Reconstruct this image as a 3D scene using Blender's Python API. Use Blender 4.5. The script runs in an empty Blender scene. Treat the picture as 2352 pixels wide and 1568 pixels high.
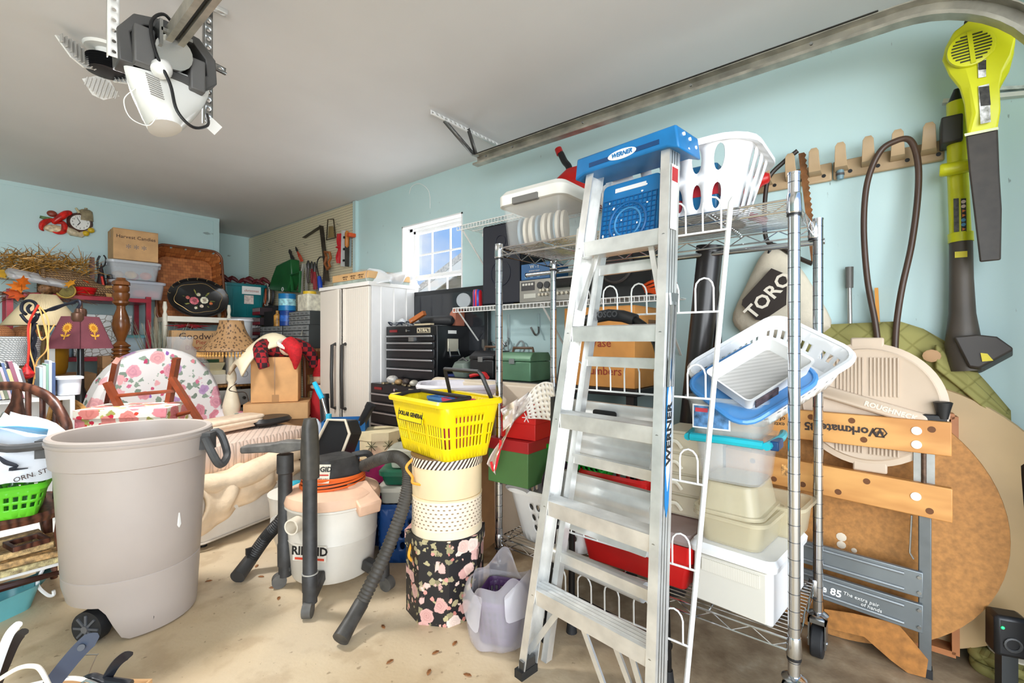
import bpy, math, random
from mathutils import Vector as V, Matrix, Euler
random.seed(7)
S = bpy.context.scene
COL = S.collection
PI = math.pi
# ---------------------------------------------------------------- camera, world, light, exposure
FPX, CAMH, YAW = 1070.0, 1.15, math.radians(50.46)
FW = V((math.sin(YAW), math.cos(YAW), 0)); RT = V((math.cos(YAW), -math.sin(YAW), 0))
cam = bpy.data.objects.new('camera', bpy.data.cameras.new('camera')); COL.objects.link(cam)
cam.location = (0, 0, CAMH); cam.rotation_euler = (PI/2, 0, -YAW)
cam.data.sensor_width = 36; cam.data.lens = 36*FPX/2352; cam.data.clip_start = 0.05
S.camera = cam
S.view_settings.view_transform = 'Standard'; S.view_settings.look = 'None'
S.view_settings.gamma = 1; S.view_settings.use_curve_mapping = False
S.view_settings.exposure = 0.2
S.cycles.use_denoising = True; S.cycles.use_adaptive_sampling = True; S.cycles.adaptive_threshold = .07
S.cycles.max_bounces = 7; S.cycles.diffuse_bounces = 5; S.cycles.transparent_max_bounces = 20
S.cycles.caustics_reflective = False; S.cycles.caustics_refractive = False
S.cycles.sample_clamp_indirect = 6

def srgb(c):
    return tuple(((x/255)/12.92 if x/255 <= .04045 else ((x/255+.055)/1.055)**2.4) for x in c[:3])+(1,)

world = bpy.data.worlds.new('sky'); S.world = world; world.use_nodes = True
nt = world.node_tree; nt.nodes.clear()
n_out = nt.nodes.new('ShaderNodeOutputWorld'); n_bg = nt.nodes.new('ShaderNodeBackground')
n_tc = nt.nodes.new('ShaderNodeTexCoord'); n_no = nt.nodes.new('ShaderNodeTexNoise')
n_no.inputs['Scale'].default_value = 4.0; n_no.inputs['Detail'].default_value = 5
n_r = nt.nodes.new('ShaderNodeValToRGB')
n_r.color_ramp.elements[0].position = .5; n_r.color_ramp.elements[0].color = srgb((150, 192, 246))
n_r.color_ramp.elements[1].position = .66; n_r.color_ramp.elements[1].color = srgb((240, 245, 252))
nt.links.new(n_tc.outputs['Generated'], n_no.inputs['Vector']); nt.links.new(n_no.outputs['Fac'], n_r.inputs['Fac'])
nt.links.new(n_r.outputs['Color'], n_bg.inputs['Color']); nt.links.new(n_bg.outputs[0], n_out.inputs[0])
n_bg.inputs['Strength'].default_value = 0.95

def area(name, loc, rot, sx, sy, power, col=(1, 1, 1)):
    l = bpy.data.lights.new(name, 'AREA'); l.shape = 'RECTANGLE'; l.size = sx; l.size_y = sy; l.energy = power; l.color = col
    o = bpy.data.objects.new(name, l); COL.objects.link(o); o.location = loc; o.rotation_euler = rot; return o
# daylight pouring in through the open overhead door behind the camera
area('doorway_daylight', (-2.3, -2.1, 1.5), (math.radians(88), 0, math.radians(-27)), 6.2, 2.8, 400, (.925, .97, 1))
area('window_daylight', (2.74, 2.92, 1.8), (0, PI/2, 0), .8, .7, 12, (.93, .97, 1))
sun = bpy.data.objects.new('sun', bpy.data.lights.new('sun', 'SUN')); COL.objects.link(sun)
sun.data.energy = 2.2; sun.data.angle = .02; sun.rotation_euler = (math.radians(-20), math.radians(-42), 0)

# ---------------------------------------------------------------- pixel to world (f and height of this camera)
def W(px, py, d): return V((0, 0, CAMH)) + d*(FW + RT*((px-1176)/FPX) + V((0, 0, (784-py)/FPX)))
def HD(px): return FW + RT*((px-1176)/FPX)
def FL(px, py, z=0): return W(px, py, FPX*(CAMH-z)/(py-784))
def AX(px, py, X): return W(px, py, X/HD(px).x)
def AY(px, py, Y): return W(px, py, Y/HD(px).y)

# ---------------------------------------------------------------- materials
MATS = {}
class NT:
    def __init__(s, name):
        s.m = bpy.data.materials.new(name); s.m.use_nodes = True; s.t = s.m.node_tree
        s.p = s.t.nodes['Principled BSDF']; s.o = s.t.nodes['Material Output']
        s.tc = s.t.nodes.new('ShaderNodeTexCoord')
    def n(s, k, **kw):
        x = s.t.nodes.new(k)
        for a, b in kw.items():
            if a in x.inputs.keys(): x.inputs[a].default_value = b
            else: setattr(x, a, b)
        return x
    def l(s, a, b): s.t.links.new(a, b)
    def mp(s, scale=(1, 1, 1), rot=(0, 0, 0), src='Object'):
        m = s.n('ShaderNodeMapping'); m.inputs['Scale'].default_value = scale; m.inputs['Rotation'].default_value = rot
        s.l(s.tc.outputs[src], m.inputs['Vector']); return m.outputs[0]
    def ramp(s, fac, stops, const=False):
        r = s.n('ShaderNodeValToRGB'); e = r.color_ramp
        if const: e.interpolation = 'CONSTANT'
        e.elements[0].position = stops[0][0]; e.elements[0].color = stops[0][1]
        e.elements[1].position = stops[-1][0]; e.elements[1].color = stops[-1][1]
        for p, c in stops[1:-1]:
            q = e.elements.new(p); q.color = c
        s.l(fac, r.inputs['Fac']); return r.outputs['Color']
    def mix(s, f, a, b):
        x = s.n('ShaderNodeMix', data_type='RGBA')
        for v, i in ((f, 0), (a, 6), (b, 7)):
            if hasattr(v, 'links'): s.l(v, x.inputs[i])
            else: x.inputs[i].default_value = v
        return x.outputs[2]
    def math(s, op, a, b=0.0):
        x = s.n('ShaderNodeMath', operation=op)
        for v, i in ((a, 0), (b, 1)):
            if hasattr(v, 'links'): s.l(v, x.inputs[i])
            else: x.inputs[i].default_value = v
        return x.outputs[0]
    def noise(s, vec, scale, detail=3):
        x = s.n('ShaderNodeTexNoise', Scale=scale, Detail=detail); s.l(vec, x.inputs['Vector']); return x.outputs['Fac']
    def bump(s, h, st, dist=.01):
        b = s.n('ShaderNodeBump', Strength=st, Distance=dist); s.l(h, b.inputs['Height']); s.l(b.outputs[0], s.p.inputs['Normal'])
    def col(s, c):
        if hasattr(c, 'links'): s.l(c, s.p.inputs['Base Color'])
        else: s.p.inputs['Base Color'].default_value = c
    def fin(s, rough=.5, metal=0.):
        s.p.inputs['Roughness'].default_value = rough; s.p.inputs['Metallic'].default_value = metal; return s.m

def dk(c, k): return tuple(max(0, min(255, x*k)) for x in c)
def plain(col, rough=.45, metal=0., var=.08, scale=6, bump=0., alpha=1., emit=0.):
    key = ('p', col, rough, metal, var, scale, bump, alpha, emit)
    if key in MATS: return MATS[key]
    t = NT('surface_%d_%d_%d' % col[:3])
    if var:
        v = t.mp(); f = t.noise(v, scale, 4)
        t.col(t.ramp(f, [(.3, srgb(dk(col, 1-var))), (.7, srgb(dk(col, 1+var)))]))
        if bump: t.bump(t.noise(v, scale*6, 3), bump)
    else: t.col(srgb(col))
    if alpha < 1: t.p.inputs['Alpha'].default_value = alpha
    if emit:
        t.p.inputs['Emission Color'].default_value = srgb(col); t.p.inputs['Emission Strength'].default_value = emit
    MATS[key] = t.fin(rough, metal); return MATS[key]
def clear(col=(235, 240, 240), alpha=.3, rough=.15): return plain(col, rough, 0, 0, 1, 0, alpha)
def wood(c1, c2, rough=.45, scale=(1, 1, 1), grain=9):
    key = ('w', c1, c2, rough, scale, grain)
    if key in MATS: return MATS[key]
    t = NT('wood_grain'); v = t.mp(scale)
    w = t.n('ShaderNodeTexWave', Scale=grain, Distortion=5, Detail=3); w.inputs['Detail Scale'].default_value = 1.5
    t.l(v, w.inputs['Vector']); n = t.noise(v, 18, 5)
    f = t.math('ADD', t.math('MULTIPLY', w.outputs['Fac'], .6), t.math('MULTIPLY', n, .4))
    t.col(t.ramp(f, [(.2, srgb(c1)), (.8, srgb(c2))])); t.bump(f, .08)
    MATS[key] = t.fin(rough); return MATS[key]
def floral(base, petals, leaf, scale=9, dens=.36, rough=.6, leafmul=1.6):
    key = ('f', base, tuple(petals), leaf, scale)
    if key in MATS: return MATS[key]
    t = NT('flower_print'); v = t.mp()
    def vor(sc, off, amt):
        m = t.n('ShaderNodeMapping'); m.inputs['Location'].default_value = off; t.l(v, m.inputs['Vector'])
        a = t.n('ShaderNodeTexVoronoi', Scale=sc); t.l(m.outputs[0], a.inputs['Vector'])
        d = t.math('ADD', a.outputs['Distance'], t.math('MULTIPLY', t.math('SUBTRACT', t.noise(m.outputs[0], sc*2.6, 3), .5), amt))
        sp = t.n('ShaderNodeSeparateColor'); t.l(a.outputs['Color'], sp.inputs[0]); return d, sp.outputs
    def msk(d, r): return t.ramp(d, [(r, (1, 1, 1, 1)), (r+.04, (0, 0, 0, 1))])
    d3, c3 = vor(scale*leafmul, (.31, .17, .23), .7); col = t.mix(msk(d3, dens*.72), srgb(base), t.mix(c3[1], srgb(leaf), srgb(dk(leaf, .72))))
    d2, c2 = vor(scale*2.1, (.57, .83, .11), .5); st = [(i/len(petals), srgb(c)) for i, c in enumerate(petals)]
    col = t.mix(t.math('MULTIPLY', msk(d2, dens*.6), t.math('GREATER_THAN', c2[2], .45)), col, t.ramp(c2[0], st, True))
    d1, c1 = vor(scale, (0, 0, 0), .42); pc = t.ramp(c1[0], st, True)
    sh = t.ramp(d1, [(.0, (.45, .45, .45, 1)), (.08, (.95, .95, .95, 1)), (.14, (.6, .6, .6, 1)), (.2, (1, 1, 1, 1)), (.27, (.72, .72, .72, 1)), (.33, (1, 1, 1, 1))])
    pc = t.mix(sh, t.mix(.5, pc, srgb((90, 30, 50))), t.mix(.28, pc, srgb((252, 236, 230))))
    col = t.mix(t.math('MULTIPLY', msk(d1, dens), t.math('GREATER_THAN', c1[1], .18)), col, pc); t.col(col)
    MATS[key] = t.fin(rough); return MATS[key]
def stripes(c1, c2, scale=60, rot=(0, 0, 0), duty=.5, rough=.6, axis='X', bump=0.):
    key = ('s', c1, c2, scale, rot, duty, axis)
    if key in MATS: return MATS[key]
    t = NT('striped'); v = t.mp((1, 1, 1), rot)
    w = t.n('ShaderNodeTexWave', Scale=scale, bands_direction=axis); t.l(v, w.inputs['Vector'])
    t.col(t.ramp(w.outputs['Fac'], [(duty-.06, srgb(c1)), (duty+.06, srgb(c2))]))
    if bump: t.bump(w.outputs['Fac'], bump)
    MATS[key] = t.fin(rough); return MATS[key]
def weave(c1, c2, scale=40, rough=.7, bump=.6):
    key = ('v', c1, c2, scale)
    if key in MATS: return MATS[key]
    t = NT('woven'); v = t.mp()
    a = t.n('ShaderNodeTexWave', Scale=scale, bands_direction='DIAGONAL', Distortion=1.5); t.l(v, a.inputs['Vector'])
    b = t.n('ShaderNodeTexWave', Scale=scale*.55, bands_direction='Z', Distortion=1); t.l(v, b.inputs['Vector'])
    f = t.math('MULTIPLY', a.outputs['Fac'], b.outputs['Fac'])
    t.col(t.ramp(f, [(.05, srgb(c1)), (.6, srgb(c2))])); t.bump(f, bump)
    MATS[key] = t.fin(rough); return MATS[key]
CHROME = plain((215, 217, 220), .16, 1., 0); STEEL = plain((170, 172, 172), .32, 1., .06, 20)
ALU = plain((230, 230, 227), .36, .72, .06, 14); WIREWHITE = plain((240, 240, 236), .4, 0, 0)
BLACK = plain((26, 26, 28), .4, 0, 0); DGREY = plain((70, 70, 70), .5, 0, .12, 30); WHITE = plain((240, 240, 238), .35, 0, .02)
CARD = plain((199, 156, 108), .75, 0, .06, 9); CARD2 = plain((183, 140, 98), .75, 0, .06, 9); TAPE = plain((168, 124, 74), .3, 0, 0)
CREAM = plain((238, 226, 198), .5, 0, .03); INK = plain((60, 35, 30), .6, 0, 0); RUBBER = plain((32, 32, 33), .65, 0, .15, 30)
CLEAR = clear(); PAPER = plain((242, 241, 236), .6, 0, .02)

# ---------------------------------------------------------------- mesh builder
class B:
    def __init__(s): s.v = []; s.f = []
    def add(s, vs, fs):
        o = len(s.v); s.v += [tuple(x) for x in vs]; s.f += [tuple(i+o for i in f) for f in fs]; return s
    def bx(s, x0, x1, y0, y1, z0, z1):
        return s.add([(x0, y0, z0), (x1, y0, z0), (x1, y1, z0), (x0, y1, z0), (x0, y0, z1), (x1, y0, z1), (x1, y1, z1), (x0, y1, z1)],
                     [(3, 2, 1, 0), (4, 5, 6, 7), (0, 1, 5, 4), (1, 2, 6, 5), (2, 3, 7, 6), (3, 0, 4, 7)])
    def box(s, c, d, m=None):
        b = B().bx(-d[0]/2, d[0]/2, -d[1]/2, d[1]/2, -d[2]/2, d[2]/2)
        mm = Matrix.Translation(c) @ (m.to_4x4() if m is not None else Matrix.Identity(4))
        return s.add([mm @ V(p) for p in b.v], b.f)
    def bar(s, p, q, w, t, up=(0, 0, 1)):      # rectangular bar from p to q
        p, q = V(p), V(q); z = (q-p).normalized(); x = V(up).cross(z)
        if x.length < 1e-4: x = V((1, 0, 0)).cross(z)
        x.normalize(); y = z.cross(x)
        vs = [e+x*a*w/2+y*b*t/2 for e in (p, q) for a, b in ((-1, -1), (1, -1), (1, 1), (-1, 1))]
        return s.add(vs, [(3, 2, 1, 0), (4, 5, 6, 7), (0, 1, 5, 4), (1, 2, 6, 5), (2, 3, 7, 6), (3, 0, 4, 7)])
    def loft(s, rings, c0=True, c1=True, loop=False):
        n = len(rings[0]); vs = [p for r in rings for p in r]; fs = []
        m = len(rings)
        for i in range(m if loop else m-1):
            a, b = i*n, ((i+1) % m)*n
            fs += [(a+j, a+(j+1) % n, b+(j+1) % n, b+j) for j in range(n)]
        if not loop:
            if c0: fs.append(tuple(range(n-1, -1, -1)))
            if c1: fs.append(tuple((m-1)*n+j for j in range(n)))
        return s.add(vs, fs)
    def cyl(s, p, q, r0, r1=None, n=12, cap=True):
        return s.tube([p, q], [r0, r0 if r1 is None else r1], n, cap=cap)
    def tube(s, pts, r, n=8, closed=False, cap=True):
        pts = [V(p) for p in pts]; m = len(pts)
        rs = r if isinstance(r, (list, tuple)) else [r]*m
        rings = []; x = None
        for i in range(m):
            lo, hi = i-1, i+1
            if not closed: lo, hi = max(lo, 0), min(hi, m-1)
            t = pts[hi % m]-pts[lo]
            while t.length < 1e-9 and not closed and (lo > 0 or hi < m-1):
                lo, hi = max(lo-1, 0), min(hi+1, m-1); t = pts[hi]-pts[lo]
            t = t.normalized() if t.length > 1e-9 else V((0, 0, 1))
            if x is None:
                x = V((0, 0, 1)).cross(t)
                if x.length < .05: x = V((1, 0, 0)).cross(t)
            x = x - t*x.dot(t)
            if x.length < 1e-6: x = V((0, 1, 0)).cross(t)
            x.normalize(); y = t.cross(x)
            rings.append([pts[i]+rs[i]*(x*math.cos(2*PI*k/n)+y*math.sin(2*PI*k/n)) for k in range(n)])
        return s.loft(rings, cap, cap, closed)
    def lathe(s, prof, n=28, c=(0, 0, 0), sx=1, sy=1, cap=True):
        rings = [[(c[0]+r*sx*math.cos(2*PI*k/n), c[1]+r*sy*math.sin(2*PI*k/n), c[2]+z) for k in range(n)] for r, z in prof]
        return s.loft(rings, cap, cap)
    def ell(s, c, r, n=14, m=8):
        if not isinstance(r, (tuple, list)): r = (r, r, r)
        return s.loft([[(c[0]+r[0]*math.sin(a)*math.cos(2*PI*k/n), c[1]+r[1]*math.sin(a)*math.sin(2*PI*k/n), c[2]-r[2]*math.cos(a)) for k in range(n)]
                       for a in [PI*(i+.15)/(m+.3) for i in range(m+1)]])
    def prism(s, poly, d, o=(0, 0, 0), ax='z'):     # outline extruded by d
        e = {'z': V((0, 0, 1)), 'x': V((1, 0, 0)), 'y': V((0, 1, 0))}[ax]
        def P(a, b): return {'z': V((a, b, 0)), 'x': V((0, a, b)), 'y': V((a, 0, b))}[ax]+V(o)
        r0 = [P(*p) for p in poly]; r1 = [p+e*d for p in r0]
        return s.loft([r0, r1])
    def grid(s, fn, nu, nv):
        vs = [fn(i/nu, j/nv) for j in range(nv+1) for i in range(nu+1)]
        return s.add(vs, [(j*(nu+1)+i, j*(nu+1)+i+1, (j+1)*(nu+1)+i+1, (j+1)*(nu+1)+i) for j in range(nv) for i in range(nu)])
    def perf(s, surf, nu, nv, hole, closed=True):   # surface with real openings cut cell by cell
        ids = {}; vs = []; fs = []
        def vid(u, v):
            k = (round((u % nu if closed else u), 4), round(v, 4))
            if k not in ids: ids[k] = len(vs); vs.append(surf(k[0]/nu, v/nv))
            return ids[k]
        bd = [(k/4, 0) for k in range(4)]+[(1, k/4) for k in range(4)]+[(1-k/4, 1) for k in range(4)]+[(0, 1-k/4) for k in range(4)]
        for i in range(nu):
            for j in range(nv):
                o = [vid(i+a, j+b) for a, b in bd]; h = hole(i, j)
                if not h: fs.append(tuple(o)); continue
                inn = []
                for a, b in bd:
                    x, y = a*2-1, b*2-1
                    if h[2]:
                        l = math.hypot(x, y); x, y = x/l, y/l
                    vs.append(surf((i+.5+x*h[0]/2)/nu, (j+.5+y*h[1]/2)/nv)); inn.append(len(vs)-1)
                for k in range(16): fs.append((o[k], o[(k+1) % 16], inn[(k+1) % 16], inn[k]))
        return s.add(vs, fs)

def rr(w, d, r, z=0, n=5, c=(0, 0)):   # rounded rectangle ring
    r = min(r, w/2-1e-4, d/2-1e-4); out = []
    for k, (sx, sy) in enumerate(((1, 1), (-1, 1), (-1, -1), (1, -1))):
        for i in range(n+1):
            a = PI/2*(k+i/n)
            out.append(V((c[0]+sx*(w/2-r)+r*math.cos(a), c[1]+sy*(d/2-r)+r*math.sin(a), z)))
    return out
def rrp(u, w, d, r):                   # point at arc fraction u of a rounded rectangle
    r = min(r, w/2-1e-4, d/2-1e-4)
    segs = [('l', (w/2, -d/2+r), (w/2, d/2-r)), ('a', (w/2-r, d/2-r), 0), ('l', (w/2-r, d/2), (-w/2+r, d/2)), ('a', (-w/2+r, d/2-r), PI/2),
            ('l', (-w/2, d/2-r), (-w/2, -d/2+r)), ('a', (-w/2+r, -d/2+r), PI), ('l', (-w/2+r, -d/2), (w/2-r, -d/2)), ('a', (w/2-r, -d/2+r), 1.5*PI)]
    L = [math.dist(q[1], q[2]) if q[0] == 'l' else r*PI/2 for q in segs]; t = (u % 1)*sum(L)
    for q, l in zip(segs, L):
        if t <= l or q is segs[-1]:
            k = t/l if l else 0
            if q[0] == 'l': return (q[1][0]+(q[2][0]-q[1][0])*k, q[1][1]+(q[2][1]-q[1][1])*k)
            return (q[1][0]+r*math.cos(q[2]+k*PI/2), q[1][1]+r*math.sin(q[2]+k*PI/2))
        t -= l
def arc(c, r, a0, a1, n, ax='xz', r2=None):
    o = []
    for i in range(n+1):
        a = a0+(a1-a0)*i/n; p, q = r*math.cos(a), (r2 or r)*math.sin(a)
        o.append(V(c)+{'xz': V((p, 0, q)), 'yz': V((0, p, q)), 'xy': V((p, q, 0))}[ax])
    return o
def spline(pts, n=6):                  # Catmull-Rom through points
    P = [V(p) for p in pts]; out = []
    for i in range(len(P)-1):
        a, b, c, d = P[max(i-1, 0)], P[i], P[i+1], P[min(i+2, len(P)-1)]
        for k in range(n):
            t = k/n; out.append(.5*((2*b)+(c-a)*t+(2*a-5*b+4*c-d)*t*t+(3*b-a-3*c+d)*t**3))
    out.append(P[-1]); return out

# ---------------------------------------------------------------- scene objects
def thing(name, label, cat, loc=(0, 0, 0), rot=0, group=None):
    o = bpy.data.objects.new(name, None); COL.objects.link(o); o.location = loc; o.empty_display_size = .05
    o.rotation_euler = rot if isinstance(rot, (tuple, list, Euler)) else (0, 0, rot)
    o['label'] = label; o['category'] = cat
    if group: o['group'] = group
    return o
def mesh(name, b, mat, sharp=38):
    me = bpy.data.meshes.new(name); me.from_pydata(b.v, [], b.f); me.validate()
    me.materials.append(mat)
    if sharp:
        me.polygons.foreach_set('use_smooth', [True]*len(me.polygons)); me.set_sharp_from_angle(angle=math.radians(sharp))
    me.update(); return me
def part(name, b, mat, parent=None, bev=0, solid=0, loc=None, sharp=38, sub=0, rot=None):
    o = bpy.data.objects.new(name, b if isinstance(b, bpy.types.Mesh) else mesh(name, b, mat, sharp)); COL.objects.link(o)
    if parent: o.parent = parent
    if loc is not None: o.location = loc
    if rot is not None: o.rotation_euler = rot
    if solid:
        m = o.modifiers.new('solid', 'SOLIDIFY'); m.thickness = solid; m.offset = 0
    if sub:
        m = o.modifiers.new('sub', 'SUBSURF'); m.levels = sub; m.render_levels = sub
    if bev:
        m = o.modifiers.new('bevel', 'BEVEL'); m.width = bev; m.segments = 2; m.limit_method = 'ANGLE'; m.angle_limit = math.radians(40)
    return o
def solo(name, label, cat, b, mat, loc=(0, 0, 0), rot=0, group=None, **kw):
    o = part(name, b, mat, None, **kw); o.location = loc
    o.rotation_euler = rot if isinstance(rot, (tuple, list, Euler)) else (0, 0, rot)
    o['label'] = label; o['category'] = cat
    if group: o['group'] = group
    return o
def struct(name, b, mat, parent=None, **kw):
    o = part(name, b, mat, parent, **kw)
    if not parent: o['kind'] = 'structure'
    return o
def dup(root, loc=None, rot=None, label=None):
    r = root.copy(); COL.objects.link(r)
    if loc is not None: r.location = loc
    if rot is not None: r.rotation_euler = rot
    if label: r['label'] = label
    for ch in list(root.children):
        c = ch.copy(); COL.objects.link(c); c.parent = r
        for g in ch.children:
            d = g.copy(); COL.objects.link(d); d.parent = c
    return r
FACE = {'-x': (V((0, -1, 0)), V((0, 0, 1))), '-y': (V((1, 0, 0)), V((0, 0, 1))), '+z': (V((1, 0, 0)), V((0, 1, 0))), '+y': (V((-1, 0, 0)), V((0, 0, 1))), '+x': (V((0, 1, 0)), V((0, 0, 1)))}
def text(s, size, loc, face, mat, parent, name='lettering', roll=0, wide=1.0, shear=0, right=None, up=None, bold=0.0):
    cu = bpy.data.curves.new('letters', 'FONT'); cu.body = s; cu.size = size; cu.align_x = 'CENTER'; cu.align_y = 'CENTER'
    cu.extrude = .0006; cu.shear = shear; cu.resolution_u = 2; cu.offset = bold
    t = bpy.data.objects.new('letters', cu); me = bpy.data.meshes.new_from_object(t)
    bpy.data.objects.remove(t); me.materials.clear(); me.materials.append(mat)
    r, u = (V(right).normalized(), V(up).normalized()) if right is not None else FACE[face]
    n = r.cross(u).normalized()
    if roll:
        R_ = Matrix.Rotation(roll, 3, n); r, u = R_ @ r, R_ @ u
    M = Matrix((r*wide, u, n)).transposed().to_4x4(); M.translation = V(loc)
    me.transform(M)
    o = bpy.data.objects.new(name, me); COL.objects.link(o); o.parent = parent
    return o
# ================================================================ the setting
XR, YB, YR, XC, ZC, YF, XL = 2.5, 5.74, 6.47, 1.9, 2.495, -.5, -3.2
def m_floor():
    t = NT('concrete'); v = t.mp()
    a = t.noise(v, 1.3, 6); b = t.noise(v, 7, 6); c = t.noise(v, 60, 3)
    base = t.ramp(a, [(.3, srgb((190, 165, 128))), (.52, srgb((213, 193, 161))), (.72, srgb((196, 180, 156)))])
    st = t.ramp(b, [(.36, (1, 1, 1, 1)), (.47, (0, 0, 0, 1))])
    col = t.mix(t.math('MULTIPLY', st, .28), base, srgb((150, 118, 82)))
    sp = t.ramp(t.noise(v, 34, 4), [(.29, (1, 1, 1, 1)), (.33, (0, 0, 0, 1))])
    col = t.mix(t.math('MULTIPLY', sp, .55), col, srgb((120, 96, 70)))
    # the worn brown concrete by the right wall
    sx = t.n('ShaderNodeSeparateXYZ'); t.l(t.tc.outputs['Object'], sx.inputs[0])
    e = t.math('ADD', sx.outputs[0], t.math('MULTIPLY', b, .5))
    e = t.ramp(e, [(.0, (0, 0, 0, 1)), (1, (1, 1, 1, 1))])
    x2 = t.math('MULTIPLY_ADD', sx.outputs[0], 1.6); x2.node.inputs[2].default_value = -2.45
    x2 = t.math('ADD', x2, t.math('MULTIPLY', b, 1.0))
    mk = t.ramp(x2, [(.25, (0, 0, 0, 1)), (.8, (1, 1, 1, 1))])
    dirt = t.ramp(t.noise(v, 11, 6), [(.35, srgb((112, 90, 66))), (.6, srgb((158, 138, 110))), (.75, srgb((188, 172, 148)))])
    col = t.mix(t.math('MULTIPLY', mk, .8), col, dirt)
    t.col(col); t.bump(c, .1); return t.fin(.62)
def m_teal():
    t = NT('teal_paint'); v = t.mp(); a = t.noise(v, 1.1, 3)
    col = t.ramp(a, [(.3, srgb((190, 217, 217))), (.7, srgb((202, 227, 228)))])
    sc = t.ramp(t.noise(t.mp((1, 9, 2.2)), 5, 6), [(.245, (1, 1, 1, 1)), (.275, (0, 0, 0, 1))])
    col = t.mix(t.math('MULTIPLY', sc, .5), col, srgb((70, 72, 70)))
    t.col(col); t.bump(t.noise(v, 90, 2), .03); return t.fin(.42)
TEAL = m_teal()
struct('floor', B().bx(XL, XR+.12, YF-3.5, YR+.12, -.12, 0), m_floor())
struct('ceiling', B().bx(XL, XR+.12, YF-.1, YR+.12, ZC, ZC+.1), plain((222, 221, 221), .8, 0, .02, 1.2, .02))
struct('wall_back', B().bx(XL, XC, YB, YB+.1, 0, ZC), TEAL)
struct('wall_return', B().bx(XC-.1, XC, YB+.1, YR+.1, 0, ZC), TEAL)
struct('wall_recess', B().bx(XC, XR, YR, YR+.1, 0, ZC), TEAL)
struct('wall_left', B().bx(XL-.1, XL, YF-.1, YB+.1, 0, ZC), TEAL)
struct('wall_front', B().bx(2.16, XR+.12, YF-.1, YF, 0, ZC).bx(XL, -2.75, YF-.1, YF, 0, ZC).bx(-2.75, 2.16, YF-.1, YF, 2.2, ZC), TEAL)
WY0, WY1, WZ0, WZ1 = 2.55, 3.29, 1.24, 2.136
wl = B()
wl.bx(XR, XR+.12, YF, WY0, 0, ZC).bx(XR, XR+.12, WY1, YR+.1, 0, ZC).bx(XR, XR+.12, WY0, WY1, 0, WZ0).bx(XR, XR+.12, WY0, WY1, WZ1, ZC)
struct('wall_right', wl, TEAL)
# thin battens over the panel joints of the back wall
zs = 1.995
struct('trim_1', B().bx(XL, 1.12, YB-.006, YB, zs-.02, zs+.01), TEAL)
for i, px in enumerate((163,)):
    x = AY(px, 500, YB).x
    struct('trim_2', B().bx(x-.012, x+.012, YB-.005, YB, .1, zs-.02), TEAL)
struct('trim_3', B().bx(XC-.06, XC-.005, YB-.005, YB, .1, ZC), TEAL)
struct('trim_4', B().bx(XL, XC, YB-.006, YB, ZC-.035, ZC), TEAL)
# pegboard sheet, finely drilled
def m_peg():
    t = NT('pegboard_sheet'); v = t.mp((1, 39.4, 39.4))
    fr = t.n('ShaderNodeVectorMath', operation='FRACTION'); t.l(v, fr.inputs[0])
    sb = t.n('ShaderNodeVectorMath', operation='SUBTRACT'); t.l(fr.outputs[0], sb.inputs[0]); sb.inputs[1].default_value = (.5, .5, .5)
    ml = t.n('ShaderNodeVectorMath', operation='MULTIPLY'); t.l(sb.outputs[0], ml.inputs[0]); ml.inputs[1].default_value = (0, 1, 1)
    ln = t.n('ShaderNodeVectorMath', operation='LENGTH'); t.l(ml.outputs[0], ln.inputs[0])
    t.col(t.ramp(ln.outputs['Value'], [(.15, srgb((96, 82, 62))), (.2, srgb((222, 210, 178)))]))
    t.bump(t.ramp(ln.outputs['Value'], [(.14, (0, 0, 0, 1)), (.2, (1, 1, 1, 1))]), .4); return t.fin(.5)
PY0 = 4.0
pg = struct('trim_5', B().bx(XR-.018, XR-.006, PY0+.02, YR-.004, .55, ZC-.012), m_peg())
pg.name = 'trim_5'
struct('trim_6', B().bx(XR-.03, XR, PY0-.03, PY0+.018, .5, ZC-.004), TEAL)
# window
wf = thing('window_1', 'white framed window', 'window'); del wf['category']; del wf['label']; wf['kind'] = 'structure'
WP = plain((246, 246, 246), .4, 0, .02)
jb = B().bx(XR-.006, XR+.1, WY1-.012, WY1, WZ0, WZ1).bx(XR-.006, XR+.1, WY0, WY0+.012, WZ0, WZ1).bx(XR-.006, XR+.1, WY0, WY1, WZ1-.012, WZ1).bx(XR-.02, XR+.1, WY0, WY1, WZ0, WZ0+.02)
part('jamb', jb, WP, wf)
XW = XR+.085
def sash(z0, z1, x, name):
    b = B(); w = .03
    b.bx(x-.018, x+.018, WY0+.02, WY0+.02+w, z0, z1).bx(x-.018, x+.018, WY1-.05-w, WY1-.05, z0, z1).bx(x-.018, x+.018, WY0+.02, WY1-.05, z1-w, z1).bx(x-.018, x+.018, WY0+.02, WY1-.05, z0, z0+w)
    s = part(name, b, WP, wf, bev=.003)
    ya, yb = WY0+.02, WY1-.05
    for k in (1, 2):
        y = ya+(yb-ya)*k/3; part('muntin', B().bx(x-.006, x+.006, y-.006, y+.006, z0+w, z1-w), WP, s)
    part('muntin', B().bx(x-.005, x+.005, ya+w, yb-w, (z0+z1)/2-.006, (z0+z1)/2+.006), WP, s)
    part('pane', B().bx(x-.002, x+.002, ya+w, yb-w, z0+w, z1-w), GLASS, s)
def m_glass():
    t = NT('window_glass'); tr = t.n('ShaderNodeBsdfTransparent'); gl = t.n('ShaderNodeBsdfGlossy', Roughness=.02)
    mx = t.n('ShaderNodeMixShader', Fac=.05); t.l(tr.outputs[0], mx.inputs[1]); t.l(gl.outputs[0], mx.inputs[2]); t.l(mx.outputs[0], t.o.inputs[0]); return t.m
GLASS = m_glass()
ZM = 1.695
sash(ZM-.015, WZ1-.03, XW+.015, 'upper_sash'); sash(WZ0+.02, ZM+.015, XW-.02, 'lower_sash')
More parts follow.
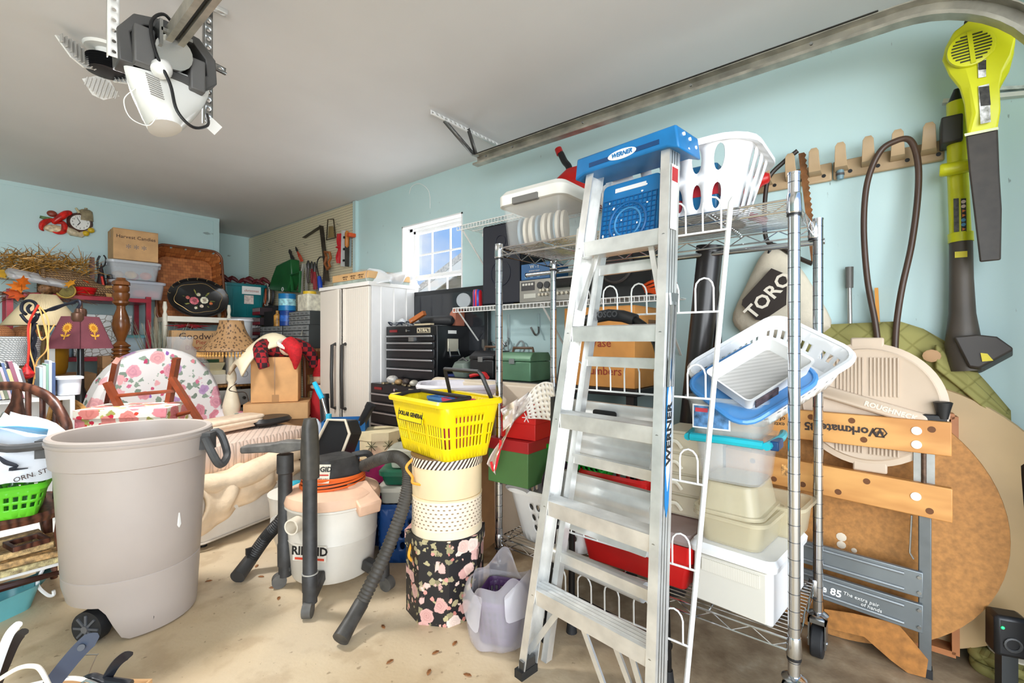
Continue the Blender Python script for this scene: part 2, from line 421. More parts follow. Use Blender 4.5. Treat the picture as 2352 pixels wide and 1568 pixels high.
part('outer_frame', B().bx(XR+.07, XR+.12, WY1-.05, WY1-.012, WZ0, WZ1).bx(XR+.07, XR+.12, WY0+.012, WY0+.022, WZ0, WZ1).bx(XR+.07, XR+.12, WY0, WY1, WZ1-.035, WZ1-.01), WP, wf)

# the neighbouring house outside the window, clad in planks
XN = 6.2
nb = thing('neighbor_house', 'tan house with lap siding and a sloped roof outside the window', 'house', (XN, 0, 0))
def gz(y): return 2.62-.42*(y-6.0) if y > 5.2 else 2.95
SID = plain((216, 203, 180), .6, 0, .03)
me_pl = None
for k in range(26):
    z = -.02+k*.125
    y1 = 8.6 if z < 1.5 else min(8.6, 6.0+(2.56-z)/.42)
    if y1 < 4: continue
    part('siding_plank', B().add([(.0, 3.5, z), (.03, 3.5, z+.13), (0, y1, z), (.03, y1, z+.13), (.06, 3.5, z), (.06, 3.5, z+.13), (.06, y1, z), (.06, y1, z+.13)],
         [(0, 2, 3, 1), (4, 5, 7, 6), (0, 4, 6, 2), (1, 3, 7, 5), (0, 1, 5, 4), (2, 6, 7, 3)]), SID, nb)
rb = B().add([(-.35, 3.3, 3.78), (3, 3.3, 3.78), (3, 9.4, 1.18), (-.35, 9.4, 1.18), (-.35, 3.3, 3.9), (3, 3.3, 3.9), (3, 9.4, 1.3), (-.35, 9.4, 1.3)],
         [(3, 2, 1, 0), (4, 5, 6, 7), (0, 1, 5, 4), (1, 2, 6, 5), (2, 3, 7, 6), (3, 0, 4, 7)])
part('roof', rb, plain((205, 196, 182), .8, 0, .15, 20), nb)
part('rake_board', B().bar((-.33, 3.3, 3.68), (-.33, 9.4, 1.08), .03, .2), plain((235, 228, 214), .5, 0, 0), nb)
tr = thing('bare_tree', 'thin bare tree beyond the roof outside the window', 'tree', (11.5, 9.6, 0))
def branch(b, p, d, l, r, n):
    q = p+d*l; b.cyl(p, q, r, r*.65, 5, False)
    if n:
        for _ in range(3):
            branch(b, q, (d+V((random.uniform(-.7, .7), random.uniform(-.7, .7), random.uniform(-.1, .6)))).normalized(), l*.72, r*.6, n-1)
bb = B(); branch(bb, V((0, 0, 0)), V((0, 0, 1)), 1.9, .07, 5); part('trunk', bb, plain((150, 138, 125), .9, 0, .1), tr)
struct('ground', B().bx(-14, XL-.1, -16, 26, -.16, -.02).bx(XR+.12, 26, -16, 26, -.16, -.02).bx(XL-.1, XR+.12, YR+.2, 26, -.16, -.02).bx(XL-.1, XR+.12, -16, YF-3.5, -.16, -.02), plain((176, 170, 155), .9, 0, .1, 2))

# ---------------------------------------------------------------- overhead door track
TX, TZ = 2.11, 2.28
GALV = plain((176, 172, 160), .42, .75, .14, 12)
trk = thing('door_track', 'galvanized overhead door track curving down at the right', 'door track', (TX, 0, 0))
prof = [(-.022, .032), (.02, .032), (.02, -.03), (-.026, -.03), (-.026, -.018), (-.022, -.018), (-.022, -.026), (.016, -.026), (.016, .028), (-.022, .028)]
path = [((y, TZ), (0, 1)) for y in (2.04, 1.4, .7, .0)]
RC = .38
for i in range(1, 13):
    a = PI/2*i/12; path.append(((-RC*math.sin(a), TZ-RC+RC*math.cos(a)), (math.sin(a)*-1, math.cos(a))))
path.append(((-RC, .05), (-1, 0)))
rings = [[V((x, p[0]+n[0]*z, p[1]+n[1]*z)) for x, z in prof] for p, n in path]
part('track_channel', B().loft(rings), GALV, trk)
pa = [(-.026, .034), (.03, .034), (.03, .058), (.027, .058), (.027, .037), (-.026, .037)]
part('stiffener_angle', B().loft([[V((x, y, TZ+z)) for x, z in pa] for y in (2.02, .05)]), plain((88, 88, 84), .5, .8, .1), trk)
for y in (1.93, 1.72, 1.25, .7, .25): part('bolt', B().cyl((-.028, y, TZ), (-.02, y, TZ), .006, n=8), STEEL, trk)
def angle_strip(p, q, w, up, hp=.035):
    p, q, up = V(p), V(q), V(up); L = (q-p).length; n = max(2, int(L/hp)); d = (q-p)/L
    s = d.cross(up).normalized(); up = s.cross(d).normalized()
    b = B()
    b.perf(lambda u, v: p+d*(u*L)+up*((v-.5)*w), n, 1, lambda i, j: (.34, .42, True), False)
    b.grid(lambda u, v: p+d*(u*L)+up*(-w/2)+s*(v*w*.7), 1, 1); return b
hb = thing('track_hanger', 'perforated white and grey angle iron hanger bracing track to ceiling', 'bracket', (2.1, 2.08, ZC))
PW = plain((228, 227, 224), .5, 0, .04)
part('ceiling_angle', angle_strip((-.32, 0, -.017), (.3, 0, -.017), .03, (0, 0, 1)), PW, hb, solid=.003)
part('diagonal_strut', angle_strip((-.22, -.005, -.03), (.0, -.03, -.17), .032, (.5, 0, 1)), plain((120, 120, 118), .45, .7, .1), hb, solid=.003)
part('upright_strut', angle_strip((-.02, -.01, -.02), (.02, -.04, -.18), .034, (1, 0, 0)), plain((96, 96, 94), .45, .7, .1), hb, solid=.003)
part('bolt', B().cyl((-.03, -.05, -.19), (-.01, -.09, -.2), .005, n=8), STEEL, hb)

# ---------------------------------------------------------------- garage door opener
gd = thing('garage_door_opener', 'garage door opener hanging from ceiling with its white light cover dropped open', 'door opener', (.525, 2.06, 2.25))
DK = plain((78, 77, 76), .5, 0, .06, 10)
b = B()
for s in (-1, 1): b.bx(-.028, -.008, -1.9, .0, -.02, .022) if s < 0 else b.bx(.008, .028, -1.9, 0, -.02, .022)
b.bx(-.028, .028, -1.9, 0, .022, .028)
part('rail', b, GALV, gd)
part('chain', B().bx(-.006, .006, -1.9, -.02, -.006, .006), plain((60, 60, 60), .5, .6, 0), gd)
# dark arched end plate
out = [(-.15, -.13), (-.155, -.02), (-.11, .05), (-.02, .075), (.09, .06), (.145, .0), (.15, -.09), (.10, -.14), (.03, -.13)]
inn = [(-.11, -.1), (-.12, -.02), (-.08, .025), (-.015, .045), (.07, .035), (.11, -.01), (.115, -.07), (.07, -.1), (.03, -.1)]
rg = [[V((x, y, z)) for x, z in o] for o, y in ((out, .0), (out, .1), (inn, .1), (inn, .0))]
part('housing', B().loft(rg, loop=True), DK, gd, bev=.004)
part('back_plate', B().prism(inn, .01, (0, .09, 0), 'y'), DK, gd)
part('lamp_socket_box', B().bx(-.115, -.055, -.03, .1, -.13, .005), plain((92, 91, 90), .5, 0, .05), gd, bev=.006)
part('lamp_socket_box', B().bx(.055, .105, -.02, .1, -.15, -.03), plain((92, 91, 90), .5, 0, .05), gd, bev=.006)
part('motor_canister', B().tube([(.0, .09, -.03), (0, -.035, -.05)], [.055, .058], 20), plain((200, 198, 192), .25, .9, 0), gd)
part('rail_bracket', B().bx(-.045, .05, -.06, .02, .0, .012).bx(-.05, -.04, -.06, .03, -.05, .04), STEEL, gd)
bl = B().lathe([(.012, 0), (.016, .02), (.03, .05), (.033, .065), (.028, .085), (.012, .097), (.002, .1)], 16)
bu = part('bulb', bl, plain((245, 244, 240), .2, 0, 0), gd, loc=(-.01, .0, -.075), rot=(PI-.5, .5, 0))
part('bulb_collar', B().lathe([(.014, -.03), (.014, .005)], 12), STEEL, bu)
# dropped lens: deep translucent tray tilted down
LENS = plain((238, 238, 234), .25, 0, .02, 3, 0, .93)
lr = []
for k in range(9):
    t = k/8; w = .135*math.cos(t*1.2)+.0; dd = .03+.12*math.sin(t*1.5); z = -.09-.2*t
    lr.append([V((w*math.cos(a), .03+.045*t+dd*math.sin(a)*(.55 if math.sin(a) < 0 else .8), z)) for a in [2*PI*j/20 for j in range(20)]])
lr.append([p*.5+V((0, .05, -.15)) for p in lr[-1]])
part('light_cover', B().loft(lr, False, True), LENS, gd)
for k in range(10): part('vent_slot', B().box((-.045+.002*k, -.035+.003*k-.006*k, -.17-.0085*k), (.04, .004, .003)), plain((150, 148, 144), .5, 0, 0), gd, rot=(0, .12, 0))
part('power_cable', B().tube(spline([(.02, .02, .07), (-.03, -.03, .075), (-.07, -.04, .02), (-.06, -.05, -.08), (-.02, -.06, -.18), (-.0, -.065, -.27), (.05, -.06, -.31), (.11, -.02, -.27), (.13, .05, -.2)]), .0055, 8), BLACK, gd)
part('antenna_wire', B().tube(spline([(-.1, .03, -.2), (-.135, .01, -.26), (-.12, .0, -.32), (-.07, 0, -.33), (-.045, .0, -.29)]), .0018, 6), PAPER, gd)
part('hang_tag', B().box((.155, .06, -.235), (.045, .002, .05), Euler((0, .6, 0)).to_matrix()), PAPER, gd)
part('mount_strap', angle_strip((-.16, .02, -.12), (-.16, .02, ZC-2.25-.004), .03, (1, 0, 0)), PW, gd, solid=.003)
part('mount_strap', angle_strip((.145, .08, -.22), (.145, .08, ZC-2.25-.004), .03, (1, 0, 0)), STEEL, gd, solid=.003)
part('ceiling_strap', angle_strip((-.33, .05, ZC-2.25-.014), (.2, .05, ZC-2.25-.014), .03, (0, 1, 0)), PW, gd, solid=.003)
part('cross_strap', angle_strip((.05, .09, .04), (.21, .09, .02), .03, (0, 0, 1)), STEEL, gd, solid=.003)
# LED ceiling lamp with three adjustable finned panels
ld = thing('ceiling_lamp', 'deformable ceiling lamp with three finned panels beside the door opener', 'lamp', (.46, 2.80, ZC))
part('ceiling_plate', B().lathe([(.075, -.012), (.08, 0)], 24), PAPER, ld)
part('socket', B().lathe([(.03, -.05), (.035, -.012)], 16), PAPER, ld)
fb = B()
pf = []
for k in range(7): pf += [(.07, -.05-k*.01), (.055, -.055-k*.01)]
fb.lathe(pf[::-1], 24); part('heat_sink', fb, plain((40, 40, 42), .4, .3, 0), ld)
def led_panel(loc, rot, s):
    b = B(); hexo = [(s*.5*math.cos(a)*(.75 if k % 3 else 1.25), s*.5*math.sin(a)) for k, a in enumerate([PI/3*i for i in range(6)])]
    b.prism(hexo, .006)
    p = part('lamp_panel', b, plain((225, 224, 220), .4, 0, 0), ld, loc=loc, rot=rot)
    for k in range(9):
        x = -s*.5+s*k/8; l = s*.8*(1-abs(k-4)/7)
        part('fin', B().box((x, 0, .012), (.004, l, .014)), plain((190, 188, 184), .4, .2, 0), p)
    part('diode_plate', B().box((0, 0, -.004), (s*.35, s*.3, .006)), plain((250, 248, 240), .3, 0, 0), p)
led_panel((-.1, -.02, -.08), (1.15, .3, .5), .14); led_panel((.09, .0, -.1), (.9, -.5, -.4), .11); led_panel((.0, .09, -.15), (2.0, .2, 0), .11)
lp = bpy.data.lights.new('lamp_light', 'AREA'); lp.shape = 'DISK'; lp.size = .34; lp.energy = 38; lp.color = (1, .985, .97)
lo = bpy.data.objects.new('lamp_light', lp); COL.objects.link(lo); lo.location = (.46, 2.80, ZC-.27)
# small wire hook and stains
solo('wire_hook', 'thin bent wire dangling from the wall above the window', 'hook', B().tube(spline([AX(940, 445, 2.49), AX(946, 428, 2.47), AX(965, 422, 2.46), AX(985, 440, 2.47), AX(988, 478, 2.49)]), .002, 6), WHITE)
# ================================================================ back wall and the things in front of it
def carton(name, label, w, d, h, loc, rz=0, mat=CARD, flaps=True, cat='box', group=None, tape=True):
    t = thing(name, label, cat, loc, rz, group)
    part('body', B().bx(-w/2, w/2, -d/2, d/2, 0, h-.004), mat, t, bev=.003)
    if flaps:
        part('flap', B().bx(-w/2, w/2, -d/2, -.001, h-.004, h), mat, t); part('flap', B().bx(-w/2, w/2, .001, d/2, h-.004, h), mat, t)
    if tape: part('tape', B().bx(-w*.5-.001, w*.5+.001, -.024, .024, h, h+.001).bx(-w/2-.0015, -w/2, -.024, .024, h-.07, h), TAPE, t)
    return t
def bin_(name, label, w, d, h, loc, rz=0, mat=CLEAR, lid=None, taper=.86, r=.03, rim=.01, cat='storage bin', rot=None, group=None, lidh=.02, latch=None, rib=True):
    t = thing(name, label, cat, loc, rot if rot else rz, group)
    k = taper
    rings = [rr(w*k, d*k, r, 0), rr(w*(k+.02), d*(k+.02), r, .008), rr(w, d, r, h-.012), rr(w+2*rim, d+2*rim, r+rim, h-.012), rr(w+2*rim, d+2*rim, r+rim, h), rr(w-.004, d-.004, r, h), rr(w*k-.005, d*k-.005, r, .006)]
    part('tub', B().loft(rings), mat, t)
    if lid:
        part('lid', B().loft([rr(w+2*rim+.006, d+2*rim+.006, r+rim, h-.008), rr(w+2*rim+.008, d+2*rim+.008, r+rim, h+lidh*.6), rr(w-.01, d-.01, r, h+lidh), rr(w-.05, d-.05, r, h+lidh*.8)]), lid, t)
    if latch:
        for s in (-1, 1): part('latch', B().bx(s*(w/2+rim)-.008, s*(w/2+rim)+.012 if s > 0 else s*(w/2+rim)+.008, -d*.2, d*.2, h-.03, h+.012), latch, t, bev=.003)
    return t
def holes_basket(name, label, w0, d0, w1, d1, h, r, loc, rot, mat, hole, nu, nv, cat='laundry basket', rim=.018, group=None, handle=True, th=.004, rimmat=None):
    t = thing(name, label, cat, loc, rot, group)
    def sf(u, v):
        w, d = w0+(w1-w0)*v, d0+(d1-d0)*v
        x, y = rrp(u, w, d, r); return V((x, y, h*v))
    part('wall_of_basket', B().perf(sf, nu, nv, hole), mat, t, solid=th).name = 'side'
    part('base', B().loft([rr(w0, d0, r, 0), rr(w0, d0, r, .006)]), mat, t)
    part('rim', B().loft([rr(w1-.006, d1-.006, r, h-.012), rr(w1+2*rim, d1+2*rim, r+rim, h-.018), rr(w1+2*rim+.004, d1+2*rim+.004, r+rim, h-.006), rr(w1+2*rim-.01, d1+2*rim-.01, r+rim, h+.006), rr(w1-.006, d1-.006, r, h+.002)], loop=True), rimmat or mat, t)
    return t

# ---- wall clock with moulded kitchen still life
ck = thing('wall_clock', 'novelty wall clock with red lobster, kettle and lemons on back wall', 'clock', AY(160, 510, YB-.001))
def cp(px, py, dy=0.): return AY(px, py, YB) - V(ck.location) + V((0, -dy, 0))
LOB = plain((196, 30, 22), .3, 0, .25, 30)
c0 = cp(183, 512, .02)
part('clock_case', B().lathe([(.085, 0), (.09, .012), (.075, .03), (.066, .026)], 28), plain((82, 52, 44), .4, 0, .1, 30), ck, loc=cp(183, 512), rot=(PI/2, 0, 0))
fc = part('clock_face', B().lathe([(.067, .022), (.067, .027)], 28), PAPER, ck, loc=cp(183, 512), rot=(PI/2, 0, 0))
for k in range(12):
    a = PI/2-(k+1)*PI/6; text(str(k+1), .02, (.052*math.cos(a), .052*math.sin(a), .0275), '+z', INK, fc, 'numeral')
part('hour_hand', B().bar((0, 0, .029), (-.018, -.028, .029), .006, .001), BLACK, fc); part('minute_hand', B().bar((0, 0, .03), (-.022, .04, .03), .004, .001), BLACK, fc)
part('lobster_body', B().tube(spline([cp(163, 489, .02), cp(150, 492, .03), cp(138, 500, .035), cp(127, 508, .03), cp(122, 515, .025)], 4), [.015, .02, .024, .026, .028, .028, .029, .029, .028, .027, .026, .025, .024, .022, .02, .016, .01], 10), LOB, ck)
def claw(pts, r): part('claw', B().tube(spline([cp(*p, .02) for p in pts], 4), r, 8), LOB, ck)
claw([(122, 505), (108, 508), (97, 515), (94, 525), (100, 531)], [.012, .014, .016, .018, .02, .022, .023, .023, .022, .02, .018, .016, .014, .012, .009, .006, .003])
claw([(128, 512), (143, 512), (148, 523), (144, 533), (132, 536), (120, 533)], [.012, .013, .014, .015, .017, .019, .021, .022, .022, .022, .021, .02, .019, .017, .015, .013, .011, .009, .007, .005, .003])
part('shell', B().ell(cp(126, 526, .01), (.075, .012, .035)), plain((222, 196, 158), .4, 0, .2, 40), ck)
part('onion', B().ell(cp(119, 491, .01), (.034, .018, .028)), plain((140, 62, 44), .4, 0, .15, 20), ck)
part('leek', B().cyl(cp(91, 498, .01), cp(118, 505, .012), .012, .018, 8), plain((92, 118, 72), .5, 0, .3, 40), ck)
part('kettle', B().lathe([(.001, -.05), (.052, -.05), (.05, 0), (.045, .04), (.03, .052), (.01, .056), (.012, .068), (.002, .07)], 16, sy=.5), plain((150, 136, 106), .35, .1, .15, 30), ck, loc=cp(197, 495, .01))
part('kettle_spout', B().cyl(cp(181, 490, .02), cp(173, 478, .02), .012, .008, 8), plain((200, 186, 146), .4, 0, .1), ck)
part('fish', B().tube([cp(150, 524, .01), cp(165, 534, .015), cp(185, 540, .012), cp(213, 524, .01)], [.02, .034, .026, .014], 10), plain((206, 188, 156), .4, 0, .2, 30), ck)
for p in ((196, 537), (208, 530)): part('lemon', B().ell(cp(*p, .025), (.026, .022, .024)), plain((216, 178, 30), .4, 0, .1), ck)

# ---- burgundy shelf unit
SHX0, SHX1, SHY0, SHY1, SHZ = .30, 1.15, 5.2, 5.62, 1.53
su = thing('shelf_unit', 'burgundy metal shelf unit under the wall clock', 'shelf unit', (0, 0, 0))
BUR = plain((150, 26, 44), .35, .2, .12, 10)
for x in (SHX0, SHX1):
    for y in (SHY0, SHY1): part('post', B().bx(x-.018, x+.018, y-.018, y+.018, 0, SHZ+.02), BUR, su)
for z in (.12, .56, 1.02, SHZ): part('shelf', B().bx(SHX0-.02, SHX1+.02, SHY0-.02, SHY1+.02, z-.035, z), BUR, su, bev=.002)
# things on its top shelf
def srest(px, Y, z=SHZ): p = AY(px, 700, Y); return V((p.x, p.y, z+.001))
t = bin_('storage_bin', 'clear lidded bin of pink pumpkins on burgundy shelf', .38, .3, .145, srest(310, 5.38), 0, clear((225, 228, 235), .32), clear((215, 222, 235), .55), .9, .03)
for i, (x, y) in enumerate(((-.1, -.06), (.02, -.07), (.12, -.05), (.05, .06), (-.08, .06))):
    solo('toy_pumpkin', 'pink decorative pumpkin inside the lower clear bin', 'pumpkin', B().lathe([(.01, .0), (.045, .012), (.055, .04), (.04, .07), (.008, .074)], 14), plain((226, 120, 118), .5, 0, .15, 20), V(t.location)+V((x, y, .012)), 0, 'pumpkins in the lower clear bin')
t = bin_('storage_bin', 'clear lidded bin of orange gourds directly under cardboard box', .36, .28, .15, srest(303, 5.38, SHZ+.17), 0, clear((225, 228, 232), .3), clear((225, 230, 236), .6), .86, .03, latch=clear((225, 228, 235), .7))
for i, (x, y, c) in enumerate(((.09, -.05, (226, 110, 70)), (-.02, -.06, (214, 170, 90)), (.02, .05, (200, 90, 60)), (-.1, 0, (190, 160, 120)))):
    solo('decorative_gourd', 'orange decorative gourd inside the upper clear bin', 'gourd', B().ell((0, 0, .037), (.045, .04, .036)), plain(c, .5, 0, .2, 20), V(t.location)+V((x, y, .012)), 0, 'gourds in the upper clear bin')
bx_ = carton('cardboard_box', 'cardboard box with three printed flowers on top of clear bins', .32, .26, .27, srest(306, 5.39, SHZ+.345), -.03)
text('Harvest Candles', .042, (0, -.132, .2), '-y', INK, bx_)
for k in (-1, 0, 1): text('*', .09, (k*.055, -.132, .1), '-y', plain((110, 112, 116), .6, 0, 0), bx_, 'printed_flower')
# scarecrow plaque figure
fg = thing('halloween_figure', 'dark wooden witch figure with post and red boots beside bins', 'figurine', srest(222, 5.32))
part('base', B().bx(-.09, .12, -.05, .05, 0, .012), plain((60, 40, 32), .6, 0, .1), fg); part('post', B().bx(-.045, -.015, -.012, .012, .012, .34), wood((80, 44, 34), (112, 66, 50)), fg)
part('branch', B().tube(spline([(0, 0, .01), (.015, 0, .16), (.005, 0, .3), (.02, 0, .36)]), .008, 7), BLACK, fg)
part('cape', B().lathe([(.05, .012), (.035, .1), (.02, .2), (.012, .25), (.002, .3)], 12, (.03, 0, 0)), plain((40, 24, 28), .7, 0, .2, 20), fg)
part('sash', B().tube(spline([(.055, -.03, .02), (.04, -.035, .1), (.03, -.02, .18)]), .009, 6), plain((206, 50, 30), .5, 0, 0), fg)
part('twig', B().tube(spline([(.01, 0, .24), (.05, 0, .28), (.06, 0, .34), (.045, 0, .37)]), .006, 6), BLACK, fg)
s2 = thing('halloween_figure', 'small seated dark figure with hat near cornucopia tip', 'figurine', srest(255, 5.3, SHZ))
part('body', B().lathe([(.05, 0), (.055, .04), (.035, .1), (.025, .13)], 12), plain((60, 34, 30), .7, 0, .2, 20), s2)
part('head', B().ell((0, 0, .15), .03), plain((120, 80, 60), .6, 0, 0), s2); part('hat', B().lathe([(.045, .165), (.03, .17), (.028, .2), (.002, .21)], 12), BLACK, s2)
# cornucopia, twigs, leaves
cn = thing('cornucopia', 'woven cornucopia basket with curled tail lying on burgundy shelf', 'basket', srest(170, 5.3, SHZ))
def lc(px, py, Y=5.28): return AY(px, py, Y)-V(cn.location)
ct = spline([lc(95, 655), lc(150, 648), lc(185, 652), lc(215, 664), lc(255, 668), lc(300, 658), lc(330, 662)], 5)
cr = [.15-.142*(i/(len(ct)-1))**.7 for i in range(len(ct))]
WICK = weave((92, 66, 42), (178, 142, 98), 30)
part('horn', B().tube(ct, cr, 16), WICK, cn)
part('mouth_ring', B().tube([ct[0]+V((0, math.cos(a)*.15, math.sin(a)*.15)) for a in [2*PI*i/18 for i in range(18)]], .014, 7, True), WICK, cn)
GOLD = plain((150, 108, 40), .35, .25, .3, 40)
for k, (x0, x1, y0, y1) in enumerate(((0, 120, 585, 640), (70, 205, 600, 640))):
    b = B()
    for i in range(330):
        px, py = random.uniform(x0-20, x1), random.uniform(y0, y1); Y = random.uniform(5.18, 5.5)
        p = AY(px, py, Y); d = V((random.uniform(-.6, 1), random.uniform(-.3, .3), random.uniform(-.15, .5))).normalized()
        q = p+d*random.uniform(.06, .16); m = (p+q)/2+V((0, 0, random.uniform(-.02, .03)))
        b.tube([p, m, q], [.0035, .0028, .0012], 3)
    o = solo('dried_twigs', ('gold glittered dried twig bundle heaped at left end of shelf', 'gold dried twig bundle resting on the cornucopia')[k], 'dried twigs', b, GOLD); o['kind'] = 'stuff'
b = B()
for i in range(90):
    p = AY(random.uniform(-10, 190), random.uniform(672, 690), random.uniform(5.15, 5.3)); d = V((random.uniform(-1, 1), random.uniform(-.3, .1), random.uniform(-.3, .25))).normalized()
    b.tube([p, p+d*random.uniform(.08, .2)], [.003, .0015], 3)
solo('dried_vines', 'brown dried vine wreath hanging over the shelf edge', 'dried vines', b, plain((110, 70, 44), .8, 0, .2, 30))['kind'] = 'stuff'
LEAFP = [(0, 0), (.3, .12), (.25, .3), (.55, .25), (.7, .4), (.75, .15), (1, 0), (.75, -.15), (.7, -.4), (.55, -.25), (.25, -.3), (.3, -.12)]
lm = {}
for i, (px, py, s, c, lb) in enumerate(((12, 652, .13, (224, 120, 30), 'orange maple leaf at far left of shelf display'), (38, 665, .15, (216, 160, 40), 'large yellow maple leaf hanging at shelf edge'),
        (25, 632, .12, (196, 150, 40), 'golden leaf tucked under the twig bundle'), (72, 652, .12, (226, 110, 24), 'bright orange leaf in front of cornucopia mouth'), (148, 650, .11, (224, 150, 36), 'yellow orange leaf on the cornucopia side'),
        (5, 670, .13, (205, 84, 30), 'rust leaf drooping at the left shelf corner'), (200, 668, .1, (220, 90, 30), 'small orange leaf beside the red bowl'))):
    solo('silk_leaf', lb, 'leaf', B().prism([(x*s, y*s) for x, y in LEAFP], .002), plain(c, .55, 0, .12, 20), AY(px, py, 5.1), (1.1+.3*math.sin(i*3), .2*math.cos(i*5), i*1.3), 'autumn leaves on the shelf')
pk = thing('plastic_package', 'clear plastic package with white papers lying across the twigs', 'package', AY(88, 640, 5.14), (.5, .15, .15))
part('wrap', B().loft([rr(.34, .12, .03, -.015), rr(.36, .14, .05, 0), rr(.34, .12, .03, .02)]), clear((230, 232, 238), .4, .08), pk)
for x in (-.09, 0, .09): part('paper', B().box((x, 0, .003), (.07, .09, .006), Euler((0, 0, .2)).to_matrix()), PAPER, pk)
for i, (px, lb) in enumerate(((105, 'brown glittery pine cone left on shelf edge'), (122, 'brown glittery pine cone right on shelf edge'))):
    b = B().lathe([(.004, -.05), (.03, -.04), (.022, -.03), (.04, -.02), (.028, -.008), (.042, .004), (.028, .016), (.034, .026), (.02, .036), (.004, .05)], 12)
    solo('pine_cone', lb, 'pine cone', b, plain((118, 82, 50), .6, .1, .3, 50), AY(px, 663, 5.15), (1.4, 0, .4+i), 'pine cones')
sf = thing('wooden_sunflower', 'round woven sunflower head hanging at the shelf edge', 'decoration', AY(151, 667, 5.16), (PI/2, 0, 0))
part('seed_disc', B().lathe([(.055, 0), (.05, .012), (.002, .018)], 20), weave((110, 96, 50), (176, 160, 92), 60), sf); part('rim', B().lathe([(.065, -.004), (.06, .006)], 20), plain((186, 152, 60), .6, 0, .1), sf)
bw = thing('red_bowl', 'ribbed red bowl on the burgundy shelf front edge', 'bowl', srest(193, 5.24))
part('bowl', B().lathe([(.05, 0), (.07, .02), (.066, .026), (.082, .045), (.076, .05), (.086, .068), (.08, .068), (.05, .012)], 24), plain((200, 26, 30), .3, 0, .05), bw)
for k in range(5):
    solo('silk_leaf', 'crumpled orange leaf filling the red bowl', 'leaf', B().prism([(x*.07, y*.07) for x, y in LEAFP], .002), plain((226, 90, 26), .5, 0, .1), V(bw.location)+V((.03*math.cos(k*2), .03*math.sin(k*2), .09)), (.6*math.sin(k), .6*math.cos(k), k*1.3), 'leaves in the red bowl')
b = B()
for k in range(7): b.tube(spline([(-.01+.006*k, 0, 0), (-.02+.008*k, .004*k, .06), (-.015+.006*k, 0, .1)], 3), .006, 5)
solo('corn_husk_bundle', 'small bundle of dried corn husks between bowl and bedpost', 'decoration', b, plain((186, 150, 92), .8, 0, .2, 30), srest(250, 5.24))
# things on the shelf below
tn = thing('decorative_tin', 'silver grey box printed with bare branches on the second shelf', 'box', V((.86, 5.42, 1.021)))
def m_branch():
    t = NT('branch_print'); v = t.mp(); w = t.n('ShaderNodeTexVoronoi', Scale=22, feature='DISTANCE_TO_EDGE'); t.l(v, w.inputs['Vector'])
    t.col(t.ramp(w.outputs['Distance'], [(.02, srgb((130, 124, 110))), (.08, srgb((222, 226, 226)))])); return t.fin(.3)
part('body', B().bx(-.19, .19, -.12, .12, 0, .3), m_branch(), tn, bev=.004); part('lid', B().bx(-.195, .195, -.125, .125, .3, .36), m_branch(), tn, bev=.004)
bin_('storage_bin', 'small pale blue lidded tub on the second shelf by tin', .14, .12, .3, V((.6, 5.36, 1.021)), 0, clear((170, 200, 220), .7), clear((190, 215, 230), .8), .9, .03)
bin_('storage_bin', 'light blue plastic bin on second shelf behind the bedpost', .16, .2, .17, V((1.06, 5.34, 1.021)), 0, plain((190, 214, 226), .4, 0, .02), clear((120, 190, 200), .8), .9, .03)
ltn = thing('lantern', 'small black lantern on the second shelf below purple shade', 'lantern', V((.56, 5.26, 1.021)))
part('base', B().bx(-.07, .07, -.07, .07, 0, .02), BLACK, ltn, bev=.003); part('glass', B().bx(-.05, .05, -.05, .05, .02, .13), clear((240, 240, 230), .4), ltn)
for x in (-.055, .055): part('upright', B().bx(x-.006, x+.006, -.06, -.048, .02, .13), BLACK, ltn)
part('roof', B().loft([rr(.14, .14, .01, .13), rr(.05, .05, .01, .18)]), BLACK, ltn)
c1 = carton('cardboard_box', 'brown shipping carton with printed numbers below branch-print tin', .36, .2, .1, V((.98, 5.08, .93)), 0, CARD2)
c2 = carton('cardboard_box', 'white labelled carton under the numbered carton near bedpost', .36, .22, .11, V((.98, 5.08, .818)), 0, CARD2)
text('441 04', .05, (.07, -.112, .05), '-y', INK, c2); part('barcode', B().box((-.13, -.1105, .06), (.06, .001, .05)), BLACK, c2)
hb2 = thing('wooden_crate', 'plain wooden crate holding up the shipping cartons', 'crate', V((.98, 5.06, 0)))
part('body', B().bx(-.2, .2, -.12, .12, 0, .817), wood((150, 110, 72), (186, 146, 100)), hb2, bev=.004)

# ---- turned bedpost standing among the cartons
bp = thing('bedpost', 'turned dark wooden bedpost standing in front of burgundy shelf', 'bedpost', V((AY(278, 800, 4.62).x, 4.62, 0)))
pf = [(.045, 0), (.045, .5), (.035, .52), (.05, .56), (.05, .75), (.034, .78)]
z = .80
for k in range(9): pf += [(.043, z), (.056, z+.008), (.056, z+.016), (.043, z+.024)]; z += .027
pf += [(.024, 1.06), (.028, 1.08), (.05, 1.14), (.056, 1.18), (.046, 1.23), (.026, 1.29), (.026, 1.31), (.052, 1.33), (.052, 1.345), (.042, 1.35), (.05, 1.37), (.052, 1.4), (.042, 1.41), (.05, 1.42), (.05, 1.45), (.042, 1.455)]
k_ = (AY(278, 656, 4.62).z)/1.455
part('post', B().lathe([(r*1.05, z*k_) for r, z in pf], 22), plain((112, 66, 30), .22, 0, .2, 5), bp)
part('finial', B().lathe([(.042, 0), (.058, .006), (.055, .03), (.03, .05), (.028, .06)], 8), plain((112, 66, 30), .22, 0, .2, 5), bp, loc=(0, 0, 1.455*k_))

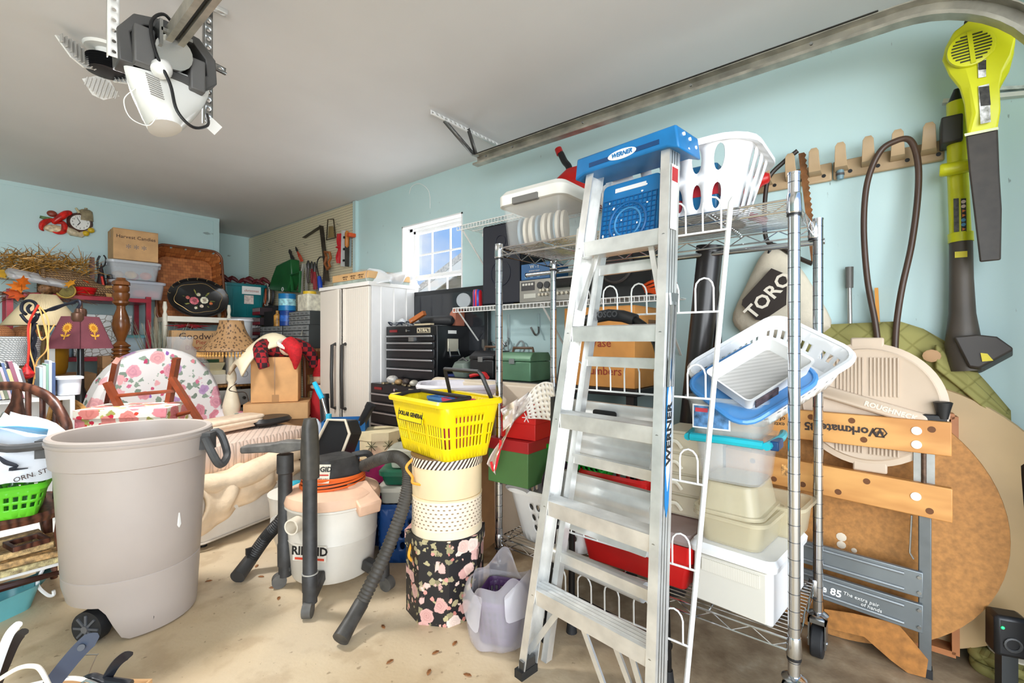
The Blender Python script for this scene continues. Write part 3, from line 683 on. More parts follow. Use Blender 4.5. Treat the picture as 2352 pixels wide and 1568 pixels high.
# ---- lamps at the left
def lamp_at(px, py_top, d): return W(px, py_top, d)
pl = W(100, 755, 3.35)
ls = thing('pleated_lamp', 'table lamp with wide pleated cream shade at far left', 'lamp', V((pl.x, pl.y, 0)))
n = 84; zt, zb = W(100, 677, 3.35).z, W(100, 748, 3.35).z
def pleat(u, v):
    a = 2*PI*u; k = round(u*n*2) % 2; r = (.065+.14*(1-v))*(1+.08*(k-.5)); return V((r*math.cos(a), r*math.sin(a), zb+(zt-zb)*v))
part('shade', B().grid(pleat, n*2, 1), plain((240, 220, 178), .7, 0, .03, 4), ls, solid=.003, sharp=12)
part('stem', B().lathe([(.09, .0), (.09, .02), (.03, .04), (.018, .1), (.018, zt-.05)], 14), plain((120, 96, 60), .4, .4, .1), ls)
part('finial', B().lathe([(.003, 0), (.012, .012), (.003, .03)], 10, (0, 0, zt-.02)), plain((120, 96, 60), .4, .4, .1), ls)
# sunflower lamp: four-sided shade
q = W(185, 800, 3.15)
lz0, lz1 = W(185, 800, 3.15).z, W(185, 727, 3.15).z
sl = thing('sunflower_lamp', 'table lamp with square purple shade painted with sunflowers', 'lamp', V((q.x, q.y, 0)), math.radians(37))
PUR, PUR2 = plain((122, 66, 76), .6, 0, .06, 12), plain((132, 92, 122), .6, 0, .06, 12)
wt, wb = .098, .178
for k in range(4):
    a = PI/4+k*PI/2
    def cr_(r, z, j): return V((r*math.cos(a+j*PI/2), r*math.sin(a+j*PI/2), z))
    ring = [cr_(wb*.97, lz0, 0), cr_(wb*.97, lz0, 1), cr_(wt*.97, lz1, 1), cr_(wt*.97, lz1, 0)]
    cc = sum(ring, V())/4; nrm = V((cc.x, cc.y, 0)).normalized()
    pn = part('shade_panel', B().loft([[p-nrm*.004 for p in ring], ring]), PUR, sl)
    r_ = (ring[1]-ring[0]).normalized(); u_ = (cc-(ring[0]+ring[1])/2).normalized(); nn = r_.cross(u_)
    if nn.dot(nrm) < 0: r_ = -r_; nn = -nn
    YEL = plain((226, 170, 62), .5, 0, 0); 
    fb = B()
    ctr = cc+u_*.03+nn*.003
    def P2(x, y): return ctr+r_*x+u_*y
    pts = []
    for j in range(32): rr_ = .038 if j % 2 else .024; pts.append(P2(rr_*math.cos(j*PI/16), rr_*math.sin(j*PI/16)))
    fb.loft([pts, [p+nn*.0015 for p in pts]])
    part('painted_sunflower', fb, YEL, pn)
    part('painted_center', B().loft([[P2(.016*math.cos(j*PI/8), .016*math.sin(j*PI/8))+nn*.002 for j in range(16)], [P2(.016*math.cos(j*PI/8), .016*math.sin(j*PI/8))+nn*.003 for j in range(16)]]), plain((200, 130, 30), .5, 0, 0), pn)
    st = B(); st.bar(P2(0, -.03), P2(-.004, -.08), .006, .003, nn)
    for s in (-1, 1):
        lp_ = [P2(0, -.062), P2(s*.016, -.045), P2(s*.034, -.045), P2(s*.024, -.06)]; st.loft([lp_, [p+nn*.0015 for p in lp_]])
    part('painted_stem', st, YEL, pn)
part('top_plate', B().loft([rr(.132, .132, .005, lz1-.004), rr(.132, .132, .005, lz1)]), PUR, sl)
part('base', B().lathe([(.09, 0), (.09, .04), (.03, .07), (.02, .5), (.045, .6), (.055, .68), (.04, .78), (.02, .84), (.018, lz0+.05)], 16), plain((28, 24, 24), .25, 0, .05), sl)
part('cap', B().lathe([(.03, 0), (.034, .03), (.03, .05), (.012, .06), (.01, .1)], 14, (0, 0, lz1)), plain((96, 66, 52), .35, .5, .1), sl)
# twisted iron lamp with scroll bracket and loose cords
il = W(75, 860, 2.86)
ir = thing('iron_floor_lamp', 'black twisted iron floor lamp with scroll bracket and tangled cords', 'lamp', V((il.x, il.y, 0)))
IRON = plain((44, 46, 58), .5, .5, .15, 30)
def li(px, py, dd=0): return W(px, py, 2.86+dd)-V(ir.location)
b = B(); top = li(72, 742).z
for k in range(2): b.tube([V((.011*math.cos(i*.55+k*PI), .011*math.sin(i*.55+k*PI), top*i/80)) for i in range(81)], .011, 6)
part('twisted_stem', b, IRON, ir); part('base', B().lathe([(.13, 0), (.12, .02), (.03, .04)], 18), IRON, ir)
part('scroll', B().tube(spline([li(60, 722), li(50, 712), li(52, 697), li(66, 690), li(82, 697), li(82, 712), li(70, 718), li(64, 708), li(70, 700)]), .009, 7), IRON, ir)
part('scroll', B().tube(spline([li(48, 722), li(58, 735), li(70, 742), li(82, 735), li(86, 724), li(78, 720)]), .009, 7), IRON, ir)
part('swing_arm', B().tube(spline([li(72, 738), li(90, 722), li(125, 706), li(165, 695), li(180, 690), li(184, 698), li(178, 708)]), .008, 7), IRON, ir)
part('swing_arm', B().tube(spline([li(85, 712), li(120, 712), li(150, 700), li(172, 696)]), .006, 7), IRON, ir)
part('socket', B().lathe([(.02, -.06), (.03, -.045), (.03, -.01), (.012, 0), (.01, .02)], 14), plain((92, 66, 52), .35, .5, .1), ir, loc=li(178, 716))
ORG = plain((226, 178, 104), .5, 0, .08)
cords = [[(70, 742), (68, 800), (80, 850), (72, 900)], [(88, 700), (100, 740), (110, 790), (112, 850), (128, 900)], [(105, 745), (108, 800), (85, 830), (80, 870)], [(85, 745), (95, 780), (112, 765), (125, 745)], [(92, 705), (104, 720), (112, 745), (110, 790)]]
for cc_ in cords: part('cord', B().tube(spline([li(*p, -.06) for p in cc_]), .004, 6), ORG, ir)
part('red_cord', B().tube(spline([li(88, 700, -.07), (li(66, 745, -.07)), li(66, 800, -.07), li(62, 855, -.07)]), .006, 6), plain((214, 52, 34), .5, 0, 0), ir)
sn = solo('santa_ornament', 'small red and white santa ornament hanging from red cord', 'ornament', B().lathe([(.004, .06), (.02, .03), (.036, .0), (.03, -.02), (.012, -.03)], 12), plain((198, 30, 34), .5, 0, .4, 60), W(61, 858, 2.77))
# mustard crock
cq = W(113, 855, 3.55)
cr0 = thing('mustard_crock', 'tall mustard yellow crock behind the purple lamp', 'crock', V((cq.x, cq.y, .9)))
part('body', B().lathe([(.09, 0), (.105, .05), (.115, .24), (.12, .25), (.12, .27), (.105, .27), (.1, .04), (.01, .03)], 26), plain((170, 122, 30), .35, 0, .08, 8), cr0)
carton('cardboard_box', 'large plain moving carton beneath the mustard crock', .5, .4, .899, V((cq.x, cq.y+.05, 0)), 0, CARD2)
# books and white bins at left edge
wbx = W(30, 900, 3.0)
bc = thing('white_bookshelf', 'low white shelf holding slanted books at left edge', 'bookshelf', V((.30, 3.68, .05)))
part('board', B().bx(-.3, .15, -.16, .16, .78, .80), WHITE, bc); part('board', B().bx(-.3, .15, -.16, .16, .02, .04), WHITE, bc)
for x in (-.3, .13): part('side', B().bx(x, x+.02, -.16, .16, -.05, .78), WHITE, bc)
part('back', B().bx(-.28, .13, .15, .16, .04, .78), WHITE, bc)
random.seed(11)
bcols = [((150, 60, 70), 'dark red'), ((236, 232, 224), 'white'), ((150, 160, 190), 'pale blue'), ((206, 200, 186), 'cream'), ((120, 130, 110), 'olive'), ((200, 180, 190), 'pink grey'), ((90, 110, 150), 'slate blue'), ((210, 190, 140), 'straw'), ((150, 90, 110), 'plum'),
    ((226, 214, 214), 'blush'), ((96, 96, 100), 'charcoal'), ((176, 196, 206), 'ice blue'), ((226, 226, 230), 'silver'), ((130, 170, 150), 'mint'), ((190, 200, 222), 'lavender'), ((70, 90, 130), 'navy')]
xs = 0.135
for k in range(16):
    c, cn_ = bcols[k]; w = random.uniform(.010, .0155); h = random.uniform(.155, .2)
    tb = thing('paperback_book', '%s paperback %s on the white shelf at left edge' % (cn_, 'leaning in slanted row' if k < 11 else 'standing upright'), 'book', V((xs, 3.6, .853)), (0, -.22 if k < 11 else 0, 0), 'books on the white shelf')
    part('cover', B().bx(0, w, -.09, .09, 0, h), plain(c, .5, 0, .05), tb, bev=.001)
    part('pages', B().bx(.002, w-.002, -.088, .085, h, h+.001), PAPER, tb)
    xs += w*1.04+(.03 if k == 10 else 0)
bin_('storage_bin', 'white plastic bin beside the slanted books', .1, .16, .1, V((xs+.06, 3.6, .853)), 0, plain((226, 232, 240), .4, 0, .02), None, .9)
# wicker baskets at far left
wq = W(28, 840, 2.9)
wb_ = thing('white_wicker_basket', 'white wicker basket with scalloped rim at far left', 'basket', V((.25, 4.3, 1.0)))
part('side', B().lathe([(.12, 0), (.14, .15), (.15, .17), (.145, .18), (.13, .16), (.11, .01)], 30), weave((160, 164, 166), (236, 238, 236), 45), wb_)
for k in range(14):
    a = k*2*PI/14; p = V((.12*math.cos(a), .12*math.sin(a), 0)); part('loop', B().tube([p, p*1.15+V((0, 0, -.05)), V((.13*math.cos(a+.4), .13*math.sin(a+.4), -.08))], .004, 5), WHITE, wb_)
wk2 = thing('wicker_stand', 'wicker pedestal under the white wicker basket', 'stand', V((.25, 4.3, .998)))
part('column', B().lathe([(.1, -.3), (.11, -.002)], 24), weave((120, 80, 50), (200, 160, 110), 40), wk2)
part('foot', B().lathe([(.13, -.996), (.1, -.3)], 24), weave((120, 80, 50), (200, 160, 110), 40), wk2)
for i, (x, y, lb) in enumerate(((.19, 4.26, 'brown wicker bowl on white basket, left one'), (.32, 4.33, 'brown wicker bowl on white basket, right one'))):
    solo('wicker_bowl', lb, 'bowl', B().lathe([(.08, .0), (.075, .03), (.05, .06), (.01, .07)], 22), weave((110, 62, 30), (196, 132, 78), 50), V((x, y, 1.182)), (0, 0, i), 'brown wicker bowls')
solo('glass_jar', 'small clear green glass jar behind the wicker bowls', 'jar', B().lathe([(.03, 0), (.034, .03), (.03, .09), (.026, .1), (.022, .1), (.028, .02)], 16), clear((180, 210, 200), .45, .05), V((.45, 4.9, 1.2)))
solo('wooden_pedestal', 'white board pedestal holding the glass jar', 'shelf', B().bx(.39, .51, 4.84, 4.96, 0, 1.199), WHITE)
# ---- big splint basket standing on end, tray, white rack
bk = thing('splint_basket', 'large rectangular woven splint basket propped upright against back wall', 'basket', V((1.545, 5.5, 1.31)), (math.radians(80), 0, 0))
# local: x width, y up the wall, z toward the room
def m_splint():
    t = NT('splint_weave'); v = t.mp((1, 1, 1))
    br = t.n('ShaderNodeTexBrick', Scale=14); br.inputs['Mortar Size'].default_value = .012; br.offset = .5
    br.inputs['Color1'].default_value = srgb((196, 122, 66)); br.inputs['Color2'].default_value = srgb((152, 86, 44)); br.inputs['Mortar'].default_value = srgb((84, 44, 22))
    br.inputs['Brick Width'].default_value = .6; br.inputs['Row Height'].default_value = .42
    t.l(v, br.inputs['Vector']); t.col(br.outputs['Color']); t.bump(br.outputs['Fac'], -.5); return t.fin(.5)
SPL = m_splint(); BW, BH, BD = .57, .76, .15
def bks(u, v):
    x, y = rrp(u, BW*(.84+.16*v), BH*(.84+.16*v), .09); return V((x, y+BH/2, BD*v))
part('sides', B().perf(bks, 60, 4, lambda i, j: (.45, .7, False) if j == 3 and i % 3 == 1 else None), SPL, bk, solid=.006)
part('bottom', B().loft([rr(BW*.84, BH*.84, .09, -.004, 5, (0, BH/2)), rr(BW*.84, BH*.84, .09, .004, 5, (0, BH/2))]), SPL, bk)
rp = [p+V((0, 0, BD)) for p in rr(BW+.01, BH+.01, .09, 0, 6, (0, BH/2))]
part('rim', B().tube(rp, .013, 8, True), plain((110, 58, 28), .45, 0, .15, 20), bk)
part('handle_slot', B().box((0, BH-.012, BD*.62), (.1, .012, .02)), plain((214, 196, 176), .6, 0, 0), bk)
# dark painted tray leaning in the basket
ty = thing('painted_tray', 'oval black tray painted with roses leaning in the woven basket', 'tray', V((1.555, 5.21, 1.375)), (math.radians(78), 0, math.radians(-4)))
TBK = plain((20, 18, 18), .28, 0, 0)
def trayprof(): return [(.02, 0), (.19, 0), (.21, .004), (.232, .022), (.236, .03), (.228, .03), (.205, .012), (.02, .01)]
part('tray', B().lathe([(r, z) for r, z in trayprof()], 40, (0, .2, 0), 1.08, .84), TBK, ty)
GLD = plain((206, 172, 110), .35, .4, .1)
part('gilt_line', B().tube([V((.178*1.1*math.cos(a)*(1+.05*math.sin(6*a)), .2+.178*.82*math.sin(a)*(1+.05*math.sin(6*a)), .013)) for a in [2*PI*i/60 for i in range(60)]], .0018, 5, True), GLD, ty)
for k in range(9):
    a = .2+k*.34; part('gilt_scroll', B().tube(arc((.222*1.08*math.cos(a), .2+.222*.84*math.sin(a), .03), .012, a, a+2.4, 6, 'xy'), .0018, 4), GLD, ty)
for i, (x, y, r, c) in enumerate(((-.04, .17, .04, (196, 96, 106)), (.045, .18, .036, (226, 206, 180)), (.0, .235, .018, (220, 200, 170)), (-.09, .2, .018, (180, 90, 80)), (.1, .15, .016, (190, 100, 50)), (.02, .12, .018, (214, 190, 170)), (-.03, .1, .014, (220, 200, 180)))):
    for j in range(2 if r > .03 else 1):
        part('painted_rose', B().lathe([(r*(1-.45*j), .0105+j*.001), (r*(.8-.4*j), .0125+j*.001), (.002, .012+j*.001)], 9, (x, y, 0)), plain(dk(c, 1-.22*j), .5, 0, .25, 60), ty)
for i in range(14):
    a = i*.9; x, y = .0+.1*math.cos(a)*random.uniform(.7, 1.1), .17+.06*math.sin(a)*random.uniform(.8, 1.3)
    part('painted_leaf', B().prism([(x, y), (x+.02*math.cos(a)+.008, y+.02*math.sin(a)), (x+.045*math.cos(a), y+.045*math.sin(a)), (x+.02*math.cos(a)-.008, y+.02*math.sin(a)+.008)], .001, (0, 0, .0102)), plain((104, 120, 56) if i % 2 else (150, 140, 60), .5, 0, 0), ty)
# white turned-leg rack
rk = thing('white_plant_stand', 'white painted wooden stand with turned posts holding the tray', 'stand', V((1.53, 5.22, .735)))
def turned(h, s=1): return [(.02*s, 0), (.02*s, h*.2), (.013*s, h*.3), (.022*s, h*.42), (.014*s, h*.5), (.02*s, h*.6), (.02*s, h*.84), (.012*s, h*.88), (.019*s, h*.93), (.012*s, h)]
for x in (-.265, .265): part('post', B().lathe(turned(.78), 12, (x, -.06, 0)), plain((228, 222, 204), .5, 0, .06), rk)
for x in (-.28, .25): part('post', B().lathe(turned(.74), 12, (x, .16, 0)), plain((176, 158, 130), .6, 0, .1), rk)
for z in (.6, .2): part('front_rail', B().bx(-.265, .265, -.07, -.05, z, z+.05), plain((232, 227, 212), .5, 0, .04), rk)
part('ledge', B().bx(-.265, .265, -.05, .16, .6, .615), plain((225, 218, 200), .5, 0, .05), rk)
for x in (-.265, .255): part('side_rail', B().bx(x-.01, x+.01, -.05, .15, .6, .64), plain((220, 212, 192), .5, 0, .05), rk)
# dresser
dr = thing('dresser', 'white dresser with worn wood top against back wall', 'dresser', V((1.62, 5.2, 0)))
DW = plain((224, 222, 214), .5, 0, .06, 5); OAK = wood((150, 98, 48), (196, 142, 80))
part('top', B().bx(-.43, .46, -.3, .34, .715, .735), OAK, dr, bev=.003)
part('side', B().bx(-.42, -.395, -.28, .33, 0, .715), DW, dr); part('side', B().bx(.41, .44, -.28, .33, 0, .715), OAK, dr)
part('back', B().bx(-.395, .41, .31, .33, 0, .715), DW, dr)
for i, (z, o) in enumerate(((.54, .05), (.36, .0), (.18, 0), (.02, 0))):
    dd_ = part('drawer', B().bx(-.385, .395, -.29-o, -.27-o, z, z+.15).bx(-.37, .38, -.27-o, .2, z+.005, z+.02), DW, dr, bev=.003)
    for x in (-.2, .2): part('knob', B().cyl((x, -.29-o, z+.07), (x, -.31-o, z+.07), .014), STEEL, dd_)
# things on it
DZ = .737
pr_ = thing('bread_box', 'cream plastic bread box with grey handle on the dresser', 'box', V((1.49, 5.12, DZ)))
CRP = plain((226, 216, 182), .4, 0, .04)
part('body', B().bx(-.23, .23, -.13, .13, 0, .1), plain((232, 228, 212), .4, 0, .03), pr_, bev=.012)
part('drawer_front', B().bx(-.215, .215, -.142, -.13, .005, .095), plain((235, 232, 220), .4, 0, .03), pr_, bev=.006)
part('handle', B().loft([rr(.18, .035, .015, 0), rr(.175, .03, .014, .012)]), plain((140, 138, 128), .5, 0, 0), pr_, loc=(.02, -.142, .055), rot=(PI/2, 0, 0))
part('mid_tray', B().loft([rr(.45, .25, .02, .1), rr(.45, .25, .02, .135), rr(.42, .22, .02, .14)]), CRP, pr_)
part('top_tray', B().loft([rr(.4, .21, .02, .14), rr(.44, .25, .02, .2), rr(.44, .25, .02, .212)]), plain((206, 196, 156), .4, 0, .04), pr_)
gw = carton('cardboard_box', 'cardboard box with handwritten donation note on the bread box', .42, .22, .3, V((1.49, 5.13, DZ+.214)), 0, CARD)
text('Goodwill', .085, (.0, -.112, .245), '-y', INK, gw)
RDI = plain((170, 70, 50), .6, 0, 0)
for s, x, z in (('Pier', .02, .19), ('Depression', .02, .14), ('Glass', .05, .09), ('Frank', -.03, .04)): text(s, .055, (x, -.112, z), '-y', RDI, gw)
part('green_band', B().bx(-.19, .17, -.112, -.11, 0, .03), plain((30, 66, 34), .6, 0, 0), gw); text('Small / Pequeño', .028, (-.03, -.1125, .016), '-y', plain((220, 224, 214), .5, 0, 0), gw)
st_ = thing('star_cushion', 'dark red glittery poinsettia star on the donation box', 'decoration', V((1.44, 5.1, DZ+.516)))
b = B()
for k in range(10):
    a = 2*PI*k/10; r = .2 if k % 2 else .16
    b.add([(0, 0, .06), (.06*math.cos(a-.35), .06*math.sin(a-.35)*.6, .03), (r*math.cos(a), r*math.sin(a)*.55, .012+.03*(k % 2)), (.06*math.cos(a+.35), .06*math.sin(a+.35)*.6, .03)], [(0, 1, 2), (0, 2, 3), (1, 3, 2), (0, 3, 1)])
part('petals', b, plain((120, 14, 24), .4, .1, .35, 60), st_)
wbox = thing('appliance_box', 'white appliance box with line drawings behind the fringed lamp', 'box', V((1.88, 5.02, DZ)), -.18)
part('body', B().bx(-.15, .15, -.14, .14, 0, .33), plain((232, 232, 236), .5, 0, .02), wbox, bev=.003)
for z in (.1, .23):
    for x in (-.02, .09):
        part('drawing', B().tube([V((x+.03*math.cos(a), -.141, z+.03*math.sin(a))) for a in [2*PI*i/14 for i in range(14)]], .002, 4, True), plain((120, 120, 124), .5, 0, 0), wbox)
lbk = None
def round_hole(skiprows=(0, 4), every=1):
    return lambda i, j: ((.62, .72, True) if (j not in skiprows and i % 8 not in (0,)) else None)
lb1 = holes_basket('laundry_basket', 'white laundry basket with oval holes beneath teal christmas tote', .36, .28, .46, .36, .26, .1, V((2.18, 5.95, 1.16)), -.05, plain((232, 232, 236), .4, 0, .02), lambda i, j: (.55, .6, True) if 1 <= j <= 3 and i % 7 in (2, 3, 4, 5) else None, 42, 5)
part('grip', B().tube(arc((0, -.198, .25), .055, PI, 2*PI, 10, 'xz', .03), .009, 7), plain((120, 124, 126), .5, 0, 0), lb1)
lb2 = holes_basket('laundry_basket', 'white laundry basket with oval holes on dresser right of appliance box', .3, .24, .36, .28, .32, .1, V((1.97, 5.33, .737)), 0, plain((230, 228, 222), .4, 0, .02), lambda i, j: (.6, .62, True) if 1 <= j <= 4 and i % 7 in (0, 1, 2, 3, 4) else None, 42, 6)
TEALP = plain((24, 120, 124), .35, 0, .06, 6)
tt = bin_('storage_tote', 'teal storage tote with handwritten paper label on laundry basket', .45, .38, .36, V((2.18, 5.95, 1.432)), -.05, TEALP, plain((22, 112, 118), .35, 0, .05), .84, .04, .018, lidh=.025)
part('paper_label', B().bx(-.04, .16, -.2155, -.214, .26, .35), PAPER, tt); text('christmas', .04, (.06, -.2165, .3), '-y', RDI, tt)
part('sticker', B().bx(-.01, .09, -.192, -.19, .15, .25), plain((230, 206, 196), .5, 0, .15, 40), tt)
for x in (-.12, .03, .17): part('rib', B().box((x, -.18, .17), (.012, .012, .3), Euler((.07, 0, 0)).to_matrix()), TEALP, tt)
b = B()
for k in range(8):
    p = V((-.24+.07*k, random.uniform(-.12, .12), .02)); b.tube(spline([p-V((.06, 0, .015)), p+V((0, .02, .03+.03*(k % 2))), p+V((.08, -.02, -.01))], 4), [.006, .012, .02, .024, .026, .024, .02, .012, .006], 7)
solo('red_garland', 'dark red ribbon garland lying on the teal tote lid', 'garland', b, plain((88, 18, 24), .6, 0, .3, 40), V((2.16, 5.95, 1.82)), 0)
t2 = bin_('storage_tote', 'pale teal tote with white label behind the fringed lamp shade', .46, .38, .4, V((2.18, 5.95, .755)), -.05, plain((70, 150, 148), .4, 0, .05), None, .85, .04, .015)
part('paper_label', B().bx(-.02, .07, -.2, -.198, .2, .32), PAPER, t2, rot=(-.05, 0, 0))
t3 = bin_('storage_tote', 'dark grey lidded tote at the bottom of the corner stack', .46, .4, .34, V((2.18, 5.95, .4)), -.05, plain((60, 66, 70), .5, 0, .05), plain((50, 54, 58), .5, 0, .05), .88, .04)
t4 = bin_('storage_tote', 'black lidded tote on floor at the corner stack bottom', .47, .41, .38, V((2.18, 5.95, .0)), -.05, plain((40, 42, 44), .5, 0, .05), plain((36, 38, 40), .5, 0, .05), .88, .04)
bgp = bin_('ice_bucket', 'translucent white bucket behind the fringed lamp shade', .2, .2, .29, V((1.86, 5.05, DZ+.332)), 0, clear((235, 238, 240), .7), clear((240, 240, 244), .9), .85, .095, cat='bucket')
# fringed lamp
lq = W(532, 860, 3.75)
fl_ = thing('fringed_floor_lamp', 'cream floor lamp with gold leaf-pattern shade and bead fringe', 'lamp', V((lq.x, lq.y, 0)))
def lz(py): return W(532, py, 3.75).z
def m_leafshade():
    t = NT('leaf_damask'); v = t.mp((1, 1, .5)); w = t.n('ShaderNodeTexVoronoi', Scale=52); t.l(v, w.inputs['Vector'])
    t.col(t.ramp(w.outputs['Distance'], [(.3, srgb((88, 64, 42))), (.42, srgb((158, 122, 82)))])); return t.fin(.6)
zs0, zs1 = lz(806), lz(736)
def bell(v): return .085+.145*(1-v)**1.9
part('shade', B().grid(lambda u, v: V((bell(v)*math.cos(2*PI*u)*(1+.02*math.cos(12*PI*u)), bell(v)*math.sin(2*PI*u)*(1+.02*math.cos(12*PI*u)), zs0+(zs1-zs0)*v)), 36, 8), m_leafshade(), fl_, solid=.003)
part('shade_rim', B().tube([V((.232*math.cos(a), .232*math.sin(a), zs0)) for a in [2*PI*i/36 for i in range(36)]], .005, 6, True), plain((96, 72, 50), .6, 0, 0), fl_)
bead = mesh('bead', B().lathe([(.001, 0), (.006, -.008), (.002, -.016), (.008, -.026), (.006, -.038), (.001, -.046)], 7), plain((196, 150, 84), .25, 0, .2, 60))
for k in range(64):
    a = 2*PI*k/64; part('bead', bead, None, fl_, loc=(.23*math.cos(a), .23*math.sin(a), zs0-.002))
CRL = plain((226, 216, 188), .4, 0, .05)
zb_ = lz(945)
part('stem', B().lathe([(.13, 0), (.13, .02), (.05, .04), (.03, zb_-.1), (.06, zb_), (.065, zb_+.05), (.04, zb_+.16), (.028, zb_+.2), (.024, lz(878)), (.036, lz(872)), (.034, lz(860)), (.022, lz(850)), (.02, zs1-.05)], 18), CRL, fl_)
part('cord', B().tube(spline([(.03, -.02, lz(880)), (-.03, -.03, lz(893)), (.02, -.04, lz(900)), (.09, -.05, lz(905)), (.12, -.05, lz(945))]), .0035, 6), plain((60, 46, 34), .5, 0, 0), fl_)
# floral armchair
fq = W(275, 880, 3.0)
ac = thing('floral_armchair', 'rounded armchair slipcovered in rose print fabric behind mahogany rack', 'armchair', V((1.0, 4.2, 0)), math.radians(14))
ROSE = floral((232, 230, 228), [(196, 70, 110), (214, 120, 150), (150, 100, 180), (226, 140, 150), (206, 90, 120)], (160, 182, 164), 8.5, .40)
def backf(z): return
zt_ = 1.10
ring = []
def arch(w, h, z0, n=20): return [(-w, z0)]+[(-w*math.cos(PI*i/n), z0+(h-z0)*math.sin(PI*i/n)**.7) for i in range(1, n)]+[(w, z0)]
pb = B().loft([[V((x*.95, .0, z)) for x, z in arch(.4, 1.06, .4)], [V((x, -.05, z)) for x, z in arch(.455, zt_, .4)], [V((x, .1, z)) for x, z in arch(.455, zt_, .4)], [V((x*.95, .16, z)) for x, z in arch(.4, 1.06, .4)]][1:3])
part('backrest', pb, ROSE, ac, bev=.03)
part('seat', B().loft([rr(.8, .5, .1, .16, 5, (0, -.22)), rr(.84, .54, .12, .3, 5, (0, -.22)), rr(.8, .5, .12, .42, 5, (0, -.22))]), ROSE, ac)
for s in (-1, 1): part('arm', B().tube(spline([(s*.43, .05, .5), (s*.46, -.14, .5), (s*.46, -.4, .46)], 4), [.1, .1, .1, .1, .1, .1, .1, .1, .09], 12), ROSE, ac)
part('skirt', B().loft([rr(.84, .6, .08, .0, 5, (0, -.2)), rr(.82, .58, .08, .25, 5, (0, -.2))]), ROSE, ac)
# mahogany folding luggage rack
MAH = plain((122, 56, 30), .3, 0, .15, 12)
mr = thing('folding_rack', 'mahogany folding luggage rack with round crossbars before floral armchair', 'rack', V((0, 0, 0)))
def mw(px, py, d): return W(px, py, d)
part('leg', B().bar(mw(268, 828, 2.62), FL(205, 1130, 0), .045, .025, (.6, -.6, 0)), MAH, mr); part('leg', B().bar(mw(246, 878, 2.6), mw(300, 985, 2.62), .04, .025, (.6, -.6, 0)), MAH, mr)
part('leg', B().bar(mw(406, 822, 2.75), mw(375, 1000, 2.78), .045, .025, (.6, -.6, 0)), MAH, mr); part('leg', B().bar(mw(395, 868, 2.7), mw(470, 985, 2.66), .045, .025, (.6, -.6, 0)), MAH, mr)
part('crossbar', B().cyl(mw(268, 909, 2.62), mw(402, 897, 2.7), .01), MAH, mr); part('crossbar', B().cyl(mw(290, 980, 2.62), mw(440, 945, 2.66), .012), MAH, mr)
part('strap', B().bar(mw(268, 835, 2.62), mw(268, 836, 2.75), .002, .03), plain((70, 50, 40), .8, 0, 0), mr)
# rattan chair beyond the windsor chair
RAT = plain((190, 142, 78), .5, 0, .15, 20)
rt = thing('rattan_chair', 'honey rattan chair with caned panels behind the windsor chair', 'chair', V((0, 0, 0)))
part('frame_pole', B().tube(spline([W(50, 968, 2.7), W(60, 910, 2.7), W(90, 895, 2.75), W(130, 905, 2.75), W(190, 938, 2.7), W(185, 975, 2.65)]), .016, 8), RAT, rt)
part('frame_pole', B().tube([W(75, 975, 2.7), W(190, 970, 2.62)], .014, 8), RAT, rt)
part('cane_panel', B().add([W(60, 908, 2.72), W(130, 908, 2.76), W(188, 942, 2.72), W(182, 985, 2.68), W(62, 985, 2.72)], [(0, 1, 2, 3, 4)]), weave((110, 70, 36), (206, 164, 104), 48), rt, solid=.006)
part('brace', B().tube([W(108, 975, 2.68), W(125, 910, 2.7)], .012, 8), RAT, rt); part('brace', B().tube([W(150, 972, 2.66), W(178, 935, 2.68)], .01, 8), RAT, rt)
for p in ((55, 985), (185, 985)):
    q = W(*p, 2.68); part('leg', B().cyl((q.x, q.y, 0), q, .016), RAT, rt)
# box with red flowers behind the bin
fx = thing('flower_box', 'white gift box printed with red flowers behind grey bin', 'box', W(312, 972, 2.62), math.radians(-38))
REDF = floral((246, 240, 226), [(214, 40, 70), (226, 70, 50), (224, 60, 96)], (206, 200, 110), 10, .46, .5)
part('body', B().bx(-.21, .21, -.14, .14, 0, .06), REDF, fx, bev=.002); part('lid', B().bx(-.215, .215, -.145, .145, .05, .1), REDF, fx, bev=.003)
trk_ = thing('wicker_chest', 'plain wicker chest beneath the flowered gift box', 'trunk', V((fx.location.x, fx.location.y, 0)), math.radians(-38))
part('body', B().bx(-.17, .17, -.12, .12, 0, fx.location.z-.03), weave((120, 84, 50), (196, 156, 104), 40), trk_, bev=.01); part('lid', B().bx(-.175, .175, -.125, .125, fx.location.z-.03, fx.location.z-.002), weave((120, 84, 50), (196, 156, 104), 40), trk_, bev=.006)
# clear bag with dolls
pbg = thing('clear_bag', 'clear plastic bag with dolls inside beside burgundy post', 'bag', V((1.28, 4.75, .73)))
rgs = []
for k in range(7):
    t_ = k/6; r = (.14, .18, .2, .19, .15, .09, .1)[k]
    rgs.append([V((r*math.cos(a)*(1+.12*math.sin(3*a+k)), r*.7*math.sin(a)*(1+.1*math.cos(4*a+k)), .46*t_)) for a in [2*PI*i/18 for i in range(18)]])
part('film', B().loft(rgs, True, False), clear((230, 234, 236), .28, .06), pbg, sharp=25)
dl = thing('doll', 'dark haired doll in pink dress inside the clear bag', 'doll', V((1.28, 4.75, .75)))
part('body', B().lathe([(.07, 0), (.08, .1), (.04, .18), (.02, .2)], 12), plain((206, 130, 130), .6, 0, .2, 20), dl); part('head', B().ell((0, 0, .24), .05), plain((220, 168, 130), .6, 0, 0), dl); part('hair', B().ell((0, .015, .255), .055), plain((40, 30, 32), .7, 0, .1), dl)
cs = carton('cardboard_box', 'tall plain carton beneath the clear bag of dolls', .34, .3, .728, V((1.27, 4.78, 0)), 0, CARD2)
b = B()
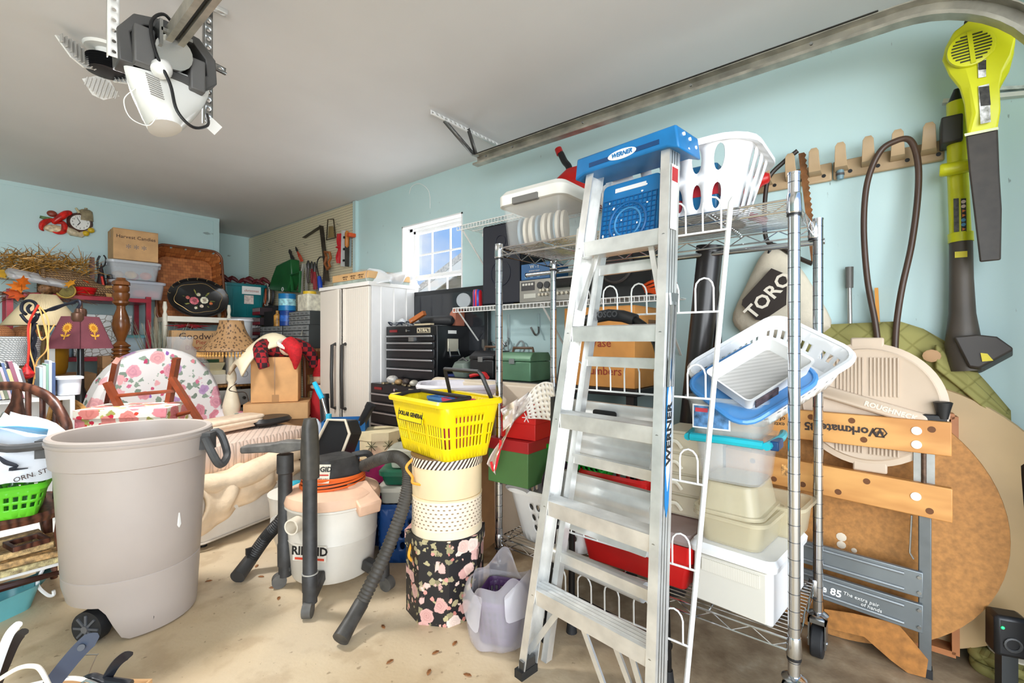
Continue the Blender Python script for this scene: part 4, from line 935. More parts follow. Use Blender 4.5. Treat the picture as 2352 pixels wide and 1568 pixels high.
for i in range(70):
    a = random.uniform(0, 6.28); q = V((.13*math.cos(a)*random.random(), .1*math.sin(a)*random.random(), .5)); b.tube([V((0, 0, .0)), q+V((q.x, q.y, random.uniform(-.05, .1)))], [.003, .0012], 3)
solo('dried_grass', 'spiky silver dried grass bunch behind the donation box corner', 'dried grass', b, plain((150, 150, 130), .7, 0, .2, 30), V((1.2, 5.02, .74)))['kind'] = 'stuff'
solo('grass_vase', 'plain white vase stand holding the silver dried grass', 'vase', B().lathe([(.06, 0), (.07, .3), (.04, .6), (.03, .76), (.02, .76)], 16), WHITE, V((1.2, 5.02, 0)))
# ================================================================ windsor chair, grey bin, hangers (left front)
WALN = wood((58, 30, 22), (110, 66, 48), .4, (1, 1, 1), 10)
wc = thing('windsor_chair', 'dark walnut windsor chair with splat at the left edge', 'chair', V((0, 0, 0)))
SD = 2.3
def w2(px, py, d=SD): return W(px, py, d)
seat_z = FL(60, 1150, .40).z
sc = FL(35, 1150, .40)
part('seat', B().loft([rr(.44, .42, .16, .385, 6, (.14, 3.0)), rr(.47, .45, .18, .41, 6, (.14, 3.0)), rr(.45, .43, .17, .425, 6, (.14, 3.0))]), WALN, wc)
archp = spline([w2(155, 1130, 2.16), w2(155, 1000, 2.16), w2(146, 960, 2.16), w2(115, 915, 2.18), w2(70, 892, 2.19), w2(20, 886, 2.2), w2(-40, 895, 2.2), w2(-80, 940, 2.2)], 5)
part('back_bow', B().tube(archp, .021, 10), WALN, wc)
for px, py in ((65, 898), (98, 910), (128, 935)): part('spindle', B().cyl(w2(px, py, 2.18), V((w2(px, 1000, 2.16).x, w2(px, 1000, 2.16).y, .42)), .011, n=8), WALN, wc)
sp = [w2(28, 893, 2.17), w2(44, 893, 2.17), w2(48, 925, 2.17), w2(52, 945, 2.17), w2(50, 985, 2.17), w2(12, 985, 2.17), w2(10, 945, 2.17), w2(24, 922, 2.17)]
part('splat', B().loft([sp, [p+V((.01, .02, 0)) for p in sp]]), WALN, wc)
for x, y in ((-.02, 2.84), (.32, 2.86), (-.02, 3.16), (.3, 3.16)):
    part('leg', B().tube([(x*1.1, y, 0), (x*1.06, y, .1), (x*1.04, y, .16), (x, y, .3), (x, y, .39)], [.014, .022, .016, .024, .015], 10), WALN, wc)
part('stretcher', B().tube([(-.02, 2.86, .12), (.14, 2.86, .13), (.32, 2.88, .12)], [.01, .018, .01], 8), plain((60, 34, 26), .25, 0, .1), wc)
part('stretcher', B().tube([(-.02, 3.14, .15), (.14, 3.14, .15), (.3, 3.16, .15)], [.01, .016, .01], 8), plain((110, 64, 40), .3, 0, .1), wc)
part('stretcher', B().tube([(.3, 2.88, .14), (.31, 3.0, .14), (.3, 3.14, .14)], [.01, .017, .01], 8), WALN, wc)
# green basket and bag on the seat
LIME = plain((98, 200, 40), .4, 0, .05)
gb = holes_basket('green_basket', 'lime green plastic basket with square holes on the windsor chair', .24, .19, .3, .24, .13, .03, V((.135, 2.88, .428)), -.2, LIME, lambda i, j: (.55, .6, False) if j in (1, 2) and i % 12 not in (0,) else None, 36, 4, 'basket', .008)
for k in range(5):
    tb = solo('glass_bottle', 'green glass bottle standing inside the lime basket', 'bottle', B().lathe([(.018, 0), (.018, .1), (.007, .13), (.007, .16)], 12), clear((90, 150, 90), .75, .1), V((.04+.045*k, 2.87, .437)), 0, 'bottles in the lime basket')
BAGW = plain((232, 238, 246), .35, 0, .04, 5, 0, .93)
bg = thing('shopping_bag', 'white plastic shopping bag with blue print lying over green basket', 'bag', V((.14, 2.82, .60)))
def bagf(u, v):
    a = 2*PI*u; r = (.24, .25, .23, .17, .1, .03)[min(5, int(v*5+.5))]
    return V((r*1.0*math.cos(a)*(1+.07*math.sin(5*a+9*v)), r*.8*math.sin(a)*(1+.08*math.cos(4*a+7*v)), (0, .05, .13, .19, .23, .25)[min(5, int(v*5+.5))]+.012*math.sin(7*a+11*v)))
part('film', B().grid(bagf, 44, 5), BAGW, bg, sub=1, sharp=60)
text('ORN. STYLE.', .026, (.09, -.2, .03), '-y', INK, bg, right=(1, .12, .2), up=(-.15, .3, 1))
part('bird_print', B().tube(spline([(-.02, -.2, .12), (.0, -.2, .09), (.03, -.205, .07), (.01, -.205, .06), (.06, -.2, .055)], 4), [.002, .004, .006, .008, .009, .009, .008, .007, .006, .006, .006, .006, .005, .005, .004, .003, .002], 6), plain((40, 44, 54), .5, 0, 0), bg)
part('blue_corner', B().grid(lambda u, v: V((-.1+.22*u, -.16+.04*v+.02*math.sin(6*u), .19+.03*math.sin(3*u+v))), 8, 2), plain((110, 184, 226), .35, 0, .05), bg, solid=.003)
# picture frames stacked under the chair seat
for i, (z, w, d, c, lb, rz) in enumerate(((.235, .34, .26, (196, 160, 112), 'carved tan picture frame lying on top of frame stack', .1), (.205, .4, .3, (176, 142, 96), 'carved brown picture frame in the middle of frame stack', -.05), (.175, .44, .32, (206, 178, 132), 'carved cream picture frame at bottom of frame stack', .04))):
    pf_ = thing('picture_frame', lb, 'picture frame', V((.12, 3.0, z)), rz, 'picture frames under the chair')
    for a, b_, c_, d_ in ((-w/2, w/2, -d/2, -d/2+.05), (-w/2, w/2, d/2-.05, d/2), (-w/2, -w/2+.05, -d/2+.05, d/2-.05), (w/2-.05, w/2, -d/2+.05, d/2-.05)):
        part('rail', B().bx(a, b_, c_, d_, 0, .027), plain(c, .6, 0, .35, 45, .5), pf_, bev=.004)
pd = solo('picture_frame', 'small dark walnut frame on top of the stacked frames', 'picture frame', B().loft([rr(.12, .12, .005, 0), rr(.12, .12, .005, .02), rr(.09, .09, .004, .02), rr(.09, .09, .004, .0)], loop=True), WALN, V((.22, 2.93, .264)), .2)
mt = thing('metal_stool', 'white scrolled metal stool under the windsor chair', 'stool', V((.12, 3.0, 0)))
part('top', B().bx(-.2, .2, -.13, .13, .155, .172), WHITE, mt)
for x in (-.12, -.08, .15):
    part('leg', B().tube(spline([(x, -.1, .155), (x-.02, -.1, .09), (x+.01, -.1, .03), (x+.03, -.1, .02), (x+.03, -.1, .04)], 5), .007, 6), WHITE, mt)
part('leg', B().cyl((-.15, .1, 0), (-.15, .1, .155), .008), WHITE, mt); part('leg', B().cyl((.15, .1, 0), (.15, .1, .155), .008), WHITE, mt)

# ---- grey wheeled trash bin
BIN = plain((180, 169, 161), .42, 0, .025, 3, .02)
cxy = FL(262, 1487)+V((-.015, .255, 0))
can = thing('trash_bin', 'large grey beige wheeled trash bin with black handles', 'trash bin', V((.505, 2.485, 0)), math.radians(-16))
def canring(r, z, notch=0):
    out = []
    for k in range(56):
        a = 2*PI*k/56; rx = r; zz = z
        out.append(V((rx*math.cos(a), rx*math.sin(a), zz)))
    return out
def can_bottom(k):      # raised arch over each wheel at the left side
    a = math.degrees(2*PI*k/56+PI) % 360
    e = min(1, max(0, (268-a)/24))*min(1, max(0, (a-96)/26)); return .135*e*e*(3-2*e)
R0, R1, HH = .218, .258, .775
rings = []
def rad(z): return R0+(R1-R0)*z/HH
base = [V((rad(0)*math.cos(2*PI*k/56+PI), rad(0)*math.sin(2*PI*k/56+PI), can_bottom(k))) for k in range(56)]
def ringz(r, z): return [V((r*math.cos(2*PI*k/56+PI), r*math.sin(2*PI*k/56+PI), max(z, can_bottom(k)+.0*z))) for k in range(56)]
rings = [[p*V((.0,)).x if False else V((p.x*.93, p.y*.93, p.z+.004)) for p in base], [V((p.x*.985, p.y*.985, p.z+.006)) for p in base], [V((p.x, p.y, p.z+.022)) for p in base]]
for z, dr_ in ((.20, 0), (.235, 0), (.238, -.0025), (.243, 0), (.45, 0), (HH-.115, 0), (HH-.11, .012), (HH-.03, .016), (HH-.026, .02), (HH-.016, .021), (HH-.012, .016), (HH-.002, .018), (HH+.004, .012), (HH+.002, -.004), (HH-.02, -.008), (HH-.3, -.012), (.26, -.012)):
    rings.append(ringz(rad(z)+dr_, z))
part('body', B().loft(rings, False, True), BIN, can)
part('floor_panel', B().lathe([(R0-.02, .2), (R0-.012, .21)], 40), BIN, can)
for a in (PI*1.28+PI, ):
    pass
def canp(a, r, z): return V((r*math.cos(a), r*math.sin(a), z))
wa = PI*1.28
for s, dist in ((0, 0), ):
    c_ = canp(wa, .185, .062); ax = V((-math.sin(wa), math.cos(wa), 0)); ax = V((math.cos(wa), math.sin(wa), 0))
    wh = part('wheel', B().tube([c_-ax*.022, c_-ax*.022, c_+ax*.022, c_+ax*.022], [.052, .062, .062, .052], 24), RUBBER, can)
    for k in range(8):
        aa = k*PI/4; v1 = ax.cross(V((0, 0, 1))); dv = v1*math.cos(aa)+V((0, 0, 1))*math.sin(aa)
        part('spoke', B().bar(c_+ax*.024+dv*.01, c_+ax*.024+dv*.05, .008, .006, ax), plain((90, 92, 96), .5, .1, .1), wh)
    part('hub', B().cyl(c_-ax*.02, c_+ax*.032, .013), plain((110, 110, 112), .5, .2, 0), wh)
c2_ = canp(wa+.95, .16, .062); ax2 = V((math.cos(wa), math.sin(wa), 0))
part('wheel', B().cyl(c2_-ax2*.02, c2_+ax2*.02, .06, n=20), RUBBER, can)
def handle(a, out, drop, lng):
    n_ = canp(a, 1, 0); s_ = V((-n_.y, n_.x, 0)); p = canp(a, R1+.015, HH-.03)
    h_ = part('handle', B().tube(spline([p+s_*.05, p+n_*out*.5+s_*.06+V((0, 0, -.0)), p+n_*out+s_*.05+V((0, 0, drop)), p+n_*(out+.01)-s_*.02+V((0, 0, drop-.03)), p+n_*out-s_*.05+V((0, 0, drop)), p+n_*out*.4-s_*.05], 4), .016, 8), DGREY, can)
    part('handle_block', B().box(p+n_*.012+V((0, 0, -.02)), (.05, .05, .07), Matrix.Rotation(a, 3, 'Z')), DGREY, h_)
handle(math.radians(-28), .07, -.09, 0); handle(math.radians(170), .2, .03, 0)
part('highlight_streak', B().lathe([(.002, -.03), (.009, -.018), (.007, .0), (.003, .03)], 10, sx=.15), PAPER, can, loc=canp(math.radians(-50), rad(.45)+.0005, .42), rot=(0, 0, math.radians(-50)))  # white sliver standing in for the highlight on the bin's glossy side

# ---- turquoise scoop on the floor
sq = FL(20, 1395)
so = thing('cat_litter_scoop', 'turquoise plastic watering pan with spout on the floor at left', 'pan', V((.13, 2.9, 0)), .5)
TQ = plain((112, 188, 196), .35, 0, .05)
part('pan', B().loft([rr(.2, .13, .05, 0), rr(.25, .17, .06, .09), rr(.255, .175, .06, .095), rr(.24, .16, .055, .093), rr(.19, .12, .05, .006)]), TQ, so)
part('spout', B().add([(.11, -.03, .05), (.11, .03, .05), (.2, .02, .105), (.2, -.02, .105), (.11, -.035, .1), (.11, .035, .1)], [(0, 1, 2, 3), (0, 3, 4), (1, 5, 2)]), plain((84, 140, 146), .4, 0, .05), so, solid=.003)
# ---- clothes hangers in a crate at the lower left
def hanger(label, mat, pts_px, d, r, flat=0, hook=True, cat='clothes hanger'):
    t = thing('clothes_hanger', label, cat, (0, 0, 0), 0, 'clothes hangers at lower left')
    pts = spline([W(px, py, d) for px, py in pts_px], 5)
    if flat:
        nrm = (W(100, 1500, d)-V((0, 0, CAMH))).normalized(); rg = []
        for i, p in enumerate(pts):
            tg = (pts[min(i+1, len(pts)-1)]-pts[max(i-1, 0)]).normalized(); s_ = tg.cross(nrm).normalized()
            k = 1 if i > 3 else .25+.19*i
            rg.append([p+s_*flat*k+nrm*.006, p+s_*flat*k-nrm*.004, p-s_*flat*k-nrm*.012, p-s_*flat*k+nrm*.006])
        part('shoulder_arm', B().loft(rg), mat, t)
    else: part('shoulder_arm', B().tube(pts, r, 8), mat, t)
    return t
HB = plain((30, 32, 38), .3, 0, 0)
hg = hanger('black flat hanger arm with strap notch pointing at bin wheel', plain((74, 84, 102), .3, .1, .05), [(226, 1457), (200, 1475), (165, 1512), (115, 1575), (60, 1650)], 1.25, .01, .02)
part('strap_notch', B().cyl(W(186, 1487, 1.235), W(186, 1487, 1.265), .008), HB, hg)
hanger('black curved hanger arm at the bottom of the floor left of ladder', HB, [(305, 1500), (285, 1508), (262, 1530), (235, 1575), (190, 1640)], 1.28, .012, .012)
hanger('thick black hanger arm at the left edge', plain((40, 38, 38), .35, 0, 0), [(66, 1450), (50, 1455), (32, 1480), (10, 1530), (-20, 1600)], 1.25, .012, .011)
hanger('clear plastic hanger arm at the left edge', clear((236, 238, 240), .6, .08), [(52, 1432), (38, 1438), (20, 1460), (0, 1510), (-20, 1570)], 1.22, .01, .01)
hanger('white tubular hanger across the lower left corner', plain((240, 232, 216), .35, 0, 0), [(-15, 1568), (40, 1535), (75, 1529), (95, 1540), (120, 1590)], 1.2, .0055)
hanger('white tubular hanger lying behind the black hanger arm', plain((240, 236, 226), .35, 0, 0), [(60, 1575), (120, 1562), (170, 1557), (215, 1568), (250, 1590)], 1.26, .0055)
hanger('thin wire hanger bent beside the bin wheel', STEEL, [(185, 1504), (222, 1503), (221, 1507), (200, 1560), (195, 1620)], 1.3, .0015)
hk = thing('clothes_hanger', 'chrome and black clip hanger at the bottom edge', 'clothes hanger', (0, 0, 0), 0, 'clothes hangers at lower left')
part('clip', B().tube(spline([W(195, 1562, 1.27), W(212, 1556, 1.27), W(235, 1562, 1.27), W(300, 1572, 1.27)]), .012, 8), HB, hk); part('hook', B().tube(spline([W(185, 1572, 1.25), W(200, 1563, 1.25), W(225, 1572, 1.25)]), .004, 6), CHROME, hk)
hc = FL(120, 1850)
hx = thing('hanger_crate', 'open cardboard tray holding clothes hangers at lower left', 'box', V((W(90, 1600, 1.25).x, W(90, 1600, 1.25).y, 0)), math.radians(40))
for a, b_, c_, d_ in ((-.2, .2, -.15, -.143), (-.2, .2, .143, .15), (-.2, -.193, -.143, .143), (.193, .2, -.143, .143)): part('side', B().bx(a, b_, c_, d_, .006, .1), CARD, hx)
part('bottom', B().bx(-.2, .2, -.15, .15, 0, .006), CARD, hx)
# ================================================================ pegboard wall and its bench
def pegp(px, py, off=.04): return AX(px, py, XR-.018-off)
be = thing('tool_bench', 'narrow wooden bench along the pegboard wall', 'bench', V((0, 0, 0)))
part('top', B().bx(2.08, 2.47, 4.15, 5.5, 1.06, 1.085), wood((120, 84, 56), (160, 120, 84)), be)
for y in (4.18, 5.46):
    for x in (2.1, 2.44): part('leg', B().bx(x-.02, x+.02, y-.02, y+.02, 0, 1.06), OAK, be)
DRW = clear((120, 122, 124), .75, .2)
def organizer(label, y0, w, z, nr, nc, x=2.12, h=.22):
    t = thing('drawer_organizer', label, 'organizer', V((x, y0, z)), 0, 'small parts organizers')
    part('case', B().bx(.012, .16, 0, w, 0, h), plain((62, 64, 64), .5, 0, .06), t)
    dm = mesh('drawer', B().bx(0, .02, -w/nc*.45, w/nc*.45, -h/nr*.42, h/nr*.42), clear((150, 152, 150), .8, .15)); pm = mesh('pull', B().box((-.006, 0, 0), (.012, w/nc*.4, .006)), plain((90, 92, 92), .4, 0, 0))
    for r in range(nr):
        for c in range(nc):
            dd = part('drawer', dm, None, t, loc=(0, w*(c+.5)/nc, h*(r+.5)/nr)); part('pull', pm, None, dd)
organizer('grey drawer organizer at bench left behind plaid doll', 4.74, .5, 1.087, 4, 5); organizer('grey drawer organizer at bench right beside resin cabinet', 4.2, .5, 1.087, 4, 5)
organizer('upper grey drawer organizer standing on the bench organizers', 4.22, .4, 1.309, 3, 5, 2.14, .13)
# paint cans on organizers
def paint_can(label, loc, r, h, c1, c2):
    t = thing('paint_can', label, 'paint can', loc)
    part('body', B().lathe([(r, 0), (r*1.02, .004), (r, .01), (r, h-.01), (r*1.03, h-.004), (r*1.02, h), (r*.9, h), (r*.88, h-.006)], 26), plain(c1, .35, 0, .05), t)
    part('label_band', B().lathe([(r*1.005, h*.3), (r*1.005, h*.7)], 26, cap=False), plain(c2, .4, 0, .25, 30), t)
    part('bail', B().tube(arc((0, 0, h*.75), r*1.04, PI*.1, PI*.9, 12, 'yz', r*.9), .002, 5), STEEL, t); return t
paint_can('dark blue paint can with yellow lid band on bench organizer', V((2.2, 4.78, 1.309)), .072, .15, (20, 62, 140), (40, 90, 170))
paint_can('light blue paint can stacked on the dark blue can', V((2.2, 4.78, 1.461)), .082, .17, (20, 120, 180), (150, 200, 220))
bz = thing('yellow_lid_tub', 'white carton with yellow cap on the upper organizer', 'tub', V((2.22, 4.36, 1.441)))
part('body', B().bx(-.07, .07, -.1, .1, 0, .16), plain((226, 216, 196), .5, 0, .15, 20), bz, bev=.004); part('cap', B().lathe([(.06, .16), (.06, .19)], 16), plain((226, 186, 40), .4, 0, 0), bz)
solo('spray_bottle', 'small amber and blue bottle beside the dark blue paint can', 'bottle', B().lathe([(.035, 0), (.035, .11), (.015, .13), (.015, .16)], 14), plain((180, 130, 60), .4, 0, .4, 20), V((2.18, 4.96, 1.309)))
# black shelf with red fronted bins
bs = thing('bin_rack', 'black rack of red fronted hardware bins on the bench left end', 'rack', V((2.14, 5.27, 1.087)))
part('frame', B().bx(.13, .2, 0, .22, 0, .46), plain((34, 34, 36), .5, 0, 0), bs)
for k in range(4):
    dd = part('bin', B().bx(0, .13, .01, .21, .02+k*.11, .1+k*.11), plain((52, 40, 44), .5, 0, .05), bs); part('red_front', B().bx(-.004, 0, .02, .2, .025+k*.11, .055+k*.11), plain((150, 36, 50), .4, 0, .05), dd); part('clear_front', B().bx(-.003, 0, .02, .2, .058+k*.11, .095+k*.11), clear((200, 180, 180), .6), dd)
solo('corrugated_bin', 'black ribbed plastic bin between red bins and paint cans', 'bin', B().loft([[V((x+(.006 if k % 2 else 0), y, z)) for k, (x, y) in enumerate([(-.06, -.1+.2*i/16) for i in range(17)]+[(.08, .1), (.08, -.1)])] for z in (0, .38)]), plain((26, 26, 28), .5, 0, 0), V((2.22, 5.13, 1.087)))
# coils of cord hanging on hooks
def hookpeg(px, py): 
    p = AX(px, py, XR-.018)
    return B().tube([p, p+V((-.035, 0, -.002)), p+V((-.045, 0, .014))], .0022, 5)
for i, (px, py) in enumerate(((605, 576), (624, 574), (640, 556), (655, 565), (707, 562), (783, 517), (768, 603))):
    solo('peg_hook', 'bare wire hook on the pegboard', 'hook', hookpeg(px, py), CHROME, group='bare pegboard hooks')
for i, (px, c, lb) in enumerate(((604, (206, 92, 40), 'orange extension cord looped on the pegboard'), (612, (214, 208, 196), 'white extension cord looped on the pegboard'), (622, (34, 34, 34), 'black extension cord looped on the pegboard'))):
    b = B()
    for k in range(4):
        p = pegp(px, 650, .03+.012*k); q = pegp(px, 704, .03+.012*k); m = (p+q)/2; w = .04+.01*k
        b.tube([m+V((0, w*math.cos(a)*(.9+.1*k), (p.z-q.z)/2*math.sin(a)*.96)) for a in [2*PI*j/20 for j in range(20)]], .007, 6, True)
    solo('extension_cord', lb, 'cord', b, plain(c, .5, 0, 0))
# green hand spreader
gs = thing('seed_spreader', 'green handheld seed spreader hanging on the pegboard', 'spreader', V((0, 0, 0)))
GRN = plain((24, 92, 44), .35, 0, .08)
o1 = [pegp(*p, .05) for p in ((688, 597), (655, 612), (644, 640), (637, 665), (645, 668), (680, 672), (690, 640))]
part('hopper', B().loft([o1, [p+V((-.1, 0, .0)) for p in o1]]), GRN, gs, bev=.012)
o2 = [pegp(*p, .16) for p in ((668, 632), (690, 624), (688, 670), (672, 668))]
part('grip', B().tube([*o2], .014, 8, True), GRN, gs)
part('badge', B().tube([pegp(650, 664, .155)+V((-.005, .02*math.cos(a), .02*math.sin(a))) for a in [2*PI*k/12 for k in range(12)]], .003, 5, True), PAPER, gs)
# framing square, saws, rope, levels
sqm = plain((72, 66, 58), .4, .6, .15, 20)
fs = thing('framing_square', 'dark steel framing square hanging on the pegboard', 'square', V((0, 0, 0)))
part('long_leg', B().bar(pegp(738, 518, .05), pegp(752, 645, .05), .004, .045, (1, 0, 0)), sqm, fs); part('short_leg', B().bar(pegp(738, 520, .05), pegp(698, 546, .05), .004, .04, (1, 0, 0)), sqm, fs)
hs = thing('hand_saw', 'hand saw with worn wooden handle hanging on the pegboard', 'saw', V((0, 0, 0)))
part('handle', B().tube([pegp(*p, .07) for p in ((746, 578), (757, 580), (760, 592), (755, 602), (758, 612), (752, 618), (746, 605), (750, 590))], .014, 7, True), plain((146, 84, 42), .5, 0, .15), hs)
bl_ = [pegp(*p, .06) for p in ((744, 585), (754, 612), (745, 655), (741, 655))]
part('blade', B().loft([bl_, [p+V((-.002, 0, 0)) for p in bl_]]), plain((96, 84, 72), .45, .6, .2, 20), hs)
sh = thing('pegboard_rack', 'rusty wire rack holding sandpaper sheets on the pegboard', 'rack', V((0, 0, 0)))
rgp = [pegp(*p, .03) for p in ((753, 504), (766, 503), (771, 546), (750, 551))]
part('wire_frame', B().tube(rgp, .006, 6, True), plain((60, 50, 36), .6, .5, .2), sh)
part('sandpaper', B().loft([[pegp(*p, .028) for p in ((755, 520), (765, 519), (768, 544), (753, 547))], [pegp(*p, .022) for p in ((755, 520), (765, 519), (768, 544), (753, 547))]]), stripes((122, 138, 92), (176, 120, 70), 70, axis='Y'), sh)
rd = thing('red_rope', 'hank of bright red cord tied in the middle on pegboard', 'rope', V((0, 0, 0)))
for k in range(6):
    b = B().tube(spline([pegp(776+k*1.6, 537, .03+.006*(k % 2)), pegp(775+k*2.0, 555, .04), pegp(778+k*1.0, 572, .045), pegp(773+k*2.6, 590, .04), pegp(775+k*2, 604, .03)]), .009, 6); part('strand', b, plain((196, 24, 34), .5, 0, 0), rd)
part('tie', B().tube([pegp(780, 568, .04)+V((.03*math.sin(a), .035*math.cos(a), 0)) for a in [2*PI*k/12 for k in range(12)]], .006, 6, True), plain((196, 24, 34), .5, 0, 0), rd)
lv = thing('spirit_level', 'white aluminium level hanging beside the red cord', 'level', V((0, 0, 0)))
part('beam', B().bar(pegp(791, 530, .03), pegp(789, 612, .03), .03, .045, (1, 0, 0)), plain((226, 226, 224), .4, .3, 0), lv)
for py in (545, 572, 598): part('vial', B().box(pegp(791-(py-530)*.02, py, .055), (.012, .02, .02)), BLACK, lv)
wh_ = solo('wood_chisel', 'orange wooden handled chisel hanging between level and bar clamp', 'chisel', B().tube([pegp(797, 530, .03), pegp(797, 535, .03), pegp(797, 562, .03), pegp(796, 568, .03)], [.01, .02, .022, .012], 10), plain((196, 122, 54), .4, 0, .1))
ms = solo('miter_blade', 'grey steel saw blade beside the bar clamp', 'blade', B().bar(pegp(797, 566, .03), pegp(797, 612, .03), .003, .045, (1, 0, 0)), plain((90, 90, 88), .4, .7, .1))
bc_ = thing('bar_clamp', 'bar clamp with orange jaw hanging at pegboard right edge', 'clamp', V((0, 0, 0)))
part('bar', B().bar(pegp(806, 540, .03), pegp(804, 612, .03), .008, .02, (1, 0, 0)), STEEL, bc_); part('jaw', B().box(pegp(807, 540, .05), (.07, .05, .035)), plain((214, 84, 30), .4, 0, 0), bc_, bev=.005)
# middle cluster of hand tools
tl = [((665, 573), (673, 602), (40, 38, 36), .012, 'black long nosed pliers', 'pliers'), ((679, 567), (692, 600), (196, 70, 44), .008, 'caulking rod with red knob', 'tool'), ((708, 598), (708, 650), (70, 60, 56), .014, 'black handled hammer', 'hammer'), ((716, 600), (717, 650), (120, 28, 34), .012, 'red handled nipper', 'nippers'), ((723, 602), (722, 665), (150, 30, 40), .012, 'red handled bolt cutter', 'cutter')]
for (a, b_, c, r, lb, cat) in tl:
    t = thing(cat.replace(' ', '_'), lb+' hanging in the pegboard middle', cat, V((0, 0, 0)))
    p, q = pegp(*a, .05), pegp(*b_, .05); m = p.lerp(q, .35)
    part('head', B().tube([p, p.lerp(m, .5), m], [r*.6, r*1.6, r*1.2], 8), plain((70, 68, 66), .4, .7, .1), t)
    part('grip', B().tube([m, m.lerp(q, .5)+V((0, .012, 0)), q], r, 8), plain(c, .45, 0, .05), t)
    if cat != 'hammer': part('grip', B().tube([m, m.lerp(q, .5)+V((0, -.03, 0)), q+V((0, -.03, 0))], r, 8), plain(c, .45, 0, .05), t)
cw = thing('coping_saw', 'black bow saw with blue handle hanging on the pegboard', 'saw', V((0, 0, 0)))
part('bow', B().tube(spline([pegp(734, 640, .06), pegp(728, 610, .06), pegp(733, 592, .06), pegp(745, 590, .06)]), .006, 6), BLACK, cw); part('grip', B().tube([pegp(733, 635, .06), pegp(735, 650, .06), pegp(736, 667, .06)], [.018, .026, .02], 10), plain((24, 70, 180), .4, 0, 0), cw)
gw_ = thing('garden_wire', 'grey looped cable dangling from the pegboard middle', 'cable', V((0, 0, 0)))
for k in range(3): part('loop', B().tube(spline([pegp(695+3*k, 605, .06), pegp(691+2*k, 640, .07), pegp(694+2*k, 690, .07), pegp(702-k, 720, .07), pegp(706-2*k, 660, .06), pegp(700+2*k, 606, .06)]), .006, 6), plain((150, 146, 136), .4, .2, .1), gw_)
part('tail', B().tube(spline([pegp(700, 715, .07), pegp(697, 745, .25), pegp(692, 770, .45)]), .005, 6), plain((170, 166, 150), .4, .1, .1), gw_)
# ---- cardboard boxes with plush doll
bxp = V((1.74, 3.92, 0))
carton('cardboard_box', 'plain tall carton at the bottom of the doll stack', .4, .34, .53, bxp, -.2, CARD2)
lowb = carton('cardboard_box', 'flat wide carton with shiny tape under the upright carton', .46, .36, .13, bxp+V((0, 0, .532)), -.55, CARD)
upb = carton('cardboard_box', 'upright tan carton carrying the plaid plush doll', .34, .26, .36, bxp+V((-.01, .02, .665)), -.55, plain((208, 158, 104), .75, 0, .05, 9))
part('corner_label', B().bx(-.172, -.1705, -.1, .0, .2, .32), PAPER, upb)
part('tape_patch', B().bx(-.02, .03, -.132, -.1305, .0, .06), TAPE, upb); part('tape_seam', B().bx(-.004, .004, -.1315, -.1302, 0, .36), TAPE, upb)
def m_plaid():
    t = NT('buffalo_plaid'); v = t.mp()
    a = t.n('ShaderNodeTexChecker', Scale=26); t.l(v, a.inputs['Vector']); a.inputs['Color1'].default_value = srgb((150, 20, 30)); a.inputs['Color2'].default_value = srgb((40, 14, 20))
    t.col(a.outputs['Color']); return t.fin(.85)
PLD = m_plaid(); KNIT = plain((184, 20, 30), .8, 0, .12, 40)
pd_ = thing('plush_doll', 'plush doll in red plaid with knit hat draped over the carton', 'doll', bxp+V((0, -.02, 1.027)))
part('torso', B().ell((0, .02, .07), (.17, .13, .085)), PLD, pd_)
part('arm', B().tube(spline([(-.12, 0, .09), (-.19, -.08, .06), (-.21, -.16, -.02), (-.2, -.18, -.08)], 4), [.06, .06, .06, .055, .055, .05, .05, .05, .045, .04, .04, .04, .035], 10), PLD, pd_)
part('arm', B().tube(spline([(.1, .0, .1), (.2, -.02, .06), (.26, -.02, -.02), (.27, -.02, -.1)], 4), [.06, .06, .06, .055, .055, .05, .05, .05, .045, .04, .04, .04, .035], 10), PLD, pd_)
part('head', B().ell((.0, -.12, .07), (.06, .06, .06)), plain((222, 196, 170), .7, 0, .05), pd_)
part('hat', B().tube(spline([(.0, -.13, .1), (.02, -.19, .06), (.03, -.2, -.02), (.03, -.19, -.1)], 4), [.07, .07, .068, .065, .062, .058, .052, .046, .04, .03, .022, .014, .006], 12), KNIT, pd_)
part('hat_brim', B().tube([V((.0+.07*math.cos(a), -.13+.05*math.sin(a), .1+.03*math.sin(a))) for a in [2*PI*k/14 for k in range(14)]], .018, 7, True), plain((236, 228, 216), .9, 0, .05), pd_)
cl = thing('cream_pillow_sack', 'cream cotton sack draped over the plush doll', 'cloth', bxp+V((-.03, .02, 1.12)))
def clf(u, v): 
    x = -.3+.44*u; y = -.14+.26*v; z = .1-.62*(u-.62)**2-.3*(v-.5)**2+.015*math.sin(9*u+3*v); return V((x, y, z-.02))
part('cloth', B().grid(clf, 16, 8), plain((232, 220, 188), .8, 0, .04), cl, solid=.02)
